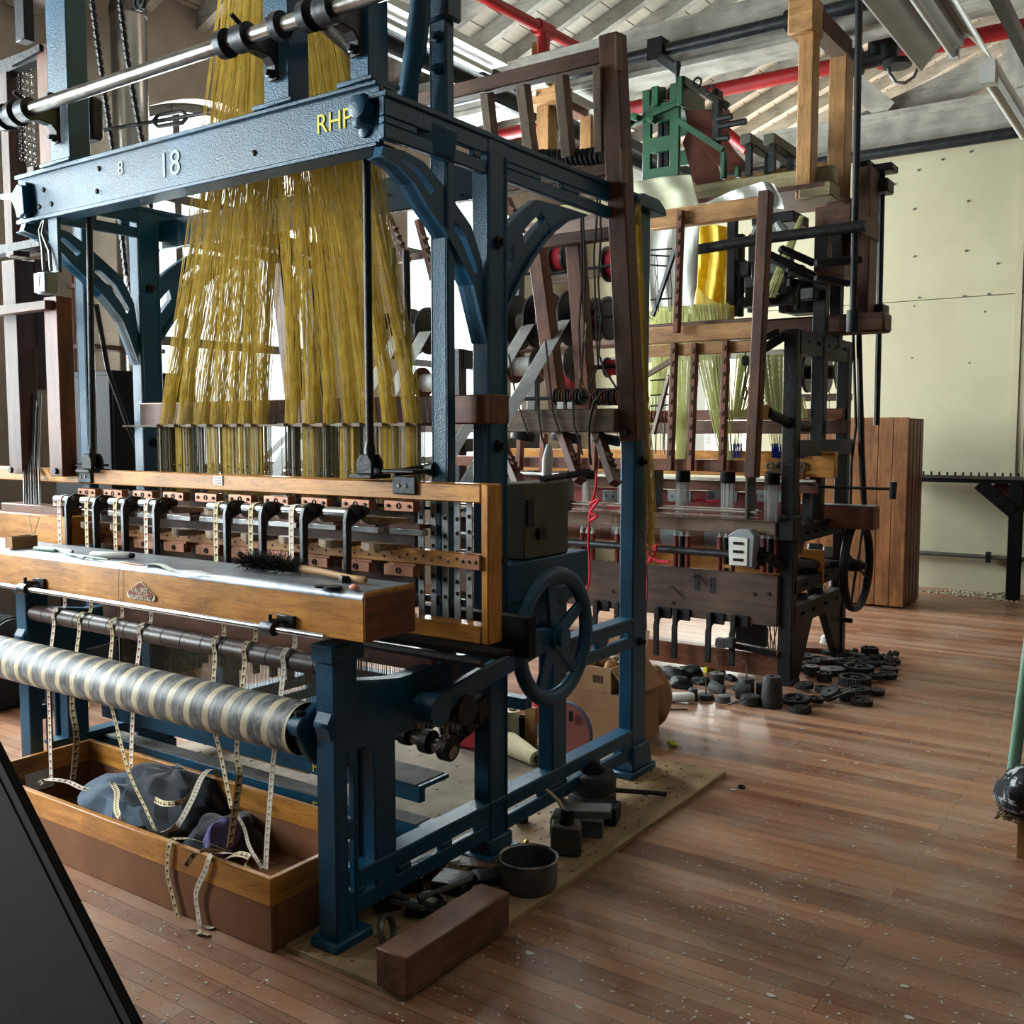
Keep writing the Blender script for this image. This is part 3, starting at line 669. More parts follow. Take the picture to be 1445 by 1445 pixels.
# polished shaft in bearing brackets
sa, sb = at(86,138,Y=2.2), at(492,6,Y=2.2); zs = (sa.z+sb.z)/2
sh = MB().tube([(-4.02,2.2,zs),(-1.95,2.2,zs)], .024, 18).build('drive_shaft', M['steel'], loom)
for x in (xm1, xm2, xm3):
    MB().lathe((x-.03,2.2,zs),(1,0,0),[(.028,0),(.043,.002),(.043,.058),(.028,.06)],20).build('bearing', M['iron2'], sh)
    b = MB(); b.prism([(2.325,zs+.095),(2.325,zs-.10),(2.312,zs-.10),(2.306,zs-.055),(2.285,zs-.035),(2.22,zs-.030),(2.22,zs+.030),(2.285,zs+.035),(2.306,zs+.055),(2.312,zs+.095)],'X',x-.022,x+.022)
    b.build('bearing_bracket', M['iron2'], sh, bevel=.004)
    for dz in (.08,-.08): MB().lathe((x,2.312,zs+dz),(0,-1,0),[(.015,0),(.015,.018),(.009,.02),(.009,.03)],6).build('bolt', M['iron2'], sh)
    MB().tube([(x,2.2,zs+.03),(x,2.15,zs+.055)],.008,8).build('oil_screw', M['iron'], sh)
for x, r in ((-3.96,.05),(-3.91,.04),(-3.87,.05),(xm2-.09,.045),(xm2+.16,.042),(xm3-.08,.046)):
    MB().lathe((x-.014,2.2,zs),(1,0,0),[(r,0),(r,.03)],18).build('collar', M['iron2'], sh)
a, b, c = at(455,28,Y=2.22), at(480,55,Y=2.5), at(520,95,Y=2.8)
MB().tube([a,b,c],[.03,.024,.02],10).build('lever', M['iron'], loom)
# claw brackets at the rail ends
def claw(x, sgn, nm='claw_bracket'):
    b = MB(); b.prism([(x-.03*sgn,2.43),(x-.02*sgn,2.545),(x+.02*sgn,2.555),(x+.06*sgn,2.525),(x+.16*sgn,2.532),(x+.165*sgn,2.515),(x+.07*sgn,2.495),(x+.045*sgn,2.46),(x+.03*sgn,2.42)],'Y',2.285,2.325)
    return b.build(nm, BL, loom, bevel=.004)
claw(-4.02,-1)
a, b = at(492,150,Y=2.26), at(600,178,X=-2.08)
MB().bar((a.x,2.29,a.z),(-2.05,2.62,a.z-.06),.05,.10).build('lever_arm', BL, loom, bevel=.01)
MB().lathe((a.x+.02,2.265,a.z),(0,1,0),[(.022,0),(.034,.006),(.034,.05)],16).build('lever_boss', BL, loom)
# curved bar beside the tall post and the tie rod with its turnbuckle
a = [at(x_,y_,Y=2.52) for x_,y_ in ((594,-20),(592,20),(586,70),(578,110),(574,150))]
MB().tube(a,[.03,.034,.036,.03,.036],10).build('curved_bar', BL, loom)
a, b = at(118,188,Y=2.55), at(300,158,Y=2.62)
tr = MB().tube([a,b],.008,8).build('tie_rod', M['iron'], loom)
u = a.lerp(b,.56); v = a.lerp(b,.82); dz = Vector((0,0,.022))
MB().tube([u,u+(v-u)*.15+dz,u+(v-u)*.85+dz,v],.008,6).tube([u,u+(v-u)*.15-dz,u+(v-u)*.85-dz,v],.008,6).build('turnbuckle', M['iron'], tr)
q = at(128,170,Y=2.5); MB().cbox(q,.10,.06,.17).build('gear_housing', M['iron'], loom, bevel=.012)
# rear rail seen behind the cords
q0, q1 = at(600,240,Y=2.94), at(600,291,Y=2.94)
MB().box(-4.0,-2.17,2.94,2.965,q1.z,q0.z).build('rear_rail', BL, loom, bevel=.004)
for px in (547,652): q = at(px,275,Y=2.94); MB().lathe((q.x,2.94,q.z),(0,-1,0),[(.008,0),(.006,.004)],8).build('rivet', M['iron'], loom)
# upright rods dropping to the batten
for px, pa, pb in ((517,213,660),(126,300,655)):
    a, b = at(px,pa,Y=2.46), at(px+5,pb,Y=2.50)
    t = MB().tube([a,(b.x,2.50,b.z)], .0135, 10).build('batten_rod', M['iron'], loom)
    MB().tube([(b.x,2.5,b.z+.10),(b.x,2.5,b.z+.06),(b.x,2.5,b.z-.0)],[.012,.02,.016],10).build('rod_joint', M['iron2'], t)
    k = MB(); k.box(b.x-.05,b.x+.05,2.45,2.55,b.z-.035,b.z-.02); k.prism([(b.x-.035,b.z-.02),(b.x-.035,b.z+.02),(b.x-.018,b.z+.045),(b.x+.018,b.z+.045),(b.x+.035,b.z+.02),(b.x+.035,b.z-.02)],'Y',2.47,2.485)
    k.prism([(b.x-.035,b.z-.02),(b.x-.035,b.z+.02),(b.x-.018,b.z+.045),(b.x+.018,b.z+.045),(b.x+.035,b.z+.02),(b.x+.035,b.z-.02)],'Y',2.515,2.53)
    k.build('rod_bracket', M['iron'], t, bevel=.003)
# slanting thin rods at the left
MB().tube([at(136,430,Y=2.6),at(152,520,Y=2.7),at(180,600,Y=2.8),at(206,662,Y=2.9)],.011,8).build('slanting_rod', M['iron2'], loom)
MB().tube([at(280,440,Y=3.0),at(262,560,Y=3.0)],.012,8).build('slanting_rod', M['iron2'], loom)
MB().tube([at(573,355,Y=3.6),at(577,560,Y=3.6)],.018,8).build('rear_rod', M['iron'], loom)
MB().tube([at(555,350,Y=3.9),at(557,420,Y=3.9)],.014,8).build('rear_rod', M['iron'], loom)
# ------------------------------------------------------------ batten
BY = 2.5
zr_t, zr_b = at(689,684,Y=BY).z, at(689,711,Y=BY).z
xr = at(689,800,Y=BY).x
bt = MB().box(at(-60,660,Y=BY).x, xr-.03, BY, BY+.07, zr_b, zr_t)
bat = bt.build('batten_rail', M['oakX'], loom, bevel=.004)
zl0, zl1 = at(689,885,Y=BY).z, at(689,911,Y=BY).z
MB().box(xr-.028, xr, BY, BY+.075, zl1, zr_t).build('batten_stile', M['oakZ'], loom, bevel=.004)
MB().box(-3.9, xr-.03, BY, BY+.07, zl1, zl0-.002).build('batten_lower_rail', M['oakX'], loom, bevel=.004)
zm1, zm0 = at(680,783,Y=BY).z, at(680,805,Y=BY).z
mr = MB().box(at(108,745,Y=BY).x, xr-.026, BY-.005, BY+.02, zm0, zm1).build('batten_middle_rail', M['oakX'], loom, bevel=.003)
b = MB().box(xr-.10,xr-.026,BY-.012,BY-.004,zm0+.002,zm1-.002); b.build('copper_plate', M['copper'], mr)
sc_ = MB()
for i in range(60):
    x = xr-.12-i*.034
    if x < -3.9: break
    sc_.lathe((x,BY-.005,(zm0+zm1)/2+.006*(-1)**i),(0,-1,0),[(.005,0),(.004,.003)],6)
for dx in (.04,.065,.09): sc_.lathe((xr-dx,BY-.012,(zm0+zm1)/2),(0,-1,0),[(.006,0),(.004,.004)],6)
sc_.build('screw', M['iron2'], mr); mr.children[-1]['kind'] = 'stuff'
q = at(308,678,Y=BY-.002); MB().cbox(q,.05,.004,.034).build('number_plate', M['fix'], bat)
for dz in (-.010,.0,.010): MB().cbox(q+Vector((0,-.003,dz)),.036,.002,.004).build('plate_line', M['badge'], bat)
for px,py in ((118,668),(566,680)):
    q = at(px,py,Y=BY); k = MB().cbox(q+Vector((.02,-.006,-.01)),.10,.012,.06); k.cbox(q+Vector((.0,.03,.035)),.14,.10,.012); k.build('rail_clamp', M['iron2'], bat, bevel=.004)
    for dx in (0,.03): MB().lathe(q+Vector((dx,-.012,-.012)),(0,-1,0),[(.007,0),(.006,.004)],8).build('bolt', M['steel'], bat)
q = at(598,662,Y=2.6); MB().tube([q+Vector((-.06,-.08,-.01)),q,q+Vector((.05,0,.0))],[.012,.016,.026],10).build('damper', M['iron'], loom)
# dark back board behind the shuttles
MB().box(at(118,700,Y=2.66).x, at(585,700,Y=2.66).x, 2.66, 2.68, at(300,820,Y=2.66).z, at(300,700,Y=2.66).z).build('race_back', M['darkX'], loom)
def crescent(c, w, d, h):
    """boat shaped wooden shuttle, open at the back"""
    mb = MB(); n = 14; vs = []; 
    pts = []
    for i in range(n+1):
        g = math.pi*i/n; pts.append((c[0]-w*math.cos(g), c[1]-d*math.sin(g)))
    inn = [(c[0]-(w*.62)*math.cos(math.pi*i/n), c[1]-(d*.5)*math.sin(math.pi*i/n)) for i in range(n+1)]
    poly = pts+inn[::-1]
    for i in range(n):
        mb.prism([pts[i],pts[i+1],inn[i+1],inn[i]],'Z',c[2]-h*(.35+.65*math.sin(math.pi*(i+.5)/n)),c[2]+h*(.35+.65*math.sin(math.pi*(i+.5)/n)))
    return mb
M['shut'] = wood('worn_shuttle_wood', srgb(104,76,56), srgb(160,130,102), 'X', 8, .4)
UN = (126,163,205,248,294,342,393,447,505,566)
for k, px in enumerate(UN):
    yb = 662+.0315*px
    s = .62+.38*(px/566)       # units look smaller with distance only through perspective; size in metres is fixed
    q = at(px, yb+27+px*.012, Y=BY+.01); x = q.x; z = q.z
    hw = .064
    cp = MB().box(x-hw,x+hw,BY-.003,BY+.03,z-.018,z+.016).build('race_plate', M['copper'], loom, bevel=.002)
    for dx in (-.045,.045): MB().lathe((x+dx,BY-.012,z),(0,-1,0),[(.006,-.01),(.006,-.005),(.005,-.003)],8).build('screw', M['iron2'], cp)
    MB().torus((x,BY-.004,z),(0,1,0),.008,.003,10,6).build('eyelet', M['iron2'], cp)
    for dz, dd in ((-.040,.07),(-.125,.065)):
        crescent((x-.015,BY-.03,z+dz), .088, dd+.035, .012).build('shuttle', M['shut'], loom)
        MB().box(x-.06,x+.07,BY+.02,BY+.09,z+dz-.035,z+dz-.022).build('shuttle_race', M['mahogX'], loom)
    MB().box(x-.045,x+.10,BY-.0,BY+.03,z-.095,z-.075).build('reed_bar', M['chrome'], loom, bevel=.002)
    MB().box(x-.05,x+.07,BY+.0,BY+.04,z-.20,z-.17).build('race_plate', M['copper'], loom, bevel=.002)
    zz = zm0-.026
    cp = MB().box(x-hw+.0,x+hw,BY-.006,BY+.03,zz-.018,zz+.018).build('race_plate', M['copper'], loom, bevel=.002)
    MB().torus((x,BY-.008,zz),(0,1,0),.008,.003,10,6).build('eyelet', M['iron2'], cp)
    crescent((x-.02,BY-.03,zz-.05), .088, .105, .012).build('shuttle', M['shut'], loom)
# black guide brackets with a steel roller; woven tapes hang over them
BRK = (110,149,190,234,334,384,442,503); TAPX = []
for k, px in enumerate(BRK):
    q = at(px, 700+px*.045, Y=2.36); x = q.x; zt = q.z
    zb = 1.065
    pr = [(2.30,zb),(2.322,zb),(2.326,zt-.045),(2.36,zt-.026),(2.392,zt-.02),(2.40,zt+.003),(2.385,zt+.020),(2.34,zt+.026),(2.31,zt+.01),(2.30,zt-.02)]
    br = MB().prism(pr,'X',x-.004,x+.012).build('guide_bracket', M['iron2'], loom, bevel=.002)
    MB().tube([(x-.10,2.325,zt),(x,2.325,zt)], .016, 12).build('guide_roller', M['chrome'], br)
    for dy in (-.005,.045): MB().lathe((x+.012,2.34+dy,zt+.002),(1,0,0),[(.015,0),(.015,.008),(.009,.010),(.009,.014)],10).build('bolt', M['iron2'], br)
    TAPX.append((x-.045, zt+.017))
# loose flat heddles at the right of the batten
for px in (594,611,628,645,662):
    a, b = at(px,706,Y=2.575), at(px,880,Y=2.575)
    hbar = MB().box(a.x-.012,a.x+.010,2.575,2.58,b.z,a.z+.02).build('heddle_bar', M['alu'], loom)
    for i in range(6): MB().cbox((a.x,2.573,a.z-.05-.05*i-random.random()*.02),.008,.003,.012).build('heddle_eye', M['black'], hbar)
MB().box(-3.4,-1.98,2.581,2.594,at(640,845,Y=2.575).z-.02,at(640,845,Y=2.575).z+.0).build('heddle_rail', M['iron'], loom)
MB().box(-3.2,-1.98,2.581,2.594,at(640,730,Y=2.575).z+.02,at(640,730,Y=2.575).z+.03).build('heddle_rail', M['iron'], loom)
# dark tray under the batten
a, b = at(525,912,Y=2.42), at(715,945,Y=2.42)
MB().box(-2.6,at(700,930,Y=2.42).x+.02,2.40,2.48,.875,.89).build('lower_ledge', M['black'], loom)
MB().box(-2.2,xr+.07,2.62,2.66,.83,.96).build('end_plate', M['black'], loom)
MB().tube([(-2.45,2.40,.855),(xr+.05,2.40,.855)],.014,8).build('ledge_lip', M['iron3'], loom)
a, b = at(515,925,Y=2.5), at(603,940,Y=2.5)
MB().box(-3.9,b.x,2.52,2.55,.76,.83).build('heddle_bottom_board', M['mahogX'], loom)
hd = MB()
for i in range(90):
    x = -2.55+i*.006+random.uniform(-.002,.002); hd.bar((x,2.60,.80),(x,2.60,.52+random.random()*.05),.0016,.0016)
hd.build('hanging_heddle', M['rope'], loom)['kind'] = 'stuff'
hd = MB()
for i in range(190):
    x = -3.95+i*.0078; hd.bar((x,2.64,.86),(x,2.64,.50),.0022,.0022)
hd.build('hanging_heddle', M['grey_y'], loom)['kind'] = 'stuff'
# ------------------------------------------------------------ breast beam
fyb, byb = 2.02, 2.235
zt, zb = at(513,837,Y=fyb).z, at(513,908,Y=fyb).z
xb = at(513,870,Y=fyb).x
bb = MB(); n = 6; rr = .022
prof = [(fyb, zb),(fyb, zt-rr)]+[(fyb+rr-rr*math.cos(R(90*i/n)), zt-rr+rr*math.sin(R(90*i/n))) for i in range(1,n+1)]+[(byb,zt),(byb,zb)]
bb.prism(prof,'X',-4.6,xb)
beamo = bb.build('breast_beam', M['oakX'], loom, bevel=.003)
MB().box(xb-.001,xb+.006,fyb+.002,byb-.002,zb+.002,zt-.012).build('beam_end', M['mahogY'], beamo, bevel=.002)
cv = MB(); cv.prism([(fyb-.001,zt-rr)]+[(fyb+rr-(rr+.0015)*math.cos(R(90*i/n)), zt-rr+(rr+.0015)*math.sin(R(90*i/n))) for i in range(1,n+1)]+[(byb-.01,zt+.0015),(byb-.01,zt-.002),(fyb+rr,zt-.002),(fyb+.003,zt-rr)],'X',-4.59,xb-.004)
M['zinc'] = plain('scuffed_zinc', srgb(118,124,132), srgb(164,168,174), rough=.42, metal=.7, sc=9, bs=.1, bsc=30)
cv.build('zinc_cover', M['zinc'], beamo)
# badge with the maker's name
q = at(200,833,Y=fyb-.001)
def tri(s, y0, y1, dz=0):
    w, h, c = .079*s, .060*s, .012
    pts = []
    for (cx, cz), angs in (((-w+c*1.2,-h*.5+c),(150,200,250,270)),((w-c*1.2,-h*.5+c),(270,290,340,390)),((0,h*.5-c),(60,90,120))):
        for a_ in angs: pts.append((q.x+cx+c*math.cos(R(a_)), q.z+cz+c*math.sin(R(a_))))
    return MB().prism(pts,'Y',y0,y1)
bd = tri(1,fyb-.006,fyb+.001).build('badge', M['badgew'], beamo)
tri(.86,fyb-.0075,fyb).build('badge_field', M['badge'], beamo)
text('VAUPEL', .030, (q.x,fyb-.0085,q.z-.002), (R(90),0,0), M['badgew'], beamo, ext=.001, sx=.9)
text('WUPPERTAL', .021, (q.x,fyb-.0085,q.z-.023), (R(90),0,0), M['badgew'], beamo, ext=.001, sx=1.0)
BEAMZ = zt+.002
# bright rod in front of the beam on two brackets
ya = fyb-.045
ra, rb = at(0,823,Y=ya), at(458,902,Y=ya); zrod = (ra.z+rb.z)/2
rod = MB().tube([(-4.5,ya,zrod),(rb.x,ya,zrod)], .0095, 12).build('guard_rod', M['chrome'], loom)
for px, py in ((37,828),(383,882)):
    x = at(px,py,Y=ya).x
    MB().box(x-.015,x+.055,fyb-.012,fyb+.001,zrod-.004,zrod+.036).build('rod_plate', M['iron2'], rod, bevel=.002)
    MB().lathe((x-.035,ya,zrod),(1,0,0),[(.02,0),(.021,.004),(.021,.05),(.019,.052)],14).build('rod_clamp', M['iron2'], rod)
    MB().tube([(x-.005,ya,zrod),(x-.005,ya-.0,zrod+.042)],.006,8).tube([(x-.005,ya,zrod+.02),(x+.02,fyb,zrod+.02)],.009,8).build('clamp_screw', M['iron2'], rod)
# rollers
rz0 = .655
rol = MB().lathe((-4.35,2.09,rz0),(1,0,0),[(.0801,0),(.0801,4.35-2.215)],40).build('cloth_roller', M['roller'], loom)
MB().lathe((-2.215,2.09,rz0),(1,0,0),[(.079,0),(.075,.004),(.03,.004),(.026,.03)],30).build('roller_end', M['black'], rol)
thin = MB().lathe((-4.0,2.27,.80),(1,0,0),[(.034,0),(.034,4.0-2.24)],26).build('back_roller', M['brownroll'], loom)
for i in range(15):
    x = -3.9+i*.112; MB().lathe((x,2.27,.80),(1,0,0),[(.0345,0),(.0348,.002),(.0345,.004)],22).build('roller_seam', M['black'], thin)
br = MB(); br.prism([(2.03,.70),(2.10,.735),(2.30,.73),(2.30,.60),(2.12,.60),(2.09,.55),(2.05,.60),(2.03,.64)],'X',-2.2,-2.165); br.lathe((-2.225,2.05,.675),(1,0,0),[(.035,0),(.035,.06)],16); br.build('roller_bracket', BL, loom, bevel=.006)
MB().lathe((-2.195,2.05,.70),(0,0,1),[(.016,0),(.016,.022)],6).build('bolt', M['iron2'], loom)
# two wide rails across the lower front
for (la, ra_, txt, tx) in (((993,1007),(1075,1097),'F. TOP',0),((1032,1046),(1127,1160),'F. LOWER',1)):
    yR = 2.56; z1, z0 = at(457,ra_[0],Y=yR).z, at(457,ra_[1],Y=yR).z
    lr = MB().box(-4.0,-2.16,yR,yR+.03,z0,z1); lr.box(-4.0,-2.16,yR,yR+(.16 if tx == 0 else .08),z1-.014,z1)
    lr = lr.build('lower_rail', BL, loom, bevel=.003)
    x = at(112 if tx == 0 else 118, la[0]+8, Y=yR).x
    text(txt, .058, (x,yR-.002,(z0+z1)/2), (R(90),0,0), M['yellowpaint'], lr)
    text('F.', .058, (at(446,ra_[0]+12,Y=yR).x,yR-.002,(z0+z1)/2), (R(90),0,0), M['yellowpaint'], lr)
    MB().box(-3.98,-2.18,yR+.002,yR+(.155 if tx == 0 else .075),z1,z1+.003).build('rail_dust', M['dusttop'], lr) if 'dusttop' in M else None
# hand wheel and its lever
wc = at(782,893,X=-1.96); wc.z = .80; wr = .228
wh = MB(); wh.torus(wc,(1,0,0),wr,.030,48,10,sq=.026)
wheel = wh.build('hand_wheel', BL, loom)
for k in range(5):
    g = R(90+72*k+8); d = Vector((0,math.cos(g),math.sin(g)))
    MB().bar(wc+d*.03, wc+d*(wr-.01), .022, .062, up=Vector((1,0,0)).cross(d), w2=.018, h2=.046).build('spoke', BL, wheel, bevel=.004)
MB().lathe(wc-Vector((.06,0,0)),(1,0,0),[(.05,0),(.05,.09),(.036,.092),(.036,.11),(.02,.112)],20).build('hub', BL, wheel)
MB().tube([wc+Vector((.03,0,0)),wc-Vector((.5,0,0))],.022,10).build('axle', M['iron2'], wheel)
MB().lathe(wc-Vector((.14,0,0)),(1,0,0),[(.10,0),(.10,.03)],24).build('gear', M['iron'], wheel)
a, b = at(605,1000,X=-1.97), at(772,902,X=-1.97)
lv = MB().bar(a, b, .035, .075, up=(0,0,1)).build('rocking_lever', BL, loom, bevel=.008)
MB().lathe(a-Vector((.03,0,0)),(1,0,0),[(.05,0),(.05,.08)],20).build('lever_eye', BL, lv)
kb = MB().box(-2.2,-2.065,3.05,3.36,1.077,1.36).build('khaki_housing', M['khaki'], loom, bevel=.006)
MB().box(-2.07,-2.055,3.06,3.10,1.2,1.3).box(-2.07,-2.05,3.13,3.18,1.15,1.19).build('housing_catch', M['iron'], kb)
MB().tube([(-2.1,3.22,1.37),(-2.1,3.55,1.385)],.012,8).tube([(-2.12,3.35,1.37),(-2.05,3.5,1.39)],.014,8).build('housing_lever', M['iron'], kb)
MB().tube([(-2.13,3.30,1.36),(-2.13,3.31,1.44),(-2.13,3.32,1.50)],[.018,.022,.012],10).build('housing_handle', M['fix'], kb)
# dark motion under the loom: shafts, cams and rods
a = at(640,990,X=-2.0)
MB().lathe((a.x-.10,a.y,a.z-.02),(1,0,0),[(.045,0),(.06,.01),(.06,.07),(.05,.10),(.05,.16)],18).build('knuckle', M['iron'], loom)
MB().tube([at(560,1030,Y=2.62),at(640,1062,Y=2.62)],.024,12).build('cross_shaft', M['steel'], loom)
for px,py,r_ in ((632,1055,.045),(604,1046,.042),(575,1035,.04)):
    q = at(px,py,Y=2.62); MB().lathe(q-Vector((.018,0,0)),(1,0,0),[(r_,0),(r_,.036)],14).build('cam', M['iron'], loom)
for px,py,sx,sy,sz in ((655,1010,.10,.12,.10),(600,1010,.12,.2,.06),(640,1030,.06,.1,.10),(560,1000,.2,.25,.10),(675,1000,.05,.08,.09)):
    q = at(px,py,Y=2.75); MB().cbox(q,sx,sy,sz,rx=.3).build('cam_lever', M['iron'], loom, bevel=.012)
MB().tube([at(628,1030,Y=2.5),at(632,1018,Y=2.5),at(625,1050,Y=2.5),at(616,1058,Y=2.5)],.003,5).build('wire', M['rope'], loom)
MB().bar(at(520,975,Y=2.5),at(605,955,Y=2.8),.03,.05).build('treadle_bar', M['iron'], loom)
MB().box(-4.0,-2.1,3.1,3.16,.495,.54).build('cross_bar', BL, loom, bevel=.004)
MB().box(-4.0,-2.1,2.93,3.0,.70,.80).build('cross_bar', BL, loom, bevel=.004)
for i in range(9):
    px = 250+i*24; q = at(px,915,Y=2.95); MB().box(q.x-.006,q.x+.006,2.9,2.93,.5,.95).build('treadle_rod', M['iron'], loom)
HY = 2.64
# ------------------------------------------------------------ yellow harness
q = at(692,577,Y=2.70)
hb = MB().box(at(197,580,Y=2.70).x, q.x, 2.70, 2.81, at(692,598,Y=2.70).z, at(692,556,Y=2.70).z).build('harness_board', M['mahogX'], loom, bevel=.004)
BX = (236,260,284,306,328,348,368, 414,440,468,496,520,551,584)
TX = (336,344,353,362,371,380,389, 401,412,423,434,446,458,471)
zc = at(400,600,Y=HY).z
cb = MB().box(at(186,600,Y=HY).x, at(600,600,Y=HY).x, HY-.045, HY+.045, zc-.004, zc+.003).build('comber_strip', M['greyX'], loom)
ZT = 3.95
MB().box(-3.9,-2.2,2.45,3.0,ZT-.01,ZT+.05).build('harness_top_board', M['darkX'], loom, bevel=.004)
for k, (bx, tx) in enumerate(zip(BX, TX)):
    xb_ = at(bx,600,Y=HY).x
    pt = at(tx,0,Y=HY); xt = pt.x+(ZT-pt.z)*(pt.x-xb_)/(pt.z-zc)
    mb = MB(); edge = k in (0,13)
    ns = 74
    for i in range(ns):
        g = random.uniform(0,2*math.pi); rr = math.sqrt(random.random())
        b = Vector((xb_+.030*rr*math.cos(g), HY+.034*rr*math.sin(g), zc))
        sp = .03 if edge else .085
        ux = random.uniform(-1,1)
        t = Vector((xt+ux*sp, HY+.04+random.uniform(-.16,.16), ZT))
        if not edge: t.x = min(max(t.x, XTL), XTR) if 'XTL' in globals() else t.x
        # each cord sags a little and gathers at the comber
        w = b.lerp(t,.07)+Vector(((b.x-t.x)*.02,0,0))
        mid = b.lerp(t,.45)+Vector((random.uniform(-.012,.012),0,0))
        mb.tube([t, mid, w, b], .0011, 3, caps=False)
    mb.build('harness_bundle', M['yarn'], loom, smooth=False)
    c = MB().cbox((xb_,HY-.055,zc),.034,.018,.012); c.build('comber_clip', M['greyX'], loom)
    ml = MB(); gl = MB()
    for i in range(104):
        dx, dy = random.uniform(-.034,.034), random.uniform(-.03,.03)
        (ml if i%5 else gl).tube([(xb_+dx,HY+dy,zc),(xb_+dx*1.05,HY+dy,1.28)], .0013, 3, caps=False)
    ml.build('heddle_bundle', M['grey_y'] if k in (0,2,7,9,11) else M['yarn'], loom, smooth=False); gl.build('heddle_bundle', M['white_y'], loom, smooth=False)
    kn = MB()
    for i in range(26): kn.ball((xb_+random.uniform(-.034,.034),HY+random.uniform(-.03,.03),zc-.17+random.uniform(-.012,.012)),.0035,6)
    kn.build('knot', M['grey_y'], loom)['kind'] = 'stuff'
# ------------------------------------------------------------ timber posts and lifting chains at the left end
def vpost(name, px0, px1, ya, yb, Y, d, mt, par, bev=.003, dx=0):
    a, b = at((px0+px1)/2, ya, Y=Y), at((px0+px1)/2, yb, Y=Y)
    hw = abs(at(px1,(ya+yb)/2,Y=Y).x-at(px0,(ya+yb)/2,Y=Y).x)/2
    x = (a.x+b.x)/2
    return MB().box(x-hw,x+hw,Y,Y+d,b.z,a.z).build(name, mt, par, bevel=bev)
gp = loom
for (px0,px1,ya,yb,Y,d,mt) in ((8,26,366,668,2.46,.09,'darkZ'),(30,40,366,480,2.6,.05,'darkZ'),(38,52,366,550,2.55,.09,'darkZ'),(66,84,418,672,2.44,.07,'mahogZ'),
                              (3,14,100,362,2.5,.08,'darkZ'),(54,69,62,240,2.5,.05,'mahogZ'),(8,50,238,360,2.62,.05,'darkZ'),(20,33,-40,58,2.6,.05,'iron'),(16,25,115,240,2.62,.01,'tin')):
    vpost('guide_post', px0,px1,ya,yb,Y,d,M[mt],gp)
for px,py in ((17,663),(80,665)):
    q = at(px,py,Y=2.44); MB().lathe(q,(0,-1,0),[(.014,0),(.012,.012)],8).build('bolt', M['iron2'], gp)
a, b = at(0,438,Y=2.40), at(64,438,Y=2.40); MB().box(a.x-.3,b.x,2.40,2.44,a.z-.02,a.z+.02).build('guide_bar', M['darkX'], gp, bevel=.003)
a, b = at(0,352,Y=2.5), at(56,350,Y=2.5); MB().box(a.x-.3,b.x,2.5,2.56,a.z-.02,a.z+.02).build('guide_bar', M['iron'], gp, bevel=.003)
a, b = at(0,62,Y=2.5), at(64,70,Y=2.5); MB().box(a.x-.3,b.x,2.5,2.56,b.z-.03,b.z+.03).build('chain_bar', M['iron'], gp, bevel=.003)
MB().bar(at(20,90,Y=2.5),at(60,68,Y=2.5),.03,.03).build('chain_bar', M['iron'], gp)
for k in range(5):
    px = 18+k*6.5; a, b = at(px,92+abs(k-2)*2,Y=2.54), at(px+1,228+k*3,Y=2.54)
    mb = MB(); n = 26
    for i in range(n):
        z = a.z+(b.z-a.z)*i/n; ax = (1,0,0) if i%2 else (0,1,0)
        mb.torus((a.x,2.54,z),ax,.0065,.0022,8,4)
    mb.build('lifting_chain', M['chrome'], gp)
for k in range(7):
    px = 36+k*3.6; a, b = at(px,555+10*(k%3),Y=2.52), at(px-1,722,Y=2.40)
    MB().tube([a,(a.x,2.50,(a.z+b.z)/2),b],.0045,5).build('pull_rod', M['iron'] if k%2 else M['tin'], gp)
for k in range(6):
    px = 29+k*4.6; pts = [at(px+random.uniform(-1.2,1.2),490+i*18,Y=2.53) for i in range(7)]
    MB().tube(pts,.003,4).build('pull_cord', M['grey_y'], gp)
# junction box with its cable
q = at(66,400,Y=2.30); jb = MB().cbox(q,.085,.06,.085); jb = jb.build('switch_box', M['plastic'], loom, bevel=.01)
MB().cbox(q+Vector((-.004,-.032,.012)),.014,.004,.05,ry=.2).build('switch_mark', M['fix'], jb)
MB().cbox(q+Vector((.0,-.031,0)),.076,.002,.076).build('switch_lid', M['plastic'], jb, bevel=.001)
MB().tube([at(62,382,Y=2.31),at(60,350,Y=2.32),at(56,325,Y=2.33),at(62,310,Y=2.33)],.007,6).build('cable', M['tin'], jb)
MB().tube([at(72,382,Y=2.31),at(70,355,Y=2.32),at(60,330,Y=2.33),at(64,308,Y=2.33)],.007,6).build('cable', M['tin'], jb)
a, b = at(74,308,Y=2.33), at(74,385,Y=2.33); MB().box(a.x-.03,a.x+.03,2.33,2.345,b.z,a.z).build('box_strap', BL, loom)
# timber blocks left of the batten
a, b = at(97,730,Y=2.36), at(97,770,Y=2.36)
MB().box(-4.5,a.x,2.36,2.5,b.z,a.z).build('drawer_block', M['oakX'], loom, bevel=.004)
a, b = at(88,716,Y=2.38), at(88,731,Y=2.38)
MB().box(at(2,722,Y=2.38).x,a.x,2.38,2.47,b.z,a.z).build('rod_block', M['mahogX'], loom, bevel=.003)
for px in (38,58): MB().lathe(at(px,715,Y=2.42),(0,0,1),[(.025,-.006),(.02,.008),(.012,.01)],12).build('grommet', M['darkX'], loom)
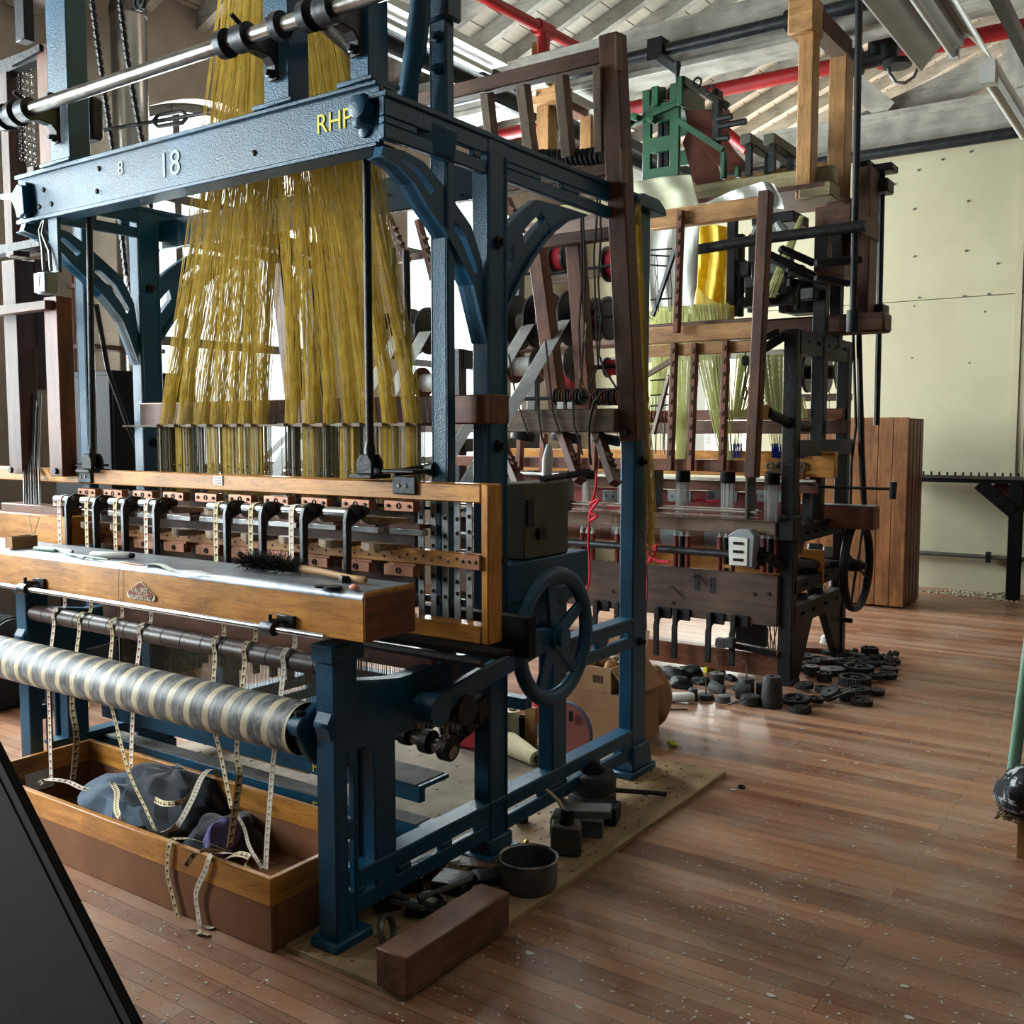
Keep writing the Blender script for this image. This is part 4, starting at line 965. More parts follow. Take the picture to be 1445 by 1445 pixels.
# ================================================================== creel leaning on the back of the blue loom
pb, pt_ = at(888,622,X=-2.03), at(859,46,X=-2.03)
creel = thing('creel_frame', 'dark brown timber creel frame leaning behind the blue loom, carrying large bobbins', 'creel', (-3.0, pb.y, 1.5))
def cy(z): return pb.y+(pt_.y-pb.y)*(z-pb.z)/(pt_.z-pb.z)
pw = .062
MB().bar(pb+Vector((0,.03,0)), pt_+Vector((0,.03,0)), .085, .085, up=(0,1,0)).build('creel_post', M['darkZ'], creel, bevel=.005)
for px,py in ((873,75),(880,235)):
    q = at(px,py,X=-1.985); MB().cbox(q,.008,.05,.13,rx=.06).build('tenon_end', M['greyZ'], creel)
q = at(884,610,Y=pb.y-.02); MB().lathe(q,(0,-1,0),[(.016,0),(.014,.012)],8).build('bolt', M['iron'], creel)
MB().bar((-4.05,pb.y+.03,pb.z),(-4.05,pt_.y+.03,pt_.z),.085,.085,up=(0,1,0)).build('creel_post', M['darkZ'], creel, bevel=.005)
def crail(name, px, py0, py1, mt, dy=.03, x0=-4.05, x1=-2.07, d=.06, x1px=None):
    z = None; Y = 3.7
    for _ in range(4):
        a, b = at(px,py0,Y=Y), at(px,py1,Y=Y); Y = cy((a.z+b.z)/2)+dy
    x1 = at(x1px,(py0+py1)/2,Y=Y).x if x1px else x1
    return MB().box(x0,x1,Y-d/2,Y+d/2,b.z,a.z).build(name, mt, creel, bevel=.004), Y, a.z, b.z
crail('creel_rail', 842, 72, 95, M['darkX'])
_, Yr, z1, z0 = crail('creel_rail', 850, 233, 251, M['darkX'])
# black bobbins on a rod above that rail
def bobrow(pxs, py, Y, r, mt, par, mt2=None):
    for i, px in enumerate(pxs):
        q = at(px,py,Y=Y); MB().lathe(q-Vector((.011,0,0)),(1,0,0),[(r,0),(r,.005),(r*.6,.008),(r*.6,.014),(r,.017),(r,.022)],14).build('pulley', mt if i%2 or not mt2 else mt2, par)
bobrow([757,765,773,781,789, 806,813,820,827,834,841,848], 222, Yr+.01, .034, M['iron3'], creel)
a, b = at(740,228,Y=Yr+.01), at(850,216,Y=Yr+.01); MB().tube([(a.x,Yr+.01,a.z),(b.x,Yr+.01,a.z)],.008,8).build('pulley_rod', M['iron2'], creel)
# notched slats under the top rail
for (xa,ya,xb_,yb,w) in ((687,131,694,196,.035),(738,120,752,232,.038),(792,107,803,222,.038),(846,95,848,215,.03)):
    Y1, Y2 = 3.6, 3.66
    MB().bar(at(xa,ya,Y=Y1),at(xb_,yb,Y=Y2),w*1.25,.05,up=(0,1,0)).build('creel_slat', M['greyZ'], creel, bevel=.003)
# lower frame: posts, rails
crail('creel_rail', 812, 328, 345, M['darkX'], dy=.10, x0=at(758,335,Y=3.85).x, d=.05)
for (xa,ya,xb_,yb) in ((757,342,792,592),(812,338,832,592)):
    MB().bar(at(xa,ya,Y=3.86),at(xb_-2,yb,Y=4.0),.07,.07,up=(0,1,0)).build('creel_upright', M['mahogZ'], creel, bevel=.004)
_, Yb, zb1, zb0 = crail('creel_rail', 850, 577, 610, M['greyX'], dy=-.0, x0=-4.05, d=.10)
bobrow([788,796,804,812,820, 840,848,856,864,872], 560, Yb+.08, .038, M['mahogX'], creel, M['iron3'])
a = at(780,562,Y=Yb+.08); MB().tube([(a.x-.9,Yb+.08,a.z),(-2.1,Yb+.08,a.z)],.009,8).build('pulley_rod', M['iron2'], creel)
for px in (792,806): q = at(px,572,Y=Yb+.05); MB().cbox(q,.03,.02,.03).build('pulley_tag', M['fix'], creel)
# slanting notched weight levers under the lower rail
for (xa,ya,xb_,yb,mt) in ((792,608,818,680,'mahogZ'),(842,606,868,683,'darkZ'),(700,608,735,690,'mahogZ')):
    lv = MB().bar(at(xa,ya,Y=Yb),at(xb_,yb,Y=Yb-.12),.035,.05,up=(0,1,0)).build('weight_lever', M[mt], creel, bevel=.003)
    for i in range(6):
        q = at(xa+(xb_-xa)*(.45+.1*i)+6, ya+(yb-ya)*(.45+.1*i), Y=Yb-.08); MB().cbox(q,.02,.03,.012,ry=.5).build('lever_tooth', M[mt], lv)
for (xa,ya,xb_,yb,w) in ((545,300,575,370,.03),(590,310,612,395,.03),(715,280,735,330,.035)):
    lv = MB().bar(at(xa,ya,Y=4.1),at(xb_,yb,Y=4.15),w,.04,up=(0,1,0)).build('weight_lever', M['mahogZ'], creel, bevel=.003)
    for i in range(5):
        q = at(xa+(xb_-xa)*(.3+.15*i)+3, ya+(yb-ya)*(.3+.15*i), Y=4.1); MB().cbox(q,.03,.03,.014,ry=.5).build('lever_tooth', M['mahogZ'], lv)
a = at(560,366,Y=4.2); MB().box(-3.9,at(607,360,Y=4.2).x+.1,4.2,4.24,a.z-.015,a.z+.02).build('creel_rail', M['mahogX'], creel)
# reeds and braces: rods in the gap
for (pts,r_,Y) in (([(690,392),(770,384)],.008,4.1),([(770,388),(880,372)],.008,4.2),([(820,448),(905,446)],.007,4.0),([(820,520),(880,516)],.012,4.05)):
    MB().tube([at(*p_,Y=Y) for p_ in pts],r_,6).build('creel_rod', M['iron2'], creel)
# flat brown bar and big red package pieces deeper in
MB().bar(at(752,398,Y=4.3),at(880,378,Y=4.3),.02,.05).build('creel_rail', M['greyX'], creel)
# ---- big flanged bobbins (things held by the creel)
def spool(name, label, c, r, w, barrel, mt, mt_y, group, tilt=0):
    t = thing(name, label, 'bobbin', c, group)
    for sx in (-1,1):
        x = c[0]+sx*w/2
        MB().lathe((x-.009,c[1],c[2]),(1,0,0),[(r*.93,0),(r,.003),(r,.015),(r*.93,.018)],32).build('flange', mt, t)
        MB().torus((x+sx*.009,c[1],c[2]),(1,0,0),r*.84,.005,32,6).build('flange_rim', mt, t)
    MB().lathe((c[0]-w/2,c[1],c[2]),(1,0,0),[(barrel,0),(barrel*1.03,w*.5),(barrel,w)],24).build('yarn_barrel', mt_y, t)
    return t
M['flange'] = plain('black_flange', srgb(22,20,22), srgb(36,32,34), rough=.35, sc=8)
GR = 'large black bobbins on the creel'
YS = 4.18
SP = [((745,455),.135,'large black flanged bobbin with white yarn, nearest the middle blue leg'),
      ((792,451),.135,'large black flanged bobbin with white yarn beside the brown creel upright'),
      ((560,474),.125,'large black flanged bobbin half hidden behind the outermost yellow cords'),
      ((594,468),.125,'large black flanged bobbin just left of the tall blue post')]
spo = []
for (px,py),r,lab in SP:
    q = at(px,py,Y=YS); spo.append(spool('yarn_bobbin', lab, q, r, .115, .045, M['flange'], M['white_y'], GR))
for (px,py),r,lab,my in (((850,450),.105,'black flanged bobbin with red yarn behind the dark leaning post','redyarn'),((868,372),.085,'small dark red bobbin high beside the leaning creel post','redyarn'),((792,365),.07,'red bobbin high up between the brown creel uprights','redyarn')):
    q = at(px,py,Y=4.3); spool('yarn_bobbin', lab, q, r, .07, r*.8 if my=='redyarn' and r<.1 else .05, M['flange'], M[my], 'red yarn bobbins on the creel')
for px,py,lab in ((742,517,'white yarn bobbin lying below the first large black bobbin'),(790,514,'white yarn bobbin with a black end disc, right of its twin'),(610,540,'white yarn bobbin glimpsed between yellow cords and the tall post')):
    q = at(px,py,Y=4.1); t = thing('white_bobbin', lab, 'bobbin', q, 'white bobbins on the creel')
    MB().lathe(q-Vector((.065,0,0)),(1,0,0),[(.045,0),(.047,.065),(.045,.13)],24).build('yarn_barrel', M['white_y'], t)
    for x in (-.07,.068): MB().lathe(q+Vector((x,0,0)),(1,0,0),[(.082,0),(.082,.01)],26).build('flange', M['flange'] if x > 0 else M['mahogX'], t)
for px,py,lab in ((800,558,'small red bobbin below the white ones'),(873,538,'red bobbin tucked against the leaning post')):
    q = at(px,py-20,Y=4.35); t = thing('red_bobbin', lab, 'bobbin', q)
    MB().lathe(q-Vector((.06,0,0)),(1,0,0),[(.036,0),(.04,.06),(.036,.12)],18).build('yarn_barrel', M['redyarn'], t)
    MB().lathe(q+Vector((-.065,0,0)),(1,0,0),[(.05,0),(.05,.008)],18).build('flange', M['flange'], t)
# white warps running down from the bobbins
def warp(label, src, dst, Ys, Yd, w0, w1, n=46):
    a, b = at(*src,Y=Ys), at(*dst,Y=Yd); mb = MB()
    for i in range(n):
        u = (i+.5)/n-.5
        if abs(((i*3)//n)-((i*3)/n)) < .04 and i > 2: continue
        mb.tube([a+Vector((u*w0,0,0)), b+Vector((u*w1,0,0))], .0019, 3, caps=False)
    o = mb.build('warp_sheet', M['warp'], None, a, smooth=False); tag(o, label, 'yarn', 'white warps drawn off the bobbins')
    return o
warp('white warp stretched down from the bobbin beside the brown upright', (795,452),(655,690),4.06,2.95,.07,.075)
warp('white warp stretched down from the bobbin nearest the middle blue leg', (745,458),(590,720),4.06,2.95,.07,.06)
warp('white warp behind the outermost yellow cords', (600,468),(505,640),4.06,3.0,.08,.07)
warp('faint white warp farther left between the yellow cords', (560,474),(470,650),4.06,3.0,.08,.06)
warp('white warp glimpsed through the lower yellow cords', (430,585),(382,680),3.6,2.95,.06,.09,30)
warp('wide white warp behind the lowest harness cords', (420,600),(330,690),3.6,2.95,.05,.05,30)
# hanging cords over the creel
def hang(label, pts, Y, r=.005, mt='cord'):
    o = MB().tube([at(*p_,Y=Y) for p_ in pts], r, 6).build('hanging_string', M[mt], None, at(*pts[0],Y=Y))
    tag(o, label, 'cord', 'cords hung over the creel')
hang('dark cord hanging straight down from the blue beam, leftmost of the close pair', [(820,305),(821,400),(817,460),(820,545),(822,560)], 3.72)
hang('dark cord hanging straight down from the blue beam, rightmost of the close pair', [(823,306),(825,380),(824,470),(821,520),(819,548)], 3.72)
hang('dark cord with a wavy kink passing right of the creel upright', [(843,262),(842,310),(838,360),(840,420),(842,480),(844,515),(836,535),(831,550),(836,558)], 3.7)
hang('dark cord running beside the leaning post to its foot', [(846,266),(848,330),(844,400),(848,450),(845,500),(852,520),(862,535),(870,548)], 3.7)
hang('loose dark cord looped over the right of the lower creel rail', [(872,548),(850,553),(838,568),(831,600),(832,640),(834,656)], 3.72, .006)
hang('dark cord crossing the lower creel rail near its middle', [(805,525),(808,560),(810,600),(818,625),(822,642)], 3.72)
hang('dark cord crossing the lower creel rail toward a wooden lever', [(770,480),(776,540),(780,580),(790,612)], 3.72)
hang('thin dark cord over the left end of the lower creel rail', [(756,520),(759,575),(764,615),(775,648)], 3.72)
hang('dark cord farthest left behind the white warps', [(718,500),(728,560),(745,612)], 3.72)
for px,py in ((828,462),(820,528)):
    q = at(px,py,Y=3.7); mb = MB()
    for i in range(12): mb.tube([q,q+Vector((random.uniform(-.015,.015),random.uniform(-.01,.01),-.04-random.random()*.03))],.002,4)
    mb.tube([q+Vector((0,0,.02)),q-Vector((0,0,.012))],[.006,.010],8)
    tag(mb.build('cord_tassel', M['rope'], None, q),'frayed knot ending on the hanging cords, %s' % ('upper one' if py < 500 else 'lower one'),'cord')
# flat black weights on wires
for px,py,s,lab in ((741,615,1,'flat black weight hanging on a wire left of the wooden levers'),(801,617,1.2,'round black weight hanging under the creel rail'),(776,690,1.15,'flat grey weight hanging lowest beside the red threads'),(858,620,1.1,'round black weight half behind the leaning post')):
    q = at(px,py,Y=4.0); t = thing('hanging_weight', lab, 'weight', q, 'weights hung under the creel')
    MB().lathe(q-Vector((0,.02,.022)),(.15,.1,1),[(.055*s,0),(.058*s,.006),(.058*s,.04),(.052*s,.046)],20).build('weight_disc', M['iron3'], t)
    MB().tube([q+Vector((.05*s,0,0)),q+Vector((.03,0,.08)),q+Vector((-.05*s,0,.05)),q+Vector((-.055*s,0,0))],.0025,5).build('wire', M['rope'], t)
# yellow hank hanging down the back blue leg
mb = MB(); HP = [at(x_,y_,X=-2.03) for x_,y_ in ((900,288),(903,400),(909,560),(914,640),(917,710))]
for i in range(44):
    o_ = Vector((random.uniform(-.004,.008),random.uniform(-.014,.014),0)); k = random.random()**1.6
    e = at(917+random.uniform(-6,6),725+75*k,X=-2.028)
    mb.tube(smooth([h_+o_*(1+.25*j) for j,h_ in enumerate(HP)]+[e+o_],3),.0013,3,caps=False)
tag(mb.build('yarn_hank', M['yarn'], None, HP[2], smooth=False), 'yellow hank of cord hanging down the back blue leg', 'yarn')
# ================================================================== the black loom farther back
lb = thing('ribbon_loom', 'old ribbon loom with black iron ends and brown timbers at the back', 'loom', (-3.2, 6.5, 0))
IR, XB, X0 = M['iron'], -2.05, -4.6
def bx(name, mt, x0,x1,y0,y1,z0,z1, bev=.004, par=lb): return MB().box(x0,x1,y0,y1,z0,z1).build(name, mt, par, bevel=bev)
def zat(px,py,Y): return at(px,py,Y=Y).z
for xc in (XB, X0):
    a = bx('front_post', IR, xc-.095, xc-.01, 5.95, 6.04, 0, 2.165)
    bx('post_foot', IR, xc-.115, xc+.01, 5.92, 6.07, 0, .03, par=a)
    bx('inner_post', IR, xc-.08, xc, 6.42, 6.50, .97, 2.95)
    bx('inner_post', IR, xc-.07, xc, 6.72, 6.80, 2.1, 2.95)
    bx('rear_post', IR, xc-.08, xc, 6.95, 7.03, 0, 2.12)
    t = MB(); slotY(t, xc-.07, xc-.005, 6.0, 7.05, 2.02, 2.16, [(6.12,6.17),(6.28,6.36),(6.46,6.54),(6.64,6.68),(6.82,6.92)], 2.10, .022); t.build('top_rail', IR, lb)
    bx('flat_tie', M['iron3'], xc-.04, xc, 6.0, 7.12, 1.40, 1.50)
    t = MB(); slotY(t, xc-.07, xc-.005, 6.0, 6.9, .87, .97, [(6.15,6.22),(6.3,6.38),(6.48,6.56)], .92, .02); t.box(xc-.08,xc+.01,6.0,6.9,.965,.985); t.build('slotted_rail', IR, lb)
    t = MB(); slotY(t, xc-.07, xc-.005, 6.0, 6.9, .56, .64, [(6.12,6.22),(6.45,6.6)], .6, .02); t.build('slotted_rail', IR, lb)
    t = MB(); slotY(t, xc-.07, xc-.005, 6.0, 7.0, .36, .48, [(6.1,6.18),(6.3,6.38),(6.55,6.63),(6.78,6.86)], .42, .022)
    t.build('arch_rail', IR, lb)
    t = MB(); t.prism([(5.96,0),(6.10,0),(6.36,.37),(6.22,.40),(6.0,.42)],'X',xc-.06,xc-.01); t.build('arch_leg', IR, lb, bevel=.005)
    t = MB(); t.prism([(7.03,0),(6.90,0),(6.58,.37),(6.72,.42),(7.0,.42)],'X',xc-.06,xc-.01); t.build('arch_leg', IR, lb, bevel=.005)
    MB().tube([(xc-.04,6.98,.25),(xc+.06,6.98,.25)],.018,8).build('stub_pin', IR, lb)
zb1, zb0 = zat(1100,812,5.93), zat(1100,885,5.93)
M['apron'] = wood('soiled_brown_board', srgb(58,42,34), srgb(92,70,56), 'X', 3, .6, .1)
bd = bx('front_board', M['apron'], X0, XB-.09, 5.915, 5.945, zb0, zb1)
for px,py in ((1065,838),(1085,838),(950,851),(865,835)):
    MB().lathe(at(px,py,Y=5.915),(0,-1,0),[(.014,0),(.012,.006)],8).build('bolt', IR, bd)
for px,py in ((984,822),(1006,826)):
    q = at(px,py,Y=5.915); MB().cbox(q,.035,.004,.10).build('strap_plate', IR, bd)
for px,py in ((985,812),(950,828)):
    q = at(px,py,Y=5.905); MB().tube([q+Vector((-.035,0,-.015)),q+Vector((-.01,-.02,.005)),q+Vector((.01,-.02,.003)),q+Vector((.075,-.01,-.06))],.004,6).build('wire_hook', IR, bd)
q = at(1028,801,Y=5.93); MB().cbox(q+Vector((0,0,.01)),.05,.04,.02).build('wood_chip', M['pineX'], bd)
# hanging irons under the board
for px in (1045,1011,963,937,880,850):
    q = at(px, 868+(px-1000)*.1, Y=5.90); x = q.x
    t = MB(); t.box(x-.05,x+.05,5.895,5.915,zb0-.02,zb0+.05); t.box(x-.052,x-.02,5.86,5.90,zb0-.03,zb0+.05)
    t.prism([(x-.05,zb0),(x-.02,zb0),(x-.03,zb0-.07),(x-.03,zb0-.27),(x-.065,zb0-.27),(x-.065,zb0-.07)],'Y',5.875,5.895)
    h = t.build('hanging_iron', IR, lb, bevel=.002)
bx('floor_beam', M['mahogX'], X0, XB-.09, 5.97, 6.05, .03, .17)
a, b = at(1010,905,Y=5.86), at(1096,922,Y=5.95); MB().bar(a,(XB-.1,5.95,b.z),.05,.035).build('treadle', IR, lb)
for px in (1018,1030): q = at(px,907,Y=5.84); MB().cbox(q,.06,.05,.06).build('treadle_weight', M['iron3'], lb, bevel=.004)
for px in (1050,1070):
    q = at(px,898,Y=6.4); MB().prism([(q.x-.06,.12),(q.x+.06,.12),(q.x+.06,q.z+.05),(q.x+.03,q.z+.1),(q.x-.03,q.z+.1),(q.x-.06,q.z+.05)],'Y',6.4,6.43).build('cam_plate', IR, lb)
for k in range(7):
    q = at(1085+k*2.3,920,Y=6.2); MB().tube([(q.x,6.2,.15),(q.x+random.uniform(-.08,.08),6.2+random.uniform(-.1,.1),.42)],.004,5).build('tie_wire', M['iron2'], lb)
bx('post_stub', IR, at(1068,900,Y=6.6).x-.04, at(1068,900,Y=6.6).x+.04, 6.6,6.66,0,.5)
# shelf, rods and khaki brackets
zs1, zs0 = zat(1100,737,5.88), zat(1100,756,5.88)
bx('shelf_rail', M['greyX'], X0, XB-.09, 5.86, 5.94, zs0, zs1)
q = at(1108,742,Y=5.9); bx('rail_bracket', IR, q.x-.05, q.x+.06, 5.88, 6.02, q.z-.09, q.z+.06, .006)
MB().tube([at(1100,735,Y=5.86),at(1104,728,Y=5.86),at(1108,733,Y=5.86)],.012,8).build('rail_clip', IR, lb)
for px0,px1,ya,yb in ((920,938,664,723),(1052,1068,672,734),(798,812,664,722)):
    a, b = at(px0,ya,Y=5.72), at(px0,yb,Y=5.72); e = at(px1,(ya+yb)/2,Y=5.9)
    MB().prism([(a.x,5.72),(a.x+.012,5.72),(e.x,5.88),(e.x-.012,5.88)],'Z',b.z,a.z).build('bracket_plate', M['khaki'], lb)
a, b = at(690,706,Y=5.75), at(1064,722,Y=5.75)
for dz, dy in ((0,0),(.012,.03),(-.012,.05),(.005,.09),(-.03,.02)):
    MB().tube([(a.x,5.75+dy,(a.z+b.z)/2+dz),(b.x+.02,5.75+dy,(a.z+b.z)/2+dz)],.006,6).build('guide_rod', M['chrome'], lb)
bx('glass_ledge', M['chrome'], X0, at(1052,732,Y=5.8).x, 5.78, 5.84, zs1+.02, zs1+.03)
# clear heddle bundles with black ferrules and dark tubes
for px in (964,1027,880,830,1090,712):
    q0, q1, q2, q3, q4 = (at(px,y_+ (px-964)*.03,Y=5.98) for y_ in (668,680,745,752,800))
    x = q0.x; t = MB().lathe((x,5.98,q1.z),(0,0,1),[(.045,0),(.048,.03),(.045,q0.z-q1.z+.02)],14).build('ferrule', M['black'], lb)
    mb = MB()
    for i in range(46):
        dx, dy = random.uniform(-.043,.043), random.uniform(-.03,.03)
        mb.tube([(x+dx,5.98+dy,q1.z),(x+dx*.95,5.98+dy,q2.z-.02)],.0016,3,caps=False)
    mb.build('clear_heddle', M['white_y'], lb, smooth=False)
    for dx in (-.045,0,.04):
        MB().lathe((x+dx,5.98,q4.z-.02),(0,0,1),[(.017,0),(.017,q3.z-q4.z)],10).build('lingo_tube', M['reddull'] if dx else M['black'], lb)
        MB().lathe((x+dx,5.98,q3.z-.02),(0,0,1),[(.017,0),(.009,.03),(.006,.05)],10).build('lingo_cap', M['white_y'], lb)
bx('cloth_shelf', M['mahogX'], X0, XB+.02, 6.25, 6.3, zat(1000,692,6.25), zat(1000,678,6.25))
bx('ledge_strip', M['white_y'], X0, XB+.02, 6.2, 6.26, zat(1000,677,6.2), zat(1000,674,6.2))
for px0,px1 in ((942,975),(997,1040),(1068,1102),(850,880),(900,915)):
    a, b = at(px0,692,Y=6.12), at(px1,709,Y=6.12)
    p_ = MB().box(a.x,b.x,6.12,6.14,b.z,a.z).build('race_plate', M['tin'], lb, bevel=.002)
    for f in (.2,.5,.8): MB().lathe((a.x+(b.x-a.x)*f,6.12,(a.z+b.z)/2),(0,-1,0),[(.008,0),(.006,.003)],8).build('rivet', IR, p_)
bx('red_panel', M['reddull'], X0, XB-.1, 6.3, 6.33, zat(1000,742,6.3), zat(1000,693,6.3))
zz = zat(1000,757,6.2); ro = MB().lathe((X0+.1,6.2,zz),(1,0,0),[(.075,0),(.075,-X0-.1+XB-.05)],22).build('warp_roller', M['mahogX'], lb)
for px in (938,1000,870,1060): q = at(px,757,Y=6.2); MB().lathe((q.x,6.2,zz),(1,0,0),[(.0765,0),(.0765,.16)],22).build('roller_cloth', M['plastic'], ro)
bx('orange_board', M['oakX'], at(905,790,Y=6.5).x, XB-.0, 6.5, 6.53, zat(1000,812,6.5), zat(1000,766,6.5))
bx('orange_board', M['oakX'], X0, at(1178,650,Y=6.4).x, 6.40, 6.46, zat(1000,670,6.4), zat(1000,640,6.4)+.02)
for px in (1087,1100,1131):
    q = at(px,658,Y=6.38); MB().torus(q,(0,1,0),.022,.009,14,6).build('tension_ring', M['tin'], lb)
for k in range(3):
    for px0,px1 in ((1083,1104),(1121,1136)):
        a, b = at(px0,665+k*4,Y=6.36), at(px1,667+k*4,Y=6.36); MB().box(a.x,b.x,6.33,6.37,b.z-.003,a.z).build('wood_finger', M['mahogX'], lb)
# dark boxy beam at the right, brown
a, b = at(1122,712,Y=6.6), at(1232,742,Y=6.6)
rb = bx('rear_breast_beam', M['mahogX'], a.x-.5, b.x, 6.6, 6.75, zat(1170,745,6.6), zat(1170,714,6.6)); bx('steel_strip', M['tin'], a.x-.4, b.x-.005, 6.6, 6.74, zat(1170,714,6.6), zat(1170,713,6.6)+.004, .001, rb)
bx('upright_iron', M['iron3'], at(1141,690,Y=6.3).x-.04, at(1141,690,Y=6.3).x+.03, 6.3, 6.33, zat(1140,742,6.3), zat(1140,676,6.3))
MB().lathe(at(1139,733,Y=6.29),(0,-1,0),[(.02,0),(.015,.015)],10).build('bolt', IR, lb)
# steel shaft across the front
a, b = at(790,763,Y=5.86), at(1060,786,Y=5.86); zz = (a.z+b.z)/2
sh = MB().tube([(X0-.1,5.86,zz),(b.x,5.86,zz)],.024,12).build('cross_shaft', M['iron2'], lb)
q = at(1068,785,Y=5.86); MB().lathe(q-Vector((.04,0,0)),(1,0,0),[(.03,0),(.065,.01),(.065,.035),(.03,.04),(.03,.05),(.06,.055),(.06,.08),(.03,.085)],14).build('shaft_coupling', IR, sh)
MB().tube([q+Vector((0,0,-.08)),q+Vector((0,0,.11))],.018,8).build('coupling_pin', IR, sh)
MB().tube([q,q+Vector((.08,0,-.0)),at(1092,792,Y=5.9),at(1104,800,Y=5.95)],[.03,.036,.034,.026],10).build('hand_crank', IR, sh)
q = at(778,757,Y=5.86); g = MB(); g.lathe(q-Vector((.05,0,0)),(1,0,0),[(.06,0),(.06,.1)],22)
for i in range(22): g.cbox((q.x,5.86+.064*math.cos(i*2*math.pi/22),q.z+.064*math.sin(i*2*math.pi/22)),.1,.008,.008,rx=i*2*math.pi/22)
g.build('pinion', IR, sh)
q = at(1049,774,Y=5.78); mbx = MB(); mbx.prism([(q.x-.075,q.z-.10),(q.x+.075,q.z-.11),(q.x+.085,q.z+.085),(q.x+.05,q.z+.12),(q.x-.03,q.z+.115),(q.x-.085,q.z+.08)],'Y',5.74,5.83)
co = mbx.build('pick_counter', M['plastic'], lb, bevel=.006)
q2 = Vector((q.x-.012,5.735,q.z-.015)); MB().cbox(q2,.115,.01,.17).build('counter_face', M['fix'], co, bevel=.003)
for dz in (.05,0,-.05): MB().cbox(q2+Vector((0,-.006,dz)),.065,.006,.016).build('counter_window', M['black'], co)
# flywheel and connecting rod
wc2 = at(1209,800,X=-1.92); wc2.z = .66
fw_ = MB().torus(wc2,(1,0,0),.295,.018,48,8,sq=.03).build('flywheel', IR, lb)
for k in range(4):
    g = R(45+90*k+20); d = Vector((0,math.cos(g),math.sin(g))); MB().tube([wc2+d*.03,wc2+d*.285],.009,8).build('spoke', IR, fw_)
MB().lathe(wc2-Vector((.08,0,0)),(1,0,0),[(.04,0),(.045,.06),(.04,.11),(.02,.13)],16).build('hub', IR, fw_)
MB().tube([wc2-Vector((.7,0,0)),wc2+Vector((.06,0,0))],.025,10).build('axle', IR, fw_)
MB().tube([at(1212,468,X=-1.93),at(1216,650,X=-1.93),at(1221,746,X=-1.9)],[.018,.022,.02],8).build('connecting_rod', IR, lb)
MB().tube([at(1204,470,X=-1.99),at(1208,600,X=-1.99),at(1201,655,X=-1.99),at(1200,712,X=-1.99)],.010,8).build('pull_rod', IR, lb)
a, b = at(1220,689,Y=6.4), at(1256,690,Y=6.4)
ct = MB().tube([(a.x-.3,6.4,a.z),b],.009,8).build('control_rod', IR, lb); MB().tube([b+Vector((.02,0,.045)),b+Vector((.015,0,-.06))],.022,8).build('control_knob', M['iron2'], ct)
for px,py,s in ((1140,800,.12),(1150,780,.1),(1128,850,.1),(1175,790,.14),(1130,805,.09),(1180,830,.1),(1165,850,.12),(1150,832,.1)):
    q = at(px,py,X=-2.15); MB().cbox(q,s,s*1.2,s*.9,rx=.4,rz=.3).build('motion_casting', IR, lb, bevel=.012)
MB().tube([at(1120,795,X=-2.1),at(1190,800,X=-2.1)],.03,8).build('motion_shaft', IR, lb)
for k in range(24):
    q = at(1150+random.uniform(-6,24),830+random.uniform(-14,18),X=-2.6); MB().tube([q,q+Vector((random.uniform(-.05,.05),0,random.uniform(-.1,.05)))],.006,4).build('tangled_wire', M['rope'], lb)
# ---- pale timber frame hung in front
YF = 5.70
zt1, zt0 = zat(1071,277,YF), zat(1071,304,YF)
xl = at(917,310,Y=YF).x
bx('frame_rail', M['pineX'], xl, at(1072,290,Y=YF).x, YF, YF+.07, zt0, zt1)
xa, xb2 = at(1073,270,Y=YF).x, at(1089,270,Y=YF).x
MB().bar((xa+.035,YF-.0,zat(1082,270,YF)),(xa-.01,YF-.02,zat(1065,674,YF)),.07,.085,up=(0,1,0)).build('frame_post', M['darkZ'], lb, bevel=.008)
bx('frame_rail', M['pineX'], xl-.1, at(1068,468,Y=YF).x, YF+.02, YF+.09, zat(1035,478,YF), zat(1035,457,YF)+.012)
bx('frame_rail', M['pineX'], xl-.1, at(1064,490,Y=YF).x, YF-.02, YF+.02, zat(1062,497,YF), zat(1062,480,YF))
bx('frame_rail', M['darkX'], xl-.1, at(1065,448,Y=YF).x, YF+.1, YF+.14, zat(1062,452,YF), zat(1062,445,YF))
bx('frame_lower_rail', M['mahogX'], X0, at(1056,655,Y=YF).x, YF+.02, YF+.09, zat(1056,667,YF), zat(1056,650,YF))
bx('brown_cross_rail', M['darkX'], X0, at(1197,600,Y=6.6).x, 6.6, 6.66, zat(1130,612,6.6), zat(1130,593,6.6))
bx('brown_cross_rail', M['mahogX'], X0, at(1190,580,Y=6.9).x, 6.9, 6.95, zat(1130,592,6.9), zat(1130,577,6.9))
for (xa_,ya,xb_,yb) in ((961,297,955,470),(952,484,946,664),(981,484,974,664),(1025,480,1019,664),(768,612,766,664),(735,612,733,664),(700,612,698,664),(815,612,813,664),(840,612,838,664)):
    sl = MB().bar(at(xa_,ya,Y=YF-.03),at(xb_,yb,Y=YF-.03),.035,.05,up=(0,1,0)).build('notched_slat', M['mahogZ'], lb, bevel=.003)
    if ya < 600:
        for i in range(9):
            f = .06+.1*i; q = at(xa_-3+(xb_-xa_)*f, ya+(yb-ya)*f, Y=YF-.055); MB().cbox(q,.014,.012,.03,ry=.25).build('slat_notch', M['darkZ'], sl)
for px,ya,yb in ((1012,502,612),):
    a, b = at(px,ya,Y=6.2), at(px+1,yb,Y=6.2); bx('frame_upright', M['darkZ'], a.x-.03, a.x+.03, 6.2, 6.26, b.z, a.z)
q = at(1075,582,Y=5.72); MB().cbox(q,.075,.10,.09).build('arm_block', M['pineZ'], lb, bevel=.006)
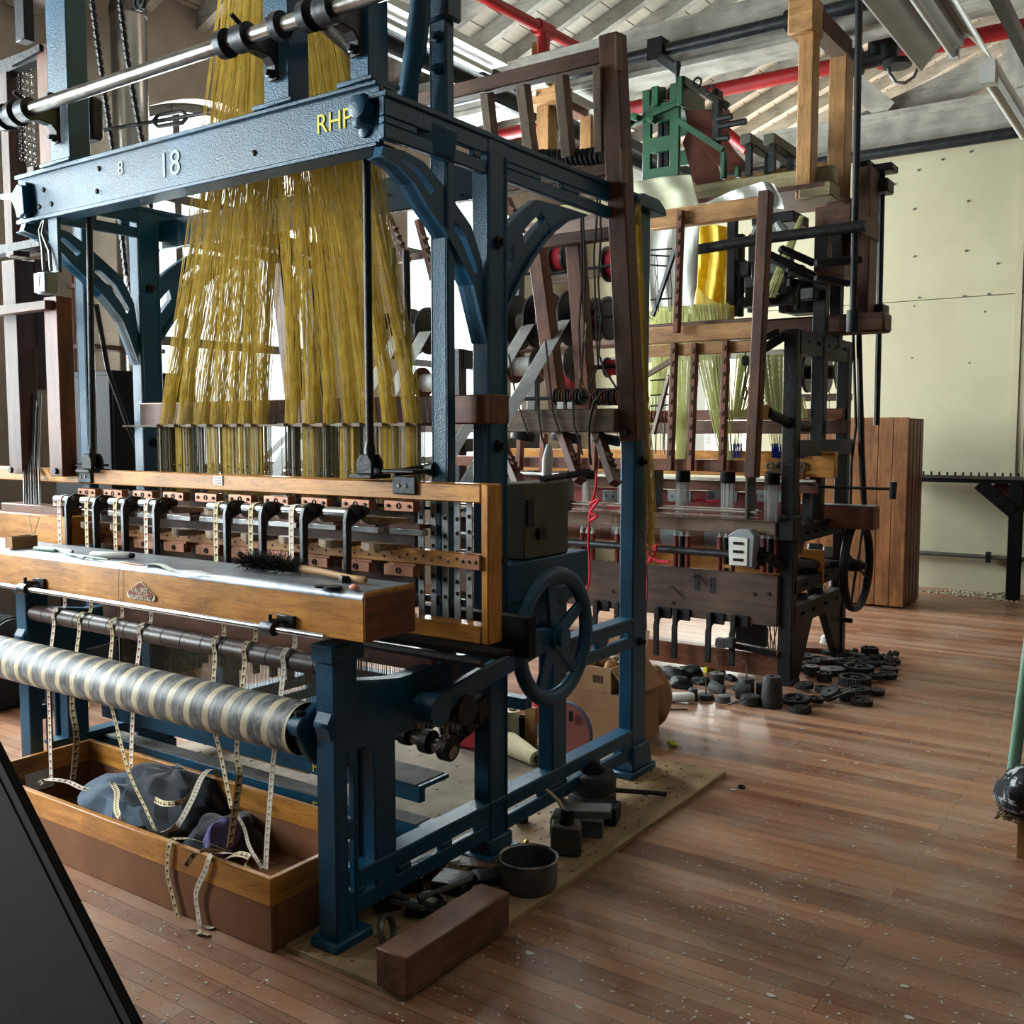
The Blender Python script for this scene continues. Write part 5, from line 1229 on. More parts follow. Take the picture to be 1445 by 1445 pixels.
MB().tube([q+Vector((.03,.02,0)),at(1118,600,Y=6.0),at(1140,603,Y=6.3)],.032,10).build('frame_arm', IR, lb)
MB().bar(at(1065,500,Y=5.8),at(1110,472,Y=5.98),.03,.05).build('frame_brace', IR, lb)
MB().bar(at(1070,480,Y=5.85),at(1098,468,Y=5.98),.02,.04).build('frame_brace', IR, lb)
for y0, y1, xx in ((360,362,6.1),(374,376,6.1),(353,351,6.1),(423,421,6.1),(537,535,6.1),(558,556,6.1),(573,571,6.1)):
    MB().tube([at(918,y0,Y=5.8),at(948,y1,Y=5.8)],.006,6).build('rack_wire', M['iron2'], lb)
MB().bar(at(953,352,Y=5.75),at(921,446,Y=5.8),.02,.025).build('rack_strut', IR, lb)
MB().bar(at(944,530,Y=5.75),at(922,612,Y=5.8),.02,.025).build('rack_strut', M['greyZ'], lb)
MB().bar(at(912,530,Y=5.9),at(950,507,Y=5.9),.03,.03).build('rack_strut', M['greyX'], lb)
for px in (925,928,944,947):
    pts = [at(px+random.uniform(-1.5,1.5),360+i*16,Y=5.78) for i in range(6)]; MB().tube(pts,.003,4).build('loose_cord', M['cord'], lb)
for k in range(9):
    px = 912+k*4; MB().tube([at(px,560,Y=6.0),at(px+random.uniform(-3,3),640,Y=6.0)],.003,4).build('loose_cord', M['tin'], lb)
bobrow([913,918,923,928,933,938,943], 588, 6.0, .04, M['mahogX'], lb)
q = at(1052,509,Y=5.85); pu = MB().lathe(q-Vector((.012,0,0)),(1,0,0),[(.03,0),(.03,.024)],14).build('guide_pulley', IR, lb)
MB().tube([q+Vector((0,0,.06)),q-Vector((0,0,.12)),q-Vector((.015,0,.2)),q-Vector((0,0,.24)),q+Vector((.012,0,-.2)),q+Vector((0,0,-.12))],.005,6).build('pulley_cord', M['cord'], lb)
# dark upper beam, round bars and levers
xe = at(1248,460,Y=6.6).x
bx('upper_beam', M['darkX'], X0, xe, 6.6, 6.78, zat(1160,472,6.6), zat(1160,445,6.6), .015)
MB().tube([at(985,352,Y=6.1),at(1090,335,Y=6.1),at(1146,328,Y=6.1),at(1222,318,Y=6.1)],.034,12).build('round_bar', IR, lb)
for p0,p1,w in (((1078,358),(1150,392),.07),((1100,350),(1150,372),.05),((1150,372),(1216,366),.06),((1150,392),(1200,400),.05),((1110,380),(1165,400),.04)):
    MB().bar(at(*p0,Y=6.15),at(*p1,Y=6.3),w,w*.8).build('lifting_lever', IR, lb, bevel=.008)
bx('lever_beam', M['darkX'], at(1180,380,Y=6.6).x-.06, at(1200,380,Y=6.6).x+.02, 6.4, 6.7, zat(1190,400,6.6), zat(1190,372,6.6))
MB().tube([at(1213,-30,Y=6.2),at(1209,200,Y=6.2),at(1204,440,Y=6.2)],.022,10).build('lifting_shaft', IR, lb)
q = at(1204,445,Y=6.2); MB().tube([q+Vector((0,0,.03)),q-Vector((0,0,.1))],.04,10).build('shaft_socket', IR, lb)
# lean black machine body between the timbers
for (px0,px1,py0,py1,Y,d,mt) in ((1026,1036,300,446,6.3,.05,'iron'),(1040,1046,330,446,6.4,.05,'iron'),(1050,1100,375,410,6.5,.2,'iron3'),(1056,1070,330,440,6.6,.08,'iron'),(1100,1112,350,440,6.5,.1,'iron3'),
                              (1110,1150,395,440,6.7,.2,'iron'),(1118,1126,400,436,6.62,.05,'tin'),(1040,1120,420,428,6.4,.1,'iron3'),(1060,1120,304,312,6.5,.3,'iron')):
    a, b = at(px0,py0,Y=Y), at(px1,py1,Y=Y); bx('machine_casting', M[mt], a.x, b.x, Y, Y+d, b.z, a.z, .006)
for px in range(1044,1146,9):
    q = at(px,380+random.uniform(-30,40),Y=6.35); MB().cbox(q,.05+random.random()*.06,.08,.03+random.random()*.10,rz=random.uniform(-.4,.4)).build('machine_casting', IR, lb, bevel=.006)
for pts in ([(1062,338),(1068,326),(1074,316)],[(1096,314),(1104,324),(1112,332)]):
    MB().tube([at(*p_,Y=6.35) for p_ in pts],[.02,.035,.02],8).build('pale_arm', M['plastic'], lb)
mb = MB(); a, b, c = at(1132,305,Y=6.3), at(1108,365,Y=6.3), at(1086,420,Y=6.3)
for i in range(26):
    o_ = Vector((random.uniform(-.03,.03),random.uniform(-.03,.03),0)); mb.tube([a+o_*.5,b+o_,c+o_*1.2],.003,3,caps=False)
mb.build('cord_strap', M['yarn2'], lb, smooth=False)
# far lime harness seen through the frame
def limeb(px0,py0,px1,py1,Y,w0,w1,n=70,mt='yarn2',nm='harness_bundle'):
    mb = MB(); a, b = at(px0,py0,Y=Y), at(px1,py1,Y=Y)
    for i in range(n):
        u, v = random.uniform(-1,1), random.uniform(-.06,.06); mb.tube([a+Vector((u*w0,v,0)),b+Vector((u*w1,v*.6,0))],.0026,3,caps=False)
    return mb.build(nm, M[mt], lb, smooth=False)
limeb(966,430,962,665,6.15,.14,.03); limeb(995,430,1028,665,6.15,.16,.03); limeb(940,430,924,600,6.2,.10,.03); limeb(925,440,985,470,6.3,.2,.2,160)
limeb(1060,500,1042,590,6.4,.09,.045); limeb(1090,500,1096,590,6.4,.09,.05); limeb(1120,560,1127,590,6.4,.05,.05,40); limeb(1042,612,1041,630,6.4,.02,.02,20); limeb(1095,612,1096,630,6.4,.03,.03,20)
for px,w in ((1040,.03),(1098,.04),(1128,.04)): limeb(px,626,px,646,6.4,w,w,40,'blueyarn','blue_heddle')
nt_ = MB()
for i in range(7):
    for j in range(9):
        a = at(1066+i*6,505+j*8,Y=6.42); b = at(1069+i*6,509+j*8,Y=6.42); c = at(1063+i*6,509+j*8,Y=6.42); d = at(1066+i*6,513+j*8,Y=6.42)
        for s,e in ((a,b),(a,c),(b,d),(c,d)): nt_.tube([s,e],.003,3,caps=False)
nt_.build('harness_net', M['yarn2'], lb, smooth=False)
# large dark bobbins at the far right of the loom
for px,py in ((1134,525),(1150,525),(1177,525)):
    q = at(px,py,Y=7.4); MB().lathe(q-Vector((.06,0,0)),(1,0,0),[(.15,0),(.15,.01),(.05,.012),(.05,.1),(.15,.102),(.15,.112)],24).build('rear_bobbin', M['flange'], lb)
bx('bobbin_rail', M['darkX'], at(1125,560,Y=7.4).x, at(1200,560,Y=7.4).x, 7.4, 7.45, zat(1150,566,7.4), zat(1150,556,7.4))
bx('grey_upright', M['greyZ'], at(1183,600,Y=7.1).x, at(1190,600,Y=7.1).x, 7.1, 7.16, 0, zat(1186,500,7.1))
bx('white_cross_rail', M['whiteX'], X0, at(1125,495,Y=6.9).x, 6.9, 6.95, zat(1120,502,6.9), zat(1120,492,6.9))
# red threads over the loom
def redline(label, pts, Y, r):
    o = MB().tube(smooth([at(*p_,Y=Y) for p_ in pts],5),r,6).build('red_yarn', M['redyarn'], None, at(*pts[0],Y=Y)); tag(o, label, 'yarn')
redline('red yarn strand hanging to a knot in front of the brown board', [(842,650),(840,690),(833,715),(831,740),(830,770),(832,800),(831,822),(826,835)], 5.7, .009)
redline('loose red yarn bunched on the bright rods left of the blue leg', [(832,712),(845,705),(834,722),(842,728),(833,735)], 5.68, .010)
redline('tangled coil of red yarn beside the blue back leg', [(913,700),(915,740),(912,765),(925,778),(913,795),(921,786),(926,770),(914,782),(930,792),(945,793)], 5.72, .011)
redline('red yarn strand falling behind the blue back leg to the floor', [(912,795),(913,830),(911,865),(912,900)], 5.75, .008)
redline('red yarn lying on the rods between the two dark ferrules', [(978,707),(990,705),(1000,708),(1014,706)], 6.0, .010)
redline('red yarn trailing along the rods toward the blue leg', [(858,716),(872,718),(888,716),(905,712)], 5.8, .012)
# ================================================================== timber gantry and card machine over the loom
ga = thing('gantry', 'pine timber gantry reaching from the black loom up to the white tie beam', 'timber frame', (-3.2, 6.9, 2.3))
def gpost(pxa,pxb,ya,yb,Y,d,mt='pineZ'):
    a, b = at(pxa,(ya+yb)/2,Y=Y).x, at(pxb,(ya+yb)/2,Y=Y).x
    return MB().box(a,b,Y,Y+d,zat(pxa,yb,Y),zat(pxa,ya,Y)).build('gantry_post', M[mt], ga, bevel=.006)
gpost(1125,1146,20,282,6.55,.13); gpost(1168,1192,82,318,7.0,.16); gpost(1151,1166,308,382,6.45,.12,'pineZ'); gpost(1209,1227,236,445,7.0,.2,'darkZ'); gpost(1185,1206,330,400,6.8,.12,'darkZ')
a = gpost(757,774,140,232,6.6,.13); b = gpost(818,834,165,220,7.0,.13); gpost(750,759,60,92,7.6,.1)
q = at(1118,22,Y=6.53); MB().box(q.x-.02,at(1150,30,Y=6.53).x,6.5,6.7,q.z-.13,q.z+.1).build('gantry_cap', M['pineX'], ga, bevel=.01)
for (p0,p1,y0,y1,mt) in (((1150,30),(1180,92),6.68,7.3,'darkX'),((765,128),(825,165),6.6,7.2,'mahogX'),((1178,300),(1196,320),6.4,7.2,'darkX')):
    a, b = at(*p0,Y=y0), at(*p1,Y=y1); MB().bar(a,(a.x,y1,a.z),.12,.13).build('gantry_cross', M[mt], ga, bevel=.006)
q = at(757,135,Y=6.58); MB().box(q.x-.1,q.x+.22,6.55,6.75,q.z-.08,q.z+.06).build('gantry_cap', M['pineX'], ga, bevel=.01)
M['olive'] = wood('pale_olive_beam', srgb(136,124,88), srgb(168,156,116), 'X', 4, .6)
zg1, zg0 = zat(1120,240,6.7), zat(1120,266,6.7)
MB().box(-4.6,at(1177,250,Y=6.7).x,6.7,6.8,zg0,zg1).build('gantry_beam', M['olive'], ga, bevel=.006)
MB().box(-3.6,at(1170,230,Y=7.1).x,7.1,7.2,zg1-.02,zg1+.13).build('gantry_beam', M['pineX'], ga, bevel=.006)
a, b = at(1127,272,Y=6.5), at(1172,262,Y=6.5); MB().box(a.x,b.x,6.5,6.7,a.z-.04,a.z+.05).build('gantry_block', M['olive'], ga, bevel=.006)
MB().box(at(1150,300,Y=6.4).x,at(1200,320,Y=6.4).x,6.4,6.52,zat(1170,322,6.4),zat(1170,290,6.4)).build('gantry_block', M['darkX'], ga, bevel=.006)
MB().box(-4.6,-2.1,6.5,7.2,zg0-.06,zg0-.03).build('gantry_deck', M['darkX'], ga)
for px in (1052,1085):
    p0, p1 = at(px,196,Y=6.6), at(px+45,230,Y=7.2); MB().bar(p0,(p0.x,7.4,p0.z),.08,.07).build('machine_bar', M['khaki'], ga, bevel=.006)
    for yy in (6.65,7.0,7.3): MB().box(p0.x-.02,p0.x+.02,yy,yy+.04,zg1,p0.z).build('bar_stand', M['iron'], ga)
# rod and bracket at the right end
t = thing('lifting_rod', 'thin black rod hanging from an iron bracket in front of the cream wall', 'rod', at(1243,240,Y=7.3))
MB().tube([at(1245,238,Y=7.3),at(1237,600,Y=7.3)],.022,8).build('rod', M['iron'], t)
for px,py,sx,sz in ((1240,240,.22,.05),(1232,266,.24,.09),(1220,245,.12,.14),(1238,441,.12,.1)):
    MB().cbox(at(px,py,Y=7.25),sx,.16,sz).build('rod_bracket', M['iron'], t, bevel=.008)
# green card machine
YG = 6.75
def gz(px,py): return at(px,py,Y=YG)
gm = thing('card_machine', 'green enamelled card reading machine on top of the gantry', 'machine', gz(935,262))
G = M['green']
def gbox(pxa,pya,pxb,pyb,y0,y1,mt=None,nm='casting',bev=.006):
    a, b = gz(pxa,pya), gz(pxb,pyb); return MB().box(a.x,b.x,y0,y1,b.z,a.z).build(nm, mt or G, gm, bevel=bev)
for y0 in (YG, YG+.42):
    f = MB()
    for (xa_,ya,xb_,yb) in ((907,150,917,262),(945,145,957,258),(907,150,957,166),(907,197,957,210),(907,240,957,262)):
        a, b = gz(xa_,ya), gz(xb_,yb); f.box(a.x,b.x,y0,y0+.035,b.z,a.z)
    f.build('side_frame', G, gm, bevel=.004)
gbox(906,128,917,160,YG,YG+.45); gbox(945,118,958,150,YG,YG+.45); gbox(917,140,946,152,YG+.1,YG+.4); gbox(922,124,931,150,YG-.03,YG+.06)
gbox(917,168,944,238,YG+.12,YG+.16,M['iron'],'needle_box'); gbox(924,170,930,238,YG+.05,YG+.08,M['iron'],'knife_bar'); gbox(934,170,938,238,YG+.06,YG+.09,M['iron'],'knife_bar')
MB().bar(gz(888,176),gz(958,146),.04,.045).build('rocker_arm', G, gm, bevel=.006)
for px,py in ((890,175),(924,171),(901,168)): MB().lathe(gz(px,py)-Vector((0,.05,0)),(0,-1,0),[(.028,-.04),(.028,.03),(.014,.032)],14).build('pivot', G, gm)
for px in (912,920,928,937,946): MB().lathe(gz(px,128)+Vector((0,.1,0)),(0,0,1),[(.022,-.03),(.022,.03),(.01,.05)],10).build('cap_nut', G, gm)
MB().bar(gz(962,112),gz(1020,146)+Vector((.0,.1,0)),.05,.05).build('top_arm', M['khaki'], gm, bevel=.004); gbox(959,110,966,150,YG-.04,YG+.04)
for px,py in ((984,116),(1002,127)): MB().torus(gz(px,py),(0,1,0),.030,.008,18,6).build('lifting_eye', M['iron'], gm)
MB().bar(gz(955,170),gz(1020,212),.03,.04).build('lower_arm', G, gm)
gbox(1018,215,1024,252,YG-.02,YG+.03); gbox(1038,236,1044,250,YG-.02,YG+.03)
for p0,p1 in (((1012,168),(1033,164)),((1015,178),(1053,171)),((1012,195),(1029,194))): MB().tube([gz(*p0),gz(*p1)],.022,8).build('stub_arm', M['iron'], gm)
gbox(1006,140,1014,200,YG,YG+.06,M['iron'],'card_frame'); gbox(996,120,1004,160,YG+.1,YG+.2,M['iron'],'card_frame')
cc = [gz(978,150),gz(983,175),gz(975,195),gz(983,225),gz(990,250),gz(1000,262)]
MB().ribbon([c_+Vector((0,.1,0)) for c_ in cc], .20, Vector((.9,.35,0)),.004).build('card_chain', M['pigment'], gm)
cc = [gz(1000,150),gz(1000,175),gz(998,195),gz(1010,212),gz(1022,225),gz(1036,236)]
MB().ribbon([c_+Vector((0,.12,0)) for c_ in cc], .20, Vector((.9,.35,0)),.004).build('card_chain', M['pigment'], gm)
a = at(957,135,Y=YG); MB().tube([a,at(956,105,Y=YG),at(956,88,Y=YG)],[.015,.015,.025],8).build('hanger_rod', M['iron'], gm)
MB().bar(at(930,80,Y=7.0),at(957,98,Y=YG),.04,.07).build('hanger_bracket', M['iron'], gm, bevel=.006)
# sheets and cloths
def cloth(name, label, cat, grid, Y, mt, th=.004, wob=.03, par=None, ny=None, seed=1):
    """grid: rows of (px,py) points, top to bottom; gives a folded cloth with thickness"""
    rnd = random.Random(seed); rows = len(grid); cols = len(grid[0]); n, mN = 5, 5
    vs = []; fs = []
    H_, W_ = (rows-1)*n+1, (cols-1)*mN+1
    for i in range(H_):
        for j in range(W_):
            a, u = divmod(i, n); b, v = divmod(j, mN); u /= n; v /= mN
            a1, b1 = min(a+1,rows-1), min(b+1,cols-1)
            def L(k): return (grid[a][b][k]*(1-u)*(1-v)+grid[a1][b][k]*u*(1-v)+grid[a][b1][k]*(1-u)*v+grid[a1][b1][k]*u*v)
            yy = Y + (L(2) if len(grid[0][0]) > 2 else 0) + wob*math.sin(j*1.35+math.sin(i*.35+seed)*1.2+seed)
            vs.append(at(L(0),L(1),Y=yy))
    for i in range(H_-1):
        for j in range(W_-1): fs.append((i*W_+j,i*W_+j+1,(i+1)*W_+j+1,(i+1)*W_+j))
    mb = MB(); mb.add(vs, fs); o = mb.build(name, mt, par, None if par else vs[0])
    s = o.modifiers.new('thick','SOLIDIFY'); s.thickness = th
    s = o.modifiers.new('sub','SUBSURF'); s.levels = 1; s.render_levels = 1
    if label: tag(o, label, cat)
    return o
cloth('dust_sheet','soiled canvas sheet draped over the beam below the green machine','sheet',[[(888,258,.1),(930,250,.1),(976,246,.1)],[(888,280,0),(935,272,0),(980,262,0)],[(890,305,-.02),(938,302,-.02),(988,292,-.02)]],6.42,M['dirtysheet'],wob=.02,seed=2)
cloth('dust_sheet','long white dust sheet hanging straight behind the pale rail','sheet',[[(912,300),(948,302),(988,300)],[(914,340),(948,345),(986,350)],[(916,400),(946,405),(984,400)],[(918,436),(944,432),(978,432)]],6.0,M['sheet'],wob=.02,seed=5)
cloth('dust_sheet','twisted white cloth strip running along the gantry beam to a loose end','sheet',[[(984,293),(1030,270),(1075,256),(1092,258)],[(986,298),(1032,284),(1078,274),(1104,280)],[(990,300),(1036,296),(1080,292),(1108,296)]],6.3,M['sheet'],wob=.03,seed=3)
cloth('yellow_cloth','bright yellow stained cloth hanging in the black loom','cloth',[[(982,320),(1008,316),(1034,322)],[(984,370),(1010,372),(1034,372)],[(984,415),(1010,420),(1034,425)],[(984,462),(1010,462),(1036,462)]],6.35,M['ycloth'],wob=.025,seed=4)
mb = MB()
for k in range(14):
    pts = [at(982,402+k*2.0,Y=6.25),at(995,418+k*2.0,Y=6.22),at(1012,428+k*1.8,Y=6.2),at(1036,432+k*1.3,Y=6.2)]; mb.tube(pts,.0035,4,caps=False)
tag(mb.build('yarn_hank', M['yarn'], None, at(982,410,Y=6.25), smooth=False),'loop of yellow cords slung across the yellow cloth','yarn')
# ================================================================== boards under the loom
pl = MB().box(-2.215,-1.742,1.995,4.2,0,.02); tag(pl.build('plywood_sheet', M['ply'], None, (-1.98,3.1,0), bevel=.002), 'long dusty plywood strip on the floor under the right feet of the blue loom', 'board')
M['dustfloor'] = plain('dusty_board', srgb(112,98,84), srgb(150,134,116), rough=.9, sc=5, bs=.3, bsc=30, chips=srgb(60,50,44), chip_at=.66)
tag(MB().box(-4.12,-2.225,2.5,4.2,0,.018).build('floor_sheet', M['dustfloor'], None, (-3.1,3.3,0)), 'grimy wide board covering the floor inside the blue loom', 'board')
# ================================================================== crate of ribbons
cxr, cyf, cyb, cxl = -2.232, 1.957, 2.46, -3.93
cz = at(373,1239,Y=cyf).z
crate = thing('ribbon_trough', 'long open wooden trough on the floor under the striped roller, catching ribbons', 'trough', ((cxl+cxr)/2,(cyf+cyb)/2,0))
cb_ = cz-.085
M['hard'] = plain('brown_hardboard', srgb(118,72,42), srgb(140,90,56), rough=.6, sc=4)
def cpanel(nm, a): MB().box(*a).build(nm, M['hard'], crate, bevel=.002)
for nm,(x0_,x1_,y0_,y1_) in (('front',(cxl,cxr,cyf,cyf+.022)),('back',(cxl,cxr,cyb-.022,cyb)),('left_end',(cxl,cxl+.022,cyf+.022,cyb-.022)),('right_end',(cxr-.022,cxr,cyf+.022,cyb-.022))):
    MB().box(x0_,x1_,y0_,y1_,cb_,cz).build(nm+'_rim', M['oakX'] if 'end' not in nm else M['oakY'], crate, bevel=.003)
    MB().box(x0_+(.003 if 'end' not in nm else 0),x1_-(.003 if 'end' not in nm else 0),y0_+.003,y1_-.003,.004,cb_).build(nm+'_panel', M['hard'], crate)
MB().box(cxl+.02,cxr-.02,cyf+.02,cyb-.02,.004,.016).build('bottom_panel', M['hard'], crate)
q = at(45,1085,Y=2.2); MB().box(cxl+.022,cxl+.025,2.15,2.27,.08,.16).build('paper_label', M['white_y'], crate)
def lump(name, c, r, mt, seed, label=None, cat=None, amp=.28, n=26, par=None, zmin=None, freq=3.0):
    from mathutils import noise
    mb = MB().ball((0,0,0), 1, n)
    vs = []
    for v in mb.v:
        V = Vector(v); k = 1+amp*noise.noise(V*freq*.5+Vector((seed,0,0)))+amp*.6*noise.noise(V*freq+Vector((0,seed,0)))+amp*.25*noise.noise(V*freq*2.3+Vector((0,0,seed)))
        p = Vector((V.x*r[0]*k+c[0], V.y*r[1]*k+c[1], V.z*r[2]*k+c[2]))
        if zmin is not None: p.z = max(p.z, zmin)
        vs.append(p)
    mb.v = [tuple(v) for v in vs]
    o = mb.build(name, mt, par, None if par else (c[0],c[1],zmin or c[2]), sub=1)
    if label: tag(o, label, cat)
    return o
q = at(178,1120,Z=.13); lump('folded_cloth', (q.x+.02,q.y+.02,.10), (.26,.17,.10), M['denim2'], 3.1, 'blue grey cloth bundled at the left of the ribbon trough', 'cloth', .4, zmin=.017, freq=7)
q = at(232,1120,Z=.15); lump('folded_cloth', (q.x+.03,q.y+.02,.12), (.27,.17,.13), M['denim'], 7.7, 'dark navy cloth heaped in the middle of the ribbon trough', 'cloth', .4, zmin=.017, freq=7)
q = at(300,1170,Z=.10); lump('folded_cloth', (q.x+.03,q.y+.03,.07), (.15,.14,.08), M['denim'], 12.3, 'small black cloth at the right of the ribbon trough', 'cloth', .4, zmin=.017)
q = at(314,1172,Z=.13); lump('folded_cloth', (q.x,q.y+.0,.10), (.05,.08,.08), M['purple'], 2.2, 'violet cloth corner poking up between the ribbons', 'cloth', .25, zmin=.017)
# ---- woven ribbons running from the batten over the rollers into the trough
HANG = [[(68,948),(70,1020),(72,1097)],[(103,962),(102,1000),(108,1042),(103,1100)],[(152,970),(166,1030),(182,1090),(205,1140),(219,1172)],[(189,982),(186,1040),(185,1082)],
        [(298,1006),(312,1068),(322,1118),(327,1142)],[(337,1018),(334,1068),(338,1092),(331,1148),(324,1194)],[(391,1028),(385,1080),(381,1130),(377,1185),(375,1226)]]
RM = ('tape_red','tape_brown','tape_brown','tape_red','tape_brown','tape_brown','tape_plain')
RL = ('first woven ribbon from the left, red motif, hanging straight into the trough','second woven ribbon from the left, narrow brown motif, curling into the trough','third woven ribbon from the left, brown motif, slanting over the cloth','fourth woven ribbon from the left, pale, short and straight behind the roller',
      'fifth woven ribbon, brown motif, slanting right into the trough','sixth woven ribbon, twisting where it meets the fifth','rightmost woven ribbon, dangling beside the front blue leg')
for k, hp in enumerate(HANG):
    x, zt_ = TAPX[k]; e = at(*hp[0],Y=2.19)
    xs = lambda f: x+(e.x-x)*f
    pts = [(x,2.40,zt_-.03),(x,2.37,zt_-.004),(x,2.33,zt_+.0015),(x,2.307,zt_-.012),(x,2.303,zt_-.08),(x,2.302,1.09),(xs(.1),2.30,.98),(xs(.3),2.30,.90),(xs(.5),2.29,.838),(xs(.6),2.255,.842),(xs(.65),2.232,.82),(xs(.7),2.234,.78),(xs(.85),2.215,.70)]
    pts = pts+[tuple(at(*h,Y=2.19-.02*i)) for i, h in enumerate(hp)]
    wd = Vector((1,0,0)); P2 = smooth(pts,4); wds = [wd]*len(P2)
    if k in (1,5): wds = [Vector((1,0,0)) if i < len(P2)-14 else Vector((math.cos((i-len(P2)+14)*.12),math.sin((i-len(P2)+14)*.12),0)) for i in range(len(P2))]
    o = MB().ribbon(P2, .023, wds, .0012).build('woven_ribbon', M[RM[k]], None, P2[0]); tag(o, RL[k], 'ribbon', 'ribbons running off the loom')
def loose(label, pts, mt, wd=(1,0,0), w=.021, tw=0):
    P2 = smooth(pts,6); wds = []
    for i in range(len(P2)):
        g = tw*i/len(P2); b = Vector(wd); t = (P2[min(i+1,len(P2)-1)]-P2[max(i-1,0)]).normalized()
        b = (b-t*b.dot(t)); b = b.normalized() if b.length > .05 else t.orthogonal().normalized()
        wds.append(Matrix.Rotation(g,3,t) @ b)
    tag(MB().ribbon(P2, w, wds, .0012).build('woven_ribbon', M[mt], None, P2[0]), label, 'ribbon', 'loose ribbons in the trough')
A = lambda px,py,z: at(px,py,Z=z)
yo = cyf-.006
xf1 = at(240,1195,Y=yo).x; xf2 = at(296,1212,Y=yo).x
f1 = [(xf1+.10,cyf+.16,.17),(xf1+.04,cyf+.06,cz+.002),(xf1+.01,cyf+.022,cz+.012),(xf1,cyf+.004,cz+.012),(xf1,yo-.004,cz-.006),tuple(at(236,1230,Y=yo-.004)),tuple(at(243,1262,Y=yo-.004)),tuple(at(251,1295,Y=yo-.005)),tuple(at(256,1309,Y=yo-.012)),A(275,1314,.006),A(296,1320,.004)]
loose('loose ribbon end spilling over the trough front and lying on the floor', f1, 'tape_brown', (1,0,0))
f2 = [(xf2+.10,cyf+.16,.18),(xf2+.05,cyf+.06,cz+.004),(xf2+.01,cyf+.022,cz+.012),(xf2,cyf+.004,cz+.012),(xf2-.004,yo-.004,cz-.006),tuple(at(290,1228,Y=yo-.005)),tuple(at(277,1258,Y=yo-.006)),tuple(at(279,1285,Y=yo-.006)),tuple(at(284,1306,Y=yo-.01)),A(302,1309,.006)]
loose('pale loose ribbon hanging over the trough front beside the knotted end', f2, 'tape_plain', (1,0,.1))
loose('short ribbon tail folded over the trough rim', [A(262,1222,cz+.02),A(275,1205,cz+.05),A(292,1200,cz+.05),A(315,1203,.18)], 'tape_brown', (.3,.9,.2))
loose('ribbon looping high over the dark cloth in the trough', [A(230,1175,.17),A(250,1165,.22),A(270,1130,.27),A(284,1098,.30),A(296,1086,.30),A(305,1090,.26),A(312,1110,.16)], 'tape_plain', (.8,.5,0))
loose('ribbon doubled across the cloth in the middle of the trough', [A(218,1128,.22),A(232,1134,.24),A(255,1132,.25),A(268,1120,.25),A(282,1098,.26),A(286,1094,.24)], 'tape_brown', (.2,.3,.9))
loose('ribbon curling around the blue grey cloth', [A(158,1105,.2),A(165,1118,.21),A(164,1140,.21),A(170,1155,.2),A(178,1160,.15)], 'tape_brown', (1,.3,0), tw=1)
loose('ribbon coiled flat in the left end of the trough', [A(55,1106,.16),A(68,1100,.17),A(95,1103,.17),A(115,1112,.16),A(135,1116,.15)], 'tape_red', (.3,1,.2))
loose('ribbon tangle in the right corner of the trough', [A(318,1212,.1),A(335,1205,.13),A(352,1210,.14),A(345,1222,.13),A(360,1230,.12),A(374,1236,.1)], 'tape_brown', (.3,1,.3), tw=2)
loose('thin pale ribbon crossing the right end of the trough', [A(335,1150,.18),A(345,1170,.14),A(352,1195,.12),A(370,1225,.1)], 'tape_plain', (1,.3,0), w=.012)
# ================================================================== things lying on the breast beam
ZB = BEAMZ
def onbeam(px,py): return at(px,py,Z=ZB)
q = onbeam(380,812); br = thing('bench_brush', 'black bristled hand brush with a pale wooden handle lying on the beam', 'brush', q)
mb = MB(); a, b = onbeam(345,803), onbeam(428,812)
for i in range(900):
    f = random.random(); c = a.lerp(b,f)+Vector((0,0,.022)); g = random.uniform(0,2*math.pi); L = random.uniform(.03,.055)*(1 if f < .8 else .7)
    d = Vector((random.uniform(-.35,.1), math.cos(g), abs(math.sin(g))*.75+.02 if random.random() < .7 else -.3*abs(math.sin(g)))).normalized()
    e = c+d*L; e.z = max(e.z, ZB+.002); mb.tube([c,e],[.0014,.0007],3,caps=False)
mb.build('bristles', M['hair'], br)['kind'] = 'stuff'
MB().tube([a+Vector((0,0,.022)),b+Vector((0,0,.02))],[.016,.014],10).build('brush_stock', M['hair'], br)
c = onbeam(515,825); MB().tube([b+Vector((-.01,0,.02)),b.lerp(c,.25)+Vector((0,0,.02)),b.lerp(c,.8)+Vector((0,0,.014)),c+Vector((-.008,0,.013)),c+Vector((.004,0,.013))],[.014,.011,.009,.012,.008],12).build('handle', M['pineX'], br)
q = onbeam(35,772); cbx = thing('small_tray', 'small brown card tray on the left end of the beam', 'tray', q)
a, b, c, d = onbeam(18,775), onbeam(68,770), onbeam(50,758), onbeam(6,763)
x0_, x1_, y0_, y1_ = a.x-.05, b.x, a.y, a.y+.10
for nm,g_ in (('side',(x0_,x1_,y0_,y0_+.003,ZB+.001,ZB+.045)),('side',(x0_,x1_,y1_-.003,y1_,ZB+.001,ZB+.045)),('end',(x0_,x0_+.003,y0_,y1_,ZB+.001,ZB+.045)),('end',(x1_-.003,x1_,y0_,y1_,ZB+.001,ZB+.045)),('base',(x0_,x1_,y0_,y1_,ZB+.001,ZB+.004))):
    MB().box(*g_).build(nm, M['card'], cbx)
MB().tube([(x0_+.01,y1_,ZB+.02),(x0_+.03,y1_+.02,ZB+.11),(x1_-.07,y1_+.01,ZB+.12),(x1_-.03,y1_,ZB+.02)],.0015,5).build('wire', M['tin'], cbx)
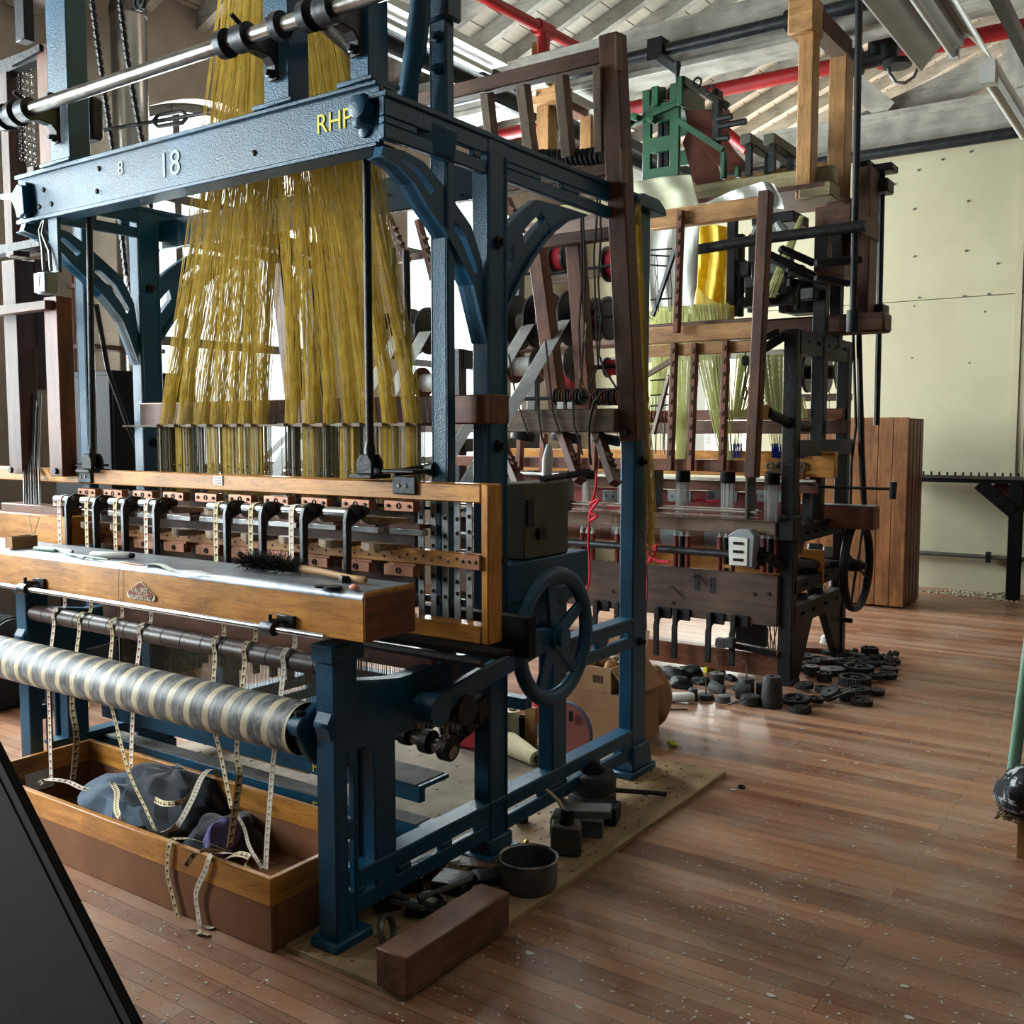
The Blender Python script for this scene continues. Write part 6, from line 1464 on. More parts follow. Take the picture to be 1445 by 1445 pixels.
def stick(label, pa, pb, r, mt, tip=None, cat='tool', name='quill'):
    a, b = onbeam(*pa)+Vector((0,0,r)), onbeam(*pb)+Vector((0,0,r)); t = thing(name, label, cat, a)
    MB().tube([a,a.lerp(b,.06),a.lerp(b,.94),b],[r*.6,r,r,r*.7],10).build('barrel', M[mt], t)
    if tip: MB().tube([b,b+(b-a).normalized()*.012],[r*.9,r*.8],10).build('tip', M[tip], t)
stick('cream bobbin quill with a dark end lying across the beam',(128,787),(184,789),.012,'fix','black',name='bobbin_quill',cat='quill')
stick('pale green quill at the left of the row on the beam',(48,776),(78,779),.007,'greenpost',None,name='bobbin_quill',cat='quill')
stick('white quill lying just right of the green one',(66,776),(100,781),.007,'fix','tin',name='bobbin_quill',cat='quill')
stick('teal pencil lying on the beam in front of the cream quill',(92,783),(150,791),.004,'greenpost','pineX',name='pencil',cat='pencil')
stick('thin white stick lying behind the pencil',(84,779),(118,788),.004,'fix','iron',name='pencil',cat='pencil')
stick('thin wooden stick lying right of the cream quill',(170,795),(205,800),.004,'pineX',None,name='pencil',cat='pencil')
for px,py,lab in ((487,822,'black hexagon nut beside the brush handle'),(470,830,'flat black washer in front of the nut'),(452,829,'thin dark washer half under the brush')):
    q = onbeam(px,py); nm = 'hex_nut' if 'nut' in lab and 'washer' not in lab else 'washer'
    o = (MB().lathe(q,(0,0,1),[(.016,0),(.018,.003),(.018,.017),(.016,.02)],6) if nm == 'hex_nut' else MB().lathe(q,(0,0,1),[(.026 if px > 460 else .018,0),(.026 if px > 460 else .018,.006),(.008,.006)],16)).build(nm, M['iron'], None, q); tag(o, lab, 'nut' if nm == 'hex_nut' else 'washer')
q = onbeam(500,833); M['pink'] = plain('salmon_wax', srgb(196,120,96), srgb(210,140,116), rough=.6)
tag(lump('wax_stub', (q.x,q.y,ZB+.008), (.018,.012,.010), M['pink'], 4, amp=.2, n=12, zmin=ZB+.001), 'small salmon pink wax stub near the right end of the beam', 'wax')
# paper strip and dust lying on the beam
P2 = [onbeam(x_,y_)+Vector((0,0,.003+.004*(i%2))) for i,(x_,y_) in enumerate(((205,797),(225,799),(245,806),(270,808),(295,812)))]
tag(MB().ribbon(smooth(P2,4), .022, Vector((.2,1,0)), .001).build('paper_strip', M['sheet'], None, P2[0]), 'crumpled grey paper strip left of the brush', 'paper')
tag(MB().tube([onbeam(168,803)+Vector((0,-.0,0)),at(168,805,Y=2.012),at(167,850,Y=2.01),at(168,900,Y=2.03),at(169,942,Y=2.0)],.0012,5).build('thread', M['white_y'], None, onbeam(168,803)), 'single white thread hanging down the front of the beam', 'thread')
# ================================================================== foreground black panel
YP_ = 1.15
a, b = at(0,1072,Y=YP_), at(187,1445,Y=YP_); dirv = (b-a).normalized()
k0 = a-dirv*.9; k1 = a+dirv*((a.z)/-dirv.z)
nrm = Vector((-dirv.z,0,dirv.x)); 
if nrm.x > 0: nrm = -nrm
t = thing('dark_screen', 'tall black board leaning close by at the lower left corner', 'board', (k1.x-.4,YP_,0))
pts = [(k1.x,0),(k0.x,k0.z),(k0.x-1.2,k0.z),(k0.x-1.2,0)]
MB().prism(pts,'Y',YP_,YP_+.02).build('board', M['black'], t, bevel=.002)
o1, o2 = k1+nrm*.034, k0+nrm*.034
MB().prism([(o1.x-.02,0.001),(o2.x,o2.z),(k0.x-1.15,k0.z),(k0.x-1.15,.001)],'Y',YP_-.004,YP_).build('face_sheet', M['black'], t)
# ================================================================== on the plywood strip
ZP = .0205
a, b = at(570,1408,Z=ZP), at(719,1308,Z=ZP)
xw = b.x; tb = MB().box(xw-.112,xw,a.y+.0,b.y,ZP,ZP+.112)
tag(tb.build('timber_block', M['blockY'], None, (xw-.05,(a.y+b.y)/2,ZP), bevel=.004), 'thick reddish brown timber block at the near end of the plywood strip', 'block')
q = at(763,1255,Z=ZP); q.x -= .05; pot = thing('metal_pot', 'empty dull steel pot on the edge of the plywood strip', 'pot', q)
rp, hp_ = .098, .098
MB().lathe(q,(0,0,1),[(.0,0),(rp*.95,0),(rp,.008),(rp,hp_),(rp+.006,hp_+.004),(rp+.002,hp_+.008),(rp-.004,hp_+.002),(rp-.004,.01),(0,.008)],40).build('pot_body', M['tin'], pot)
q = at(847,1135,Z=ZP); q.x -= .04; dr = thing('black_drum', 'squat black canister on the plywood near the rear blue leg', 'canister', q)
MB().lathe(q,(0,0,1),[(.098,0),(.10,.01),(.10,.05),(.094,.055),(.10,.06),(.10,.115),(.09,.13),(.03,.135)],28).build('drum_body', M['iron3'], dr)
lump('drum_rag', (q.x+.0,q.y+.0,q.z+.145), (.06,.05,.03), M['black'], 9, par=dr, amp=.5, n=14)
MB().bar(q+Vector((-.10,-.05,.02)),q+Vector((-.17,-.03,.005)),.04,.006).build('drum_tab', M['iron'], dr)
MB().tube([q+Vector((.08,.06,.05)),q+Vector((.22,.24,.01))],.010,6).build('drum_rod', M['iron'], dr)
def scrap(label, px, py, sx, sy, sz, rz, mt='iron3', z=ZP, rx=0, name='scrap_plate', cat='scrap metal'):
    q = at(px,py,Z=z); o = MB().cbox(q+Vector((0,0,sz/2+abs(math.sin(rx))*sy/2+.001)),sx,sy,sz,rz=rz,rx=rx).build(name, M[mt], None, q, bevel=.004); tag(o, label, cat); return o
scrap('upper grey slab of the stack beside the black canister',827,1152,.19,.13,.028,.5,'lead',z=.11,rx=-.12)
scrap('lower grey slab of the stack beside the black canister',815,1172,.20,.13,.06,.45,'lead')
scrap('dark lump of iron behind the oil can',848,1158,.14,.10,.07,.3,'iron')
q = at(795,1205,Z=ZP); oc = thing('oil_can', 'dark square oil can with a bent pale spout behind the pot', 'can', q)
MB().cbox(q+Vector((0,.02,.055)),.11,.09,.11,rz=.5).build('can_body', M['khaki'], oc, bevel=.008)
MB().tube([q+Vector((0,.02,.10)),q+Vector((-.0,.02,.16))],[.03,.022],10).build('can_neck', M['black'], oc)
MB().tube([q+Vector((-.01,.02,.15)),q+Vector((-.03,.01,.19)),q+Vector((-.055,.0,.215)),q+Vector((-.075,-.0,.225))],[.008,.007,.006,.005],8).build('spout', M['conecream'], oc)
tag(MB().lathe(at(727,1160,Z=ZP)+Vector((0,0,.034)),(.8,.5,0),[(.034,0),(.034,.05),(.02,.052)],18).build('iron_roller', M['iron3'], None, at(727,1160,Z=ZP)),'short dark iron roller lying behind the middle blue leg','roller')
tag(MB().tube([at(742,1188,Z=ZP+.006),at(768,1196,Z=ZP+.006)],.005,8).lathe(at(742,1188,Z=ZP+.006),(1,-.4,0),[(.011,0),(.011,.008)],6).build('brass_bolt', M['brass'], None, at(755,1192,Z=ZP)),'brass bolt lying beside the oil can','bolt')
q = at(540,1338,Z=ZP); tag(MB().torus(q+Vector((0,.02,.045)),(.9,.35,.25),.045,.006,26,6,sq=.012).build('steel_ring', M['tin'], None, q),'steel ring standing against the timber block','ring')
for i,(px,py,sx,sy,sz,rz,lab) in enumerate(((642,1220,.30,.07,.014,.45,'long dark slat with a ragged end beside the steel pot'),(600,1235,.13,.09,.05,.4,'wooden grey block on the scrap heap'),(660,1215,.34,.06,.012,.62,'second dark slat, lying under the ragged one'),(575,1255,.10,.07,.05,.8,'black angular casting under the bottom blue rail'),
        (640,1255,.12,.10,.04,.2,'flat black casting in the middle of the scrap heap'),(545,1280,.09,.08,.045,1.1,'black casting nearest the front blue leg'),(600,1290,.12,.07,.03,.5,'low black plate behind the timber block'),(690,1245,.10,.08,.03,.9,'black plate between the scrap heap and the pot'))):
    scrap(lab,px,py,sx,sy,sz,rz,'darkY' if 'slat' in lab or 'wooden' in lab else 'iron', rx=.06)
for px,py,pa,pb,lab in ((585,1275,(552,1272),(600,1282),'grey steel spindle across the scrap heap'),(620,1262,(590,1268),(665,1240),'thin rod slanting out of the scrap heap'),(560,1265,(548,1262),(575,1268),'short steel stub on the scrap heap')):
    a, b = at(*pa,Z=ZP+.05), at(*pb,Z=ZP+.05); tag(MB().tube([a,b],.009,8).build('scrap_rod', M['tin'], None, a), lab, 'scrap metal')
q = at(610,1270,Z=ZP+.03); tag(MB().torus(q,(.2,.1,1),.04,.009,22,6).build('scrap_ring', M['iron3'], None, q),'dark iron ring lying on the scrap heap','scrap metal')
for k in range(3):
    q = at((640,655,700)[k],(1225,1221,1290)[k],Z=.07)
mb = MB(); q = at(632,1224,Z=.05)
for k in range(40): mb.tube([q+Vector((random.uniform(-.06,.06),random.uniform(-.06,.06),random.uniform(-.01,.02))) for _ in range(3)],.0018,4,caps=False)
tag(mb.build('thread_tangle', M['rope'], None, q), 'tangle of dirty thread on the ragged slat', 'thread', kind='stuff')
# ================================================================== boxes, cones and sack behind the loom leg
def cbox3(label, pxl, pxr, pyt, pyb, Y, d, z0, open_=False):
    a, b = at(pxl,pyb,Y=Y), at(pxr,pyt,Y=Y); z1 = b.z
    t = thing('cardboard_box', label, 'box', ((a.x+b.x)/2,Y+d/2,z0))
    m_ = MB(); th = .005
    m_.box(a.x,b.x,Y,Y+th,z0,z1).box(a.x,b.x,Y+d-th,Y+d,z0,z1).box(a.x,a.x+th,Y,Y+d,z0,z1).box(b.x-th,b.x,Y,Y+d,z0,z1).box(a.x,b.x,Y,Y+d,z0,z0+th)
    if not open_: m_.box(a.x,b.x,Y,Y+d,z1-th,z1)
    m_.build('carton', M['card'], t); 
    if open_:
        MB().bar((b.x-.0,Y+d/2,z1),(b.x+.11,Y+d/2,z1-.13),d,.005,up=(0,0,1)).build('flap', M['card'], t)
        MB().bar(((a.x+b.x)/2,Y+d,z1),((a.x+b.x)/2,Y+d+.05,z1+.12),b.x-a.x,.005,up=(0,1,.1)).build('flap', M['card'], t)
        for k in range(7): lump('packing', (a.x+.05+.04*k,Y+.1+.06*(k%3),z1-.01), (.04,.05,.03), M['pineX'] if k%2 else M['rope'], k, par=t, amp=.5, n=10)
    else:
        q = Vector(((a.x*.4+b.x*.6),Y-.002,(z0+z1)/2+.03)); MB().box(a.x,b.x,Y-.001,Y,(z0+z1)/2+.05,(z0+z1)/2+.052).build('tape_seam', M['pineX'], t)
    return t, a.x, b.x, z1
t, xa_, xb_, zt_ = cbox3('plain cardboard box on the floor behind the rear blue leg', 798,878,983,1060,4.22,.4,.001)
t2, xa2, xb2, zt2 = cbox3('open cardboard box full of scraps, stacked on the plain box', 806,862,944,980,4.22,.36,zt_+.002, True)
for dx in (0,.02,.04): MB().box(xb2-.10+dx,xb2-.088+dx,4.217,4.22,zt_+.05,zt_+.085).build('stencil_mark', M['darkX'], t2)
q = at(795,1080,Z=.02); YD = q.y; ro_ = 44/F*(q-EYEP).length
t = thing('round_plate', 'rust red disc with a blue rim leaning behind the blue wheel post', 'disc', (q.x,YD,.02)); cqq = Vector((q.x,YD+.01,.02+ro_))
MB().lathe(cqq,(0,-1,.12),[(.0,0),(ro_*.93,0),(ro_*.93,.008),(0,.008)],40).build('face', M['disc'], t); M['bluerim'] = plain('blue_rim', srgb(70,84,110), srgb(86,100,126), rough=.6)
MB().torus(cqq,(0,-1,.12),ro_*.96,.007,44,8).build('rim', M['bluerim'], t)
for dx,dz in ((-.105,-.02),(.04,.09)): MB().cbox(cqq+Vector((dx,-.012,dz)),.016,.006,.045).build('slot', M['black'], t)
def cone(label, px, pyb, pyt, Y, r0, r1, mt, grp='yarn cones on the floor'):
    b = at(px,pyb,Z=.019); Y = b.y; h = at(px,pyt,Y=Y).z-.02; q = Vector((b.x,Y,.019)); t = thing('yarn_cone', label, 'yarn cone', q, grp)
    MB().lathe(q,(0,0,1),[(r0*.9,0),(r0,.01),(r1,h*.95),(r1*.7,h*.97)],22).build('wound_yarn', M[mt], t); MB().lathe(q+Vector((0,0,h*.95)),(0,0,1),[(r1*.55,0),(r1*.5,h*.06),(r1*.3,h*.06)],14).build('core', M['darkZ'], t)
cone('tall cream yarn cone standing inside the blue loom',723,1050,1000,3.4,.05,.036,'conecream'); cone('dark green yarn cone beside the standing cream cone',739,1050,1008,3.5,.04,.032,'black'); 
a = at(716,1073,Z=.019); z_ = .019+.05; YC = a.y+.04
t = thing('yarn_cone', 'cream yarn cone lying on its side behind the bottom blue rail', 'yarn cone', (a.x,YC,z_), 'yarn cones on the floor')
MB().lathe((a.x-.05,YC+.03,z_+.01),(.93,-.30,-.10),[(.05,0),(.055,.02),(.036,.22),(.025,.225)],22).build('wound_yarn', M['conecream'], t); MB().lathe((a.x-.05,YC+.03,z_+.01),(.93,-.30,-.10),[(.02,.22),(.018,.235)],12).build('core', M['darkZ'], t)
a = at(748,1055,Z=.019); o = MB().box(a.x-.03,a.x+.03,a.y,a.y+.02,.019,at(748,998,Y=a.y).z).build('wood_offcut', M['pineZ'], None, (a.x,a.y,.019)); tag(o,'pale upright board offcut beside the dark cone','board')
a = at(662,1060,Z=.019); YR_ = a.y+.08; rc = thing('red_canister', 'deep red plastic canister inside the blue loom', 'canister', (a.x-.02,YR_,.019)); MB().cbox((a.x-.04,YR_,.132),.22,.16,.225).build('canister_body', M['red_plastic'], rc, bevel=.02); MB().tube([(a.x-.05,YR_,.24),(a.x-.05,YR_,.27)],.03,12).build('cap', M['red_plastic'], rc)
for px,py,lab in ((735,1002,'pink yarn ball behind the cream cone'),(752,1000,'magenta yarn ball behind the pale offcut')):
    q = at(px,1010,Z=.08); tag(lump('yarn_ball', (q.x,q.y,.08), (.07,.07,.065), M['redyarn'] if 'pink' not in lab else M['pink'], px, amp=.15, n=14, zmin=.019), lab, 'yarn')
q = at(925,925,Y=4.6); tag(lump('paper_sack', (q.x-.06,4.66,.17), (.11,.09,.17), M['card'], 5, amp=.3, n=20, zmin=.0, freq=2.5),'brown paper sack bulging out behind the rear blue leg','sack')
# white plastic sheet lying on the loom's rails
q = at(370,1035,Y=2.75); tag(lump('plastic_sheet', (q.x,2.82,at(370,1040,Y=2.75).z-.0), (.24,.10,.03), M['sheet'], 6, amp=.5, n=20, freq=5),'crumpled white plastic sheet behind the lower blue rails','sheet')
a = at(378,1050,Y=2.72); o = MB().box(a.x-.3,a.x+.25,2.70,3.0,a.z-.07,a.z-.055).build('shelf_board', M['pineX'], None, (a.x,2.85,a.z-.07)); tag(o,'thin wooden board carrying the crumpled plastic sheet','board')
# ================================================================== iron weights and gears on the floor
def wt(label, px, py, r0, r1, h, hook=True, mt='iron3', tilt=None, name='loom_weight'):
    q = at(px,py,Z=.001); t = thing(name, label, 'weight', q)
    ax = Vector(tilt) if tilt else Vector((0,0,1)); base = q+(Vector((0,0,r0)) if tilt else Vector((0,0,0)))
    MB().lathe(base,ax,[(r0*.96,0),(r0,h*.05),(r1,h*.95),(r1*.92,h),(r1*.3,h),(r1*.28,h*.96)],24).build('weight_body', M[mt], t)
    if hook:
        tp = base+ax.normalized()*h; MB().tube([tp,tp+Vector((.0,0,.07)),tp+Vector((-.006,0,.095)),tp+Vector((-.018,0,.098)),tp+Vector((-.026,0,.085))],.0045,6).build('hook', M['tin'], t)
wt('tall tapered iron weight with a wire hook, nearest the black loom foot',1089,997,.062,.052,.175)
wt('medium iron weight with a double hook left of the tall one',1053,984,.048,.044,.115)
wt('small dark iron cup weight at the left of the row',978,988,.03,.026,.07,False)
wt('flat round weight with a bent pin standing up',996,986,.05,.046,.028,True)
wt('grey tapered weight lying tilted among the weights',1003,976,.036,.028,.09,False,'lead',(.8,-.1,-.15))
wt('iron cup weight tied with wires behind the tilted weight',1012,968,.042,.046,.08,True)
wt('teal grey disc weight lying flat',1020,990,.045,.042,.035,False,'lead')
wt('greenish drum weight lying on its side',1037,985,.046,.044,.09,False,'lead',(.85,.35,.05))
wt('flat dark disc weight in front of the tall weight',1059,994,.058,.056,.052,False)
wt('small black block weight left of the tall weight',1074,985,.03,.03,.09,False)
q = at(938,984,Z=.026); tag(MB().lathe(q,(.92,.38,.06),[(.022,0),(.028,.008),(.028,.15),(.02,.17),(.012,.172)],18).build('white_bobbin', M['fix'], None, q),'dirty white plastic bobbin lying left of the iron weights','bobbin')
for lab,pa,pb,r in (('long thin iron bar lying across the weights at the back',(940,926),(1026,932),.012),('thin black rod lying alone on the floorboards',(914,1001),(970,1001),.004),('grey rod leaning on the disc weight',(1028,994),(1050,986),.007),('yellow handled tool lying behind the weights',(995,945),(1022,941),.02)):
    a, b = at(*pa,Z=r+.03 if 'across' in lab else r+.001), at(*pb,Z=r+.05 if 'leaning' in lab or 'across' in lab else r+.001)
    tag(MB().tube([a,b],r,8).build('iron_rod', M['yellowpaint'] if 'yellow' in lab else M['iron3'], None, a), lab, 'rod')
for i,(px,py,s) in enumerate(((955,960,.10),(975,955,.09),(962,970,.08),(990,965,.06),(945,955,.08),(1030,960,.05),(1040,975,.04))):
    q = at(px,py,Z=.001); tag(lump('scrap_iron', (q.x,q.y,s*.35), (s,s*.8,s*.5), M['iron'], i*3.3, amp=.6, n=12, zmin=0.001), 'lump of dark scrap in the heap left of the iron weights', 'scrap metal', 'dark scrap lumps beside the weights')
def gearmesh(R_, h, nt, kind):
    mb = MB(); n = nt*2; prof = []
    vs = []; fs = []
    ri = R_*.78
    for z in (0,h):
        for i in range(n): r = R_ if i%2 else R_*.93; g = 2*math.pi*(i)/n; vs.append((r*math.cos(g),r*math.sin(g),z))
        for i in range(n): g = 2*math.pi*i/n; vs.append((ri*math.cos(g),ri*math.sin(g),z))
    a,b,c,d = 0,n,2*n,3*n
    for i in range(n):
        j = (i+1)%n; fs += [(a+i,a+j,c+j,c+i),(c+i,c+j,d+j,d+i),(b+j,b+i,d+i,d+j),(a+j,a+i,b+i,b+j)]
    mb.add(vs,fs)
    if kind == 'web': mb.lathe((0,0,h*.25),(0,0,1),[(ri,0),(ri,h*.4),(R_*.28,h*.4),(R_*.25,h*.8),(R_*.12,h*.8),(R_*.12,0)],24)
    elif kind == 'spoke':
        mb.lathe((0,0,0),(0,0,1),[(R_*.26,0),(R_*.26,h),(R_*.13,h),(R_*.13,0)],18)
        for k in range(4): g = math.pi/2*k; mb.bar((R_*.24*math.cos(g),R_*.24*math.sin(g),h*.5),(ri*math.cos(g),ri*math.sin(g),h*.5),R_*.14,h*.5)
    else: mb.lathe((0,0,0),(0,0,1),[(R_*.95,0),(R_*.97,h),(R_*.2,h),(R_*.2,h*.5)],30)
    return mb
protos = {}
GE = [(495,515,110),(330,500,90),(610,625,130),(880,630,140,2),(840,740,150,2),(400,650,75,2),(330,590,90),(1000,555,115),(860,470,90),(990,455,80,2),(1180,560,70),(1190,612,80),(1170,670,90),(1070,700,70),(640,520,90),(740,535,100),(900,505,80),(325,795,90),(530,815,90),(240,920,140),(290,1010,100,3),(445,935,70),(605,905,90,4),(760,890,72,2),(910,935,102,3),(890,845,105),(1060,835,75),(720,835,70),(530,700,70,2),(560,455,60),(700,462,60),(1225,520,70),(1135,485,60),(420,560,60),(930,700,60)]
LG = {3:'toothed black gear wheel lying in front of the heap, %s', }
nf = 0
for i, g in enumerate(GE):
    px, py = 1090+g[0]/7.225, 860+g[1]/7.225; f = g[3] if len(g) > 3 else 1
    q = at(px,py,Z=.02); rad = g[2]/7.225/F*(q-EYEP).length*1.0
    kind = ('web','spoke','plate')[i%3] if f != 4 else 'plate'; h = (.026,.026,.055,.03,.04)[f]
    key = (kind, h, i%2)
    if key not in protos:
        protos[key] = gearmesh(.1, h, 36, kind)
    if i < 1 or key not in KID:
        o = protos[key].build('gear_wheel', M['iron3'], None, (0,0,0)); KID[key] = o
    else:
        o = KID[key].copy(); C.objects.link(o)
    s = rad/.1; o.scale = (s,s,1); z = .001+(.012 if i%4 == 1 else 0)
    o.location = (q.x,q.y,z); o.rotation_euler = (random.uniform(-.10,.10) if f == 1 else 0, random.uniform(-.08,.08) if f == 1 else 0, random.random()*6)
    if f == 1: o.location.z = z+.10*s*.1
    if f == 4: o.rotation_euler = (.35,-.3,0); o.location.z = .03
    lab = 'black iron gear wheel lying in the heap at the foot of the black loom'; grp = 'gear wheels heaped on the floor'
    if f == 3:
        lab = 'toothed gear wheel lying nearest of all, in front of the tall tapered weight' if nf == 0 else 'toothed gear wheel at the front right edge of the heap'; nf += 1
    if f == 4: lab = 'plain black disc tilted up on the heap with a thin steel pin in it'
    tag(o, lab, 'gear', grp)
q = at(1173,985,Z=.04); tag(MB().tube([q,q+Vector((.12,.05,.06))],.004,6).build('steel_pin', M['tin'], None, q),'thin steel pin sticking out of the tilted disc','pin')
q = at(1148,917,Z=.0); tag(MB().cbox(q+Vector((0,0,.02)),.34,.22,.03,rz=.3).build('wooden_slab', M['mahogX'], None, q),'dirty brown slab behind the gear heap under the black loom','board')
q = at(1160,910,Z=.02); tag(lump('white_rag', (q.x+.06,q.y+.02,.05), (.10,.08,.06), M['sheet'], 3, amp=.4, n=14, zmin=.001),'small white rag behind the gear heap','rag')
for i in range(14):
    q = at(1205+random.uniform(-25,62),925+random.uniform(-8,10),Z=.02); tag(lump('scrap_iron', (q.x,q.y,.02), (.03,.03,.025), M['iron3'], i*1.7+40, amp=.7, n=8, zmin=0.001), 'small scrap of iron behind the gear heap', 'scrap metal', 'iron crumbs behind the gears')
# little yellow thing and washers on the open floor
q = at(949,1049,Z=.012); tag(MB().torus(q,(.3,.2,1),.018,.009,16,8).build('yellow_ring', M['yellowpaint'], None, q),'small yellow ring lying alone on the floorboards','ring')
q = at(1046,1110,Z=.004); tag(MB().torus(q,(0,0,1),.013,.005,16,6).build('washer', M['iron'], None, q),'small dark washer beyond the plywood corner','washer')
# ================================================================== cupboard and bench by the cream wall
cy0 = 9.1; cxr_ = at(1279,700,Y=cy0).x; cy1 = at(1301,700,X=cxr_).y; ctop = at(1260,589,Y=cy0).z
cu = thing('plank_cupboard', 'tall brown matchboard cupboard behind the flywheel, near the cream wall', 'cupboard', (cxr_-.4,cy0,0))
for i in range(8):
    x1_ = cxr_-i*.125; MB().box(x1_-.122,x1_,cy0,cy0+.02,.02,ctop).build('front_plank', M['cupZ'], cu, bevel=.004)
n_ = 9; dd = (cy1-cy0-.02)/n_
sd = MB()
for i in range(n_): sd.box(cxr_-.02,cxr_-(0 if i%2 else .004),cy0+.02+i*dd,cy0+.02+(i+1)*dd-.003,.02,ctop-.01)
sd.build('side_panel', M['mahogZ'], cu)
MB().box(cxr_-1.0,cxr_-.005,cy0+.01,cy1,ctop-.03,ctop-.008).build('top_panel', M['mahogX'], cu); MB().box(cxr_-1.0,cxr_-.98,cy0+.02,cy1,.02,ctop).build('side_panel', M['mahogZ'], cu); MB().box(cxr_-.98,cxr_-.02,cy0+.05,cy1-.02,0,.06).build('plinth', M['darkX'], cu)
YB_ = 10.15; bz = at(1370,674,Y=YB_).z
bn = thing('work_bench', 'dark bench with a row of short pins along its edge against the cream wall', 'bench', (-.6,YB_+.2,0))
bxl = at(1296,670,Y=YB_).x
MB().box(bxl-.3,1.6,YB_,YB_+.36,bz-.05,bz-.012).build('top', M['black'], bn); MB().box(bxl-.3,1.6,YB_-.01,YB_+.04,bz-.012,bz+.018).build('pin_rail', M['tin'], bn)
for i in range(16):
    x = at(1303+i*11.2,668,Y=YB_).x; 
    if i < 14: MB().box(x-.008,x+.008,YB_,YB_+.01,bz+.018,bz+.05).build('pin', M['iron'], bn)
lx = at(1432,760,Y=YB_).x
MB().box(lx-.06,lx+.05,YB_,YB_+.1,0,bz-.05).build('leg', M['black'], bn, bevel=.004); MB().box(lx+.09,lx+.16,YB_+.25,YB_+.34,0,bz-.05).build('leg', M['black'], bn); MB().box(1.4,1.5,YB_,YB_+.1,0,bz-.05).build('leg', M['black'], bn)
a, b = at(1382,682,Y=YB_+.02), at(1430,722,Y=YB_+.02); MB().bar(a,b,.05,.12,up=(0,0,1)).build('brace', M['black'], bn); MB().bar(a+Vector((.1,.3,0)),b+Vector((.1,.3,0)),.05,.10,up=(0,0,1)).build('brace', M['darkX'], bn)
rb_ = MB()
for i in range(420):
    f = random.random()**.7; p = at(1300+f*140,832+f*9+random.uniform(-2.0,7)*(.4+f),Z=.004)
    if p.y > FY-.02: p.y = FY-.03-random.random()*.1
    s = random.uniform(.004,.022); rb_.cbox((p.x,p.y,.002+s*.2),s,s*.8,s*.4,rz=random.random()*3)
tag(rb_.build('wall_rubble', M['cream'], None, (-1.6,10.4,0)), 'flaked plaster rubble along the foot of the cream wall','rubble',kind='stuff')
tag(MB().tube(smooth([at(1432,858,Z=.004),at(1420,852,Z=.004),at(1402,848,Z=.004),at(1395,843,Z=.004),at(1408,838,Z=.004),at(1420,836,Z=.004)],5),.006,5).build('loose_cable', M['rope'], None, at(1410,845,Z=0)),'thin pale cable lying on the floor by the bench leg','cable')
nl = MB()
for px,py in ((1262,260),(1330,225),(1296,240),(1370,214),(1366,284),(1290,295),(1363,354),(1290,362),(1360,418),(1297,420),(1395,415),(1287,505),(1368,512),(1290,432),(1390,440),(1408,372)):
    p = at(px,py,Y=FY); nl.lathe((p.x,FY+.001,p.z),(0,-1,0),[(.012,0),(.010,.004)],8)
nh = nl.build('trim_2', M['tin'], None, (0,FY,0)); struct(nh)
struct(MB().box(at(1438,400,Y=FY).x-.03,at(1438,400,Y=FY).x+.03,FY-.015,FY,.05,4.3).build('trim_1', M['cream']))
# ================================================================== right edge: pale green pole, patterned cloth, board
q = at(1424,1085,Z=.30)
a, b = at(1447,955,Y=q.y+.05), at(1430,1085,Y=q.y+.05)
t = thing('green_pole', 'pale green metal pole leaning at the right edge behind the patterned cloth', 'pole', (b.x,q.y+.05,0)); MB().tube([a+(a-b)*.6,b,b+(b-a)*.12],.022,12).build('pole', M['greenpost'], t)
MB().bar(a+Vector((.05,.02,0)),b+Vector((.06,.02,-.05)),.03,.05).build('dark_rail', M['black'], t); MB().bar(b+(b-a)*.1,b+(b-a)*.1+Vector((1.2,.25,0)),.04,.05).box(b.x+.9,b.x+.95,b.y+.15,b.y+.2,0,b.z).build('trolley_rail', M['black'], t)
M['batik'] = plain('black_white_print', srgb(18,20,26), srgb(30,32,40), rough=.85, sc=5, chips=srgb(190,192,196), chip_at=.51, bs=.2, bsc=20)
q = at(1425,1115,Z=.26); tag(lump('patterned_cloth', (q.x+.07,q.y,.27), (.12,.10,.085), M['batik'], 8.8, amp=.35, n=22),'black cloth with a white print bundled at the right edge','cloth')
mb = MB(); q2 = at(1425,1150,Z=.17)
for k in range(40): mb.tube([q2+Vector((random.uniform(-.05,.09),random.uniform(-.04,.04),random.uniform(-.02,.05))) for _ in range(3)],.003,4,caps=False)
tag(mb.build('thread_tangle', M['rope'], None, q2),'grey thread tangle hanging under the patterned cloth','thread',kind='stuff')
p = at(1437,1205,Z=.0); o = MB().box(p.x,p.x+.03,p.y-.04,p.y+.55,0,at(1437,1122,Y=p.y).z).build('leaning_board', M['pineZ'], None, (p.x,p.y,0)); tag(o,'pale board end standing at the lower right edge below the cloth','board')
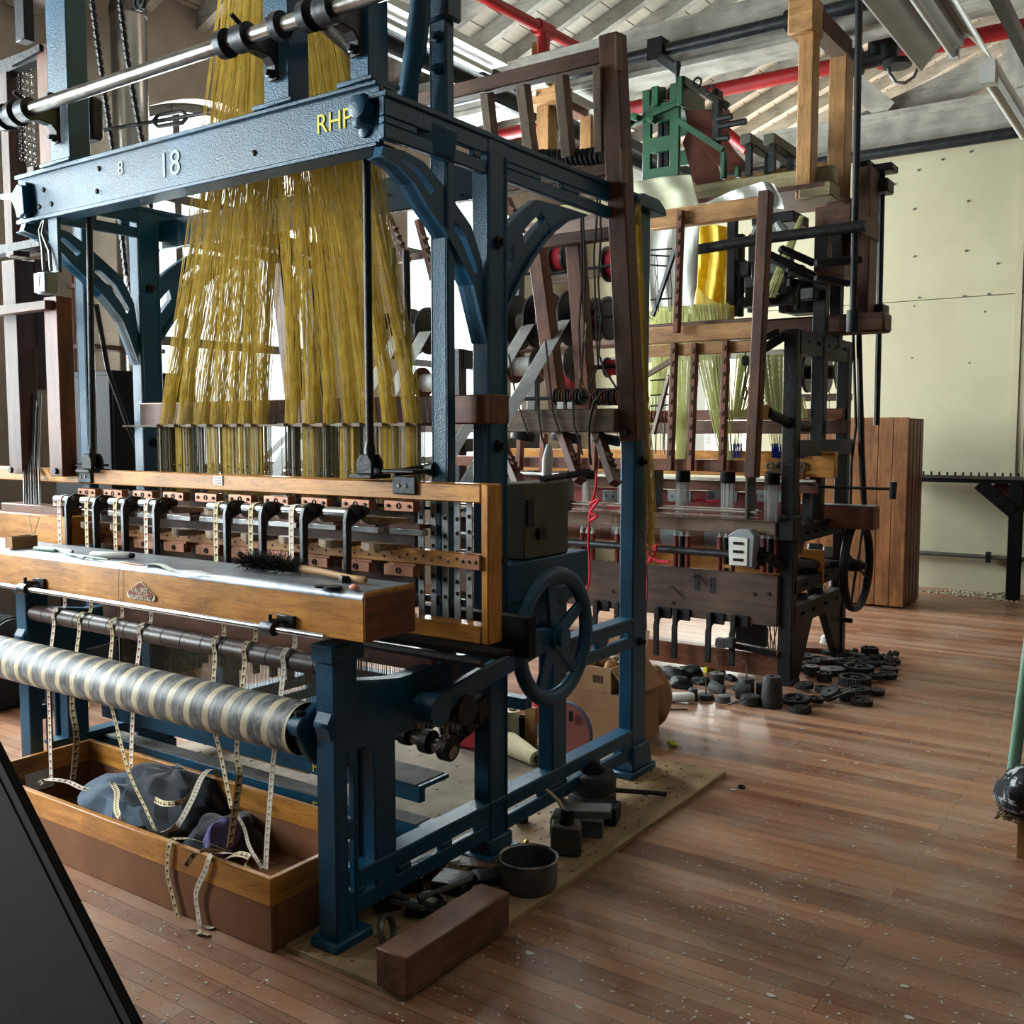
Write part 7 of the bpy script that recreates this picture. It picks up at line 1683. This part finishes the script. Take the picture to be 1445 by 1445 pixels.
# ================================================================== left side: chains, cabinet
def rchain(label, pts, Y, pitch=.05):
    P2 = smooth([at(*p_,Y=Y) for p_ in pts],16); mb = MB(); acc = 0; k = 0; last = P2[0]
    for i in range(1,len(P2)):
        seg = P2[i]-last
        while seg.length >= pitch:
            d = seg.normalized(); a, b = last, last+d*pitch; m_ = a.lerp(b,.5)
            wv = Vector((1,0,0)) if k%2 else Vector((.9,.1,0))
            mb.tube([a-d*.004,a.lerp(b,.15),m_,a.lerp(b,.85),b+d*.004],[.012,.018,.010,.018,.012],6); last = b; k += 1; seg = P2[i]-last
    t = mb.build('drive_chain', M['iron'], None, P2[0]); tag(t, label, 'chain', 'black drive chains at the left'); return t
rchain('black drive chain at the left, the one nearer the blue post', [(126,-30),(139,70),(150,150),(161,225),(172,330),(180,400)], 3.3)
rchain('black drive chain hanging in front of the metal duct', [(166,-30),(178,70),(191,150),(203,215),(212,290),(222,360)], 3.3)
rchain('black drive chain lower down, behind the left blue brace', [(182,400),(192,450),(201,510),(208,560),(216,615),(224,670)], 3.4)
q = at(200,4,Y=3.3); gm_ = gearmesh(.045,.02,16,'web'); o = gm_.build('sprocket', M['iron'], None, (0,0,0)); o.rotation_euler = (R(90),0,0); o.location = q; tag(o,'black sprocket above the duct at the very top','sprocket')
a, b = at(158,522,Y=3.6), at(158,690,Y=3.6)
cab = thing('steel_cabinet', 'black steel cabinet standing behind the left posts', 'cabinet', (a.x-.3,3.9,0))
MB().box(a.x-.62,a.x,3.6,4.2,0,a.z).build('body', M['black'], cab, bevel=.006)
for k in range(2): MB().box(a.x-.31-.3*k,a.x-.01-.3*k,3.585,3.6,.08,a.z-.03).build('door', M['black'], cab, bevel=.004)
a, b = at(190,560,X=-6.1), at(215,470,X=-6.1)
sh_ = thing('wall_rack', 'brown wooden rack with dark bars on the left wall under the duct', 'rack', (-6.2,a.y,1.2))
for z in (1.3,1.7,2.1,2.5): MB().box(-6.3,-6.1,a.y-.35,b.y+.1,z,z+.03).build('rack_shelf', M['darkY'], sh_)
for y_ in (a.y-.3,b.y+.08): MB().box(-6.32,-6.26,y_,y_+.05,0.0,2.7).build('rack_post', M['mahogZ'], sh_)
mo = thing('floor_motor', 'dark ribbed electric motor on the floor at the far left under the loom', 'motor', at(15,970,Y=2.9))
q = at(10,960,Y=3.0)
MB().lathe((q.x-.2,3.0,.35),(1,0,0),[(.12,0),(.15,.02),(.15,.3),(.12,.32)],24).build('motor_body', M['iron3'], mo)
for k in range(9): MB().lathe((q.x-.17+.03*k,3.0,.35),(1,0,0),[(.16,0),(.16,.008)],24).build('cooling_fin', M['iron3'], mo)
MB().box(q.x-.25,q.x+.15,2.85,3.15,.018,.22).build('motor_foot', M['iron'], mo)
# ================================================================== paint flakes and grit on the boards
mb = MB()
def inview(p):
    v = p-EYEP; z = v.dot(fwd); return z > .3 and abs(v.dot(rgt)/z*F) < 760 and -760 < v.dot(upv)/z*F < 100
n_ = 0
while n_ < 2300:
    px, py = random.uniform(0,1445), random.uniform(860,1445)
    p = at(px,py,Z=.0)
    if p.y > 10.4 or (p.x < -1.74 and p.y > 1.9 and p.y < 4.3 and not (p.x < -2.3)): continue
    if p.x < -2.2 and p.y > 1.9 and p.y < 5.5: continue
    if p.x < -6: continue
    s = random.choice((.0015,.002,.002,.0025,.003,.005))*(1 if random.random() < .97 else 2.6)
    g = random.random()*3.1; th = .0006
    k = 5; poly = [(p.x+s*random.uniform(.5,1.2)*math.cos(2*math.pi*j/k+g)*1.3, p.y+s*random.uniform(.4,1.0)*math.sin(2*math.pi*j/k+g)) for j in range(k)]
    mb.prism(poly,'Z',.0005,.0005+th+random.random()*.001); n_ += 1
M['flake'] = plain('paint_flake', srgb(200,196,188), srgb(222,218,212), rough=.8)
tag(mb.build('paint_flakes', M['flake'], None, (-.5,3.5,0), smooth=False),'white paint flakes scattered over the floorboards','debris',kind='stuff')
mb = MB()
for _ in range(700):
    p = Vector((random.uniform(-2.2,-1.76),random.uniform(2.0,4.18),.02)) if random.random() < .6 else Vector((random.uniform(-4,-2.3),random.uniform(2.55,4.15),.018))
    s = random.choice((.002,.003,.004,.007)); mb.cbox((p.x,p.y,p.z+s*.3),s*1.6,s,s*.6,rz=random.random()*3)
tag(mb.build('grit', M['rope'], None, (-2.6,3.2,.02), smooth=False),'grit and lint on the boards under the blue loom','debris',kind='stuff')
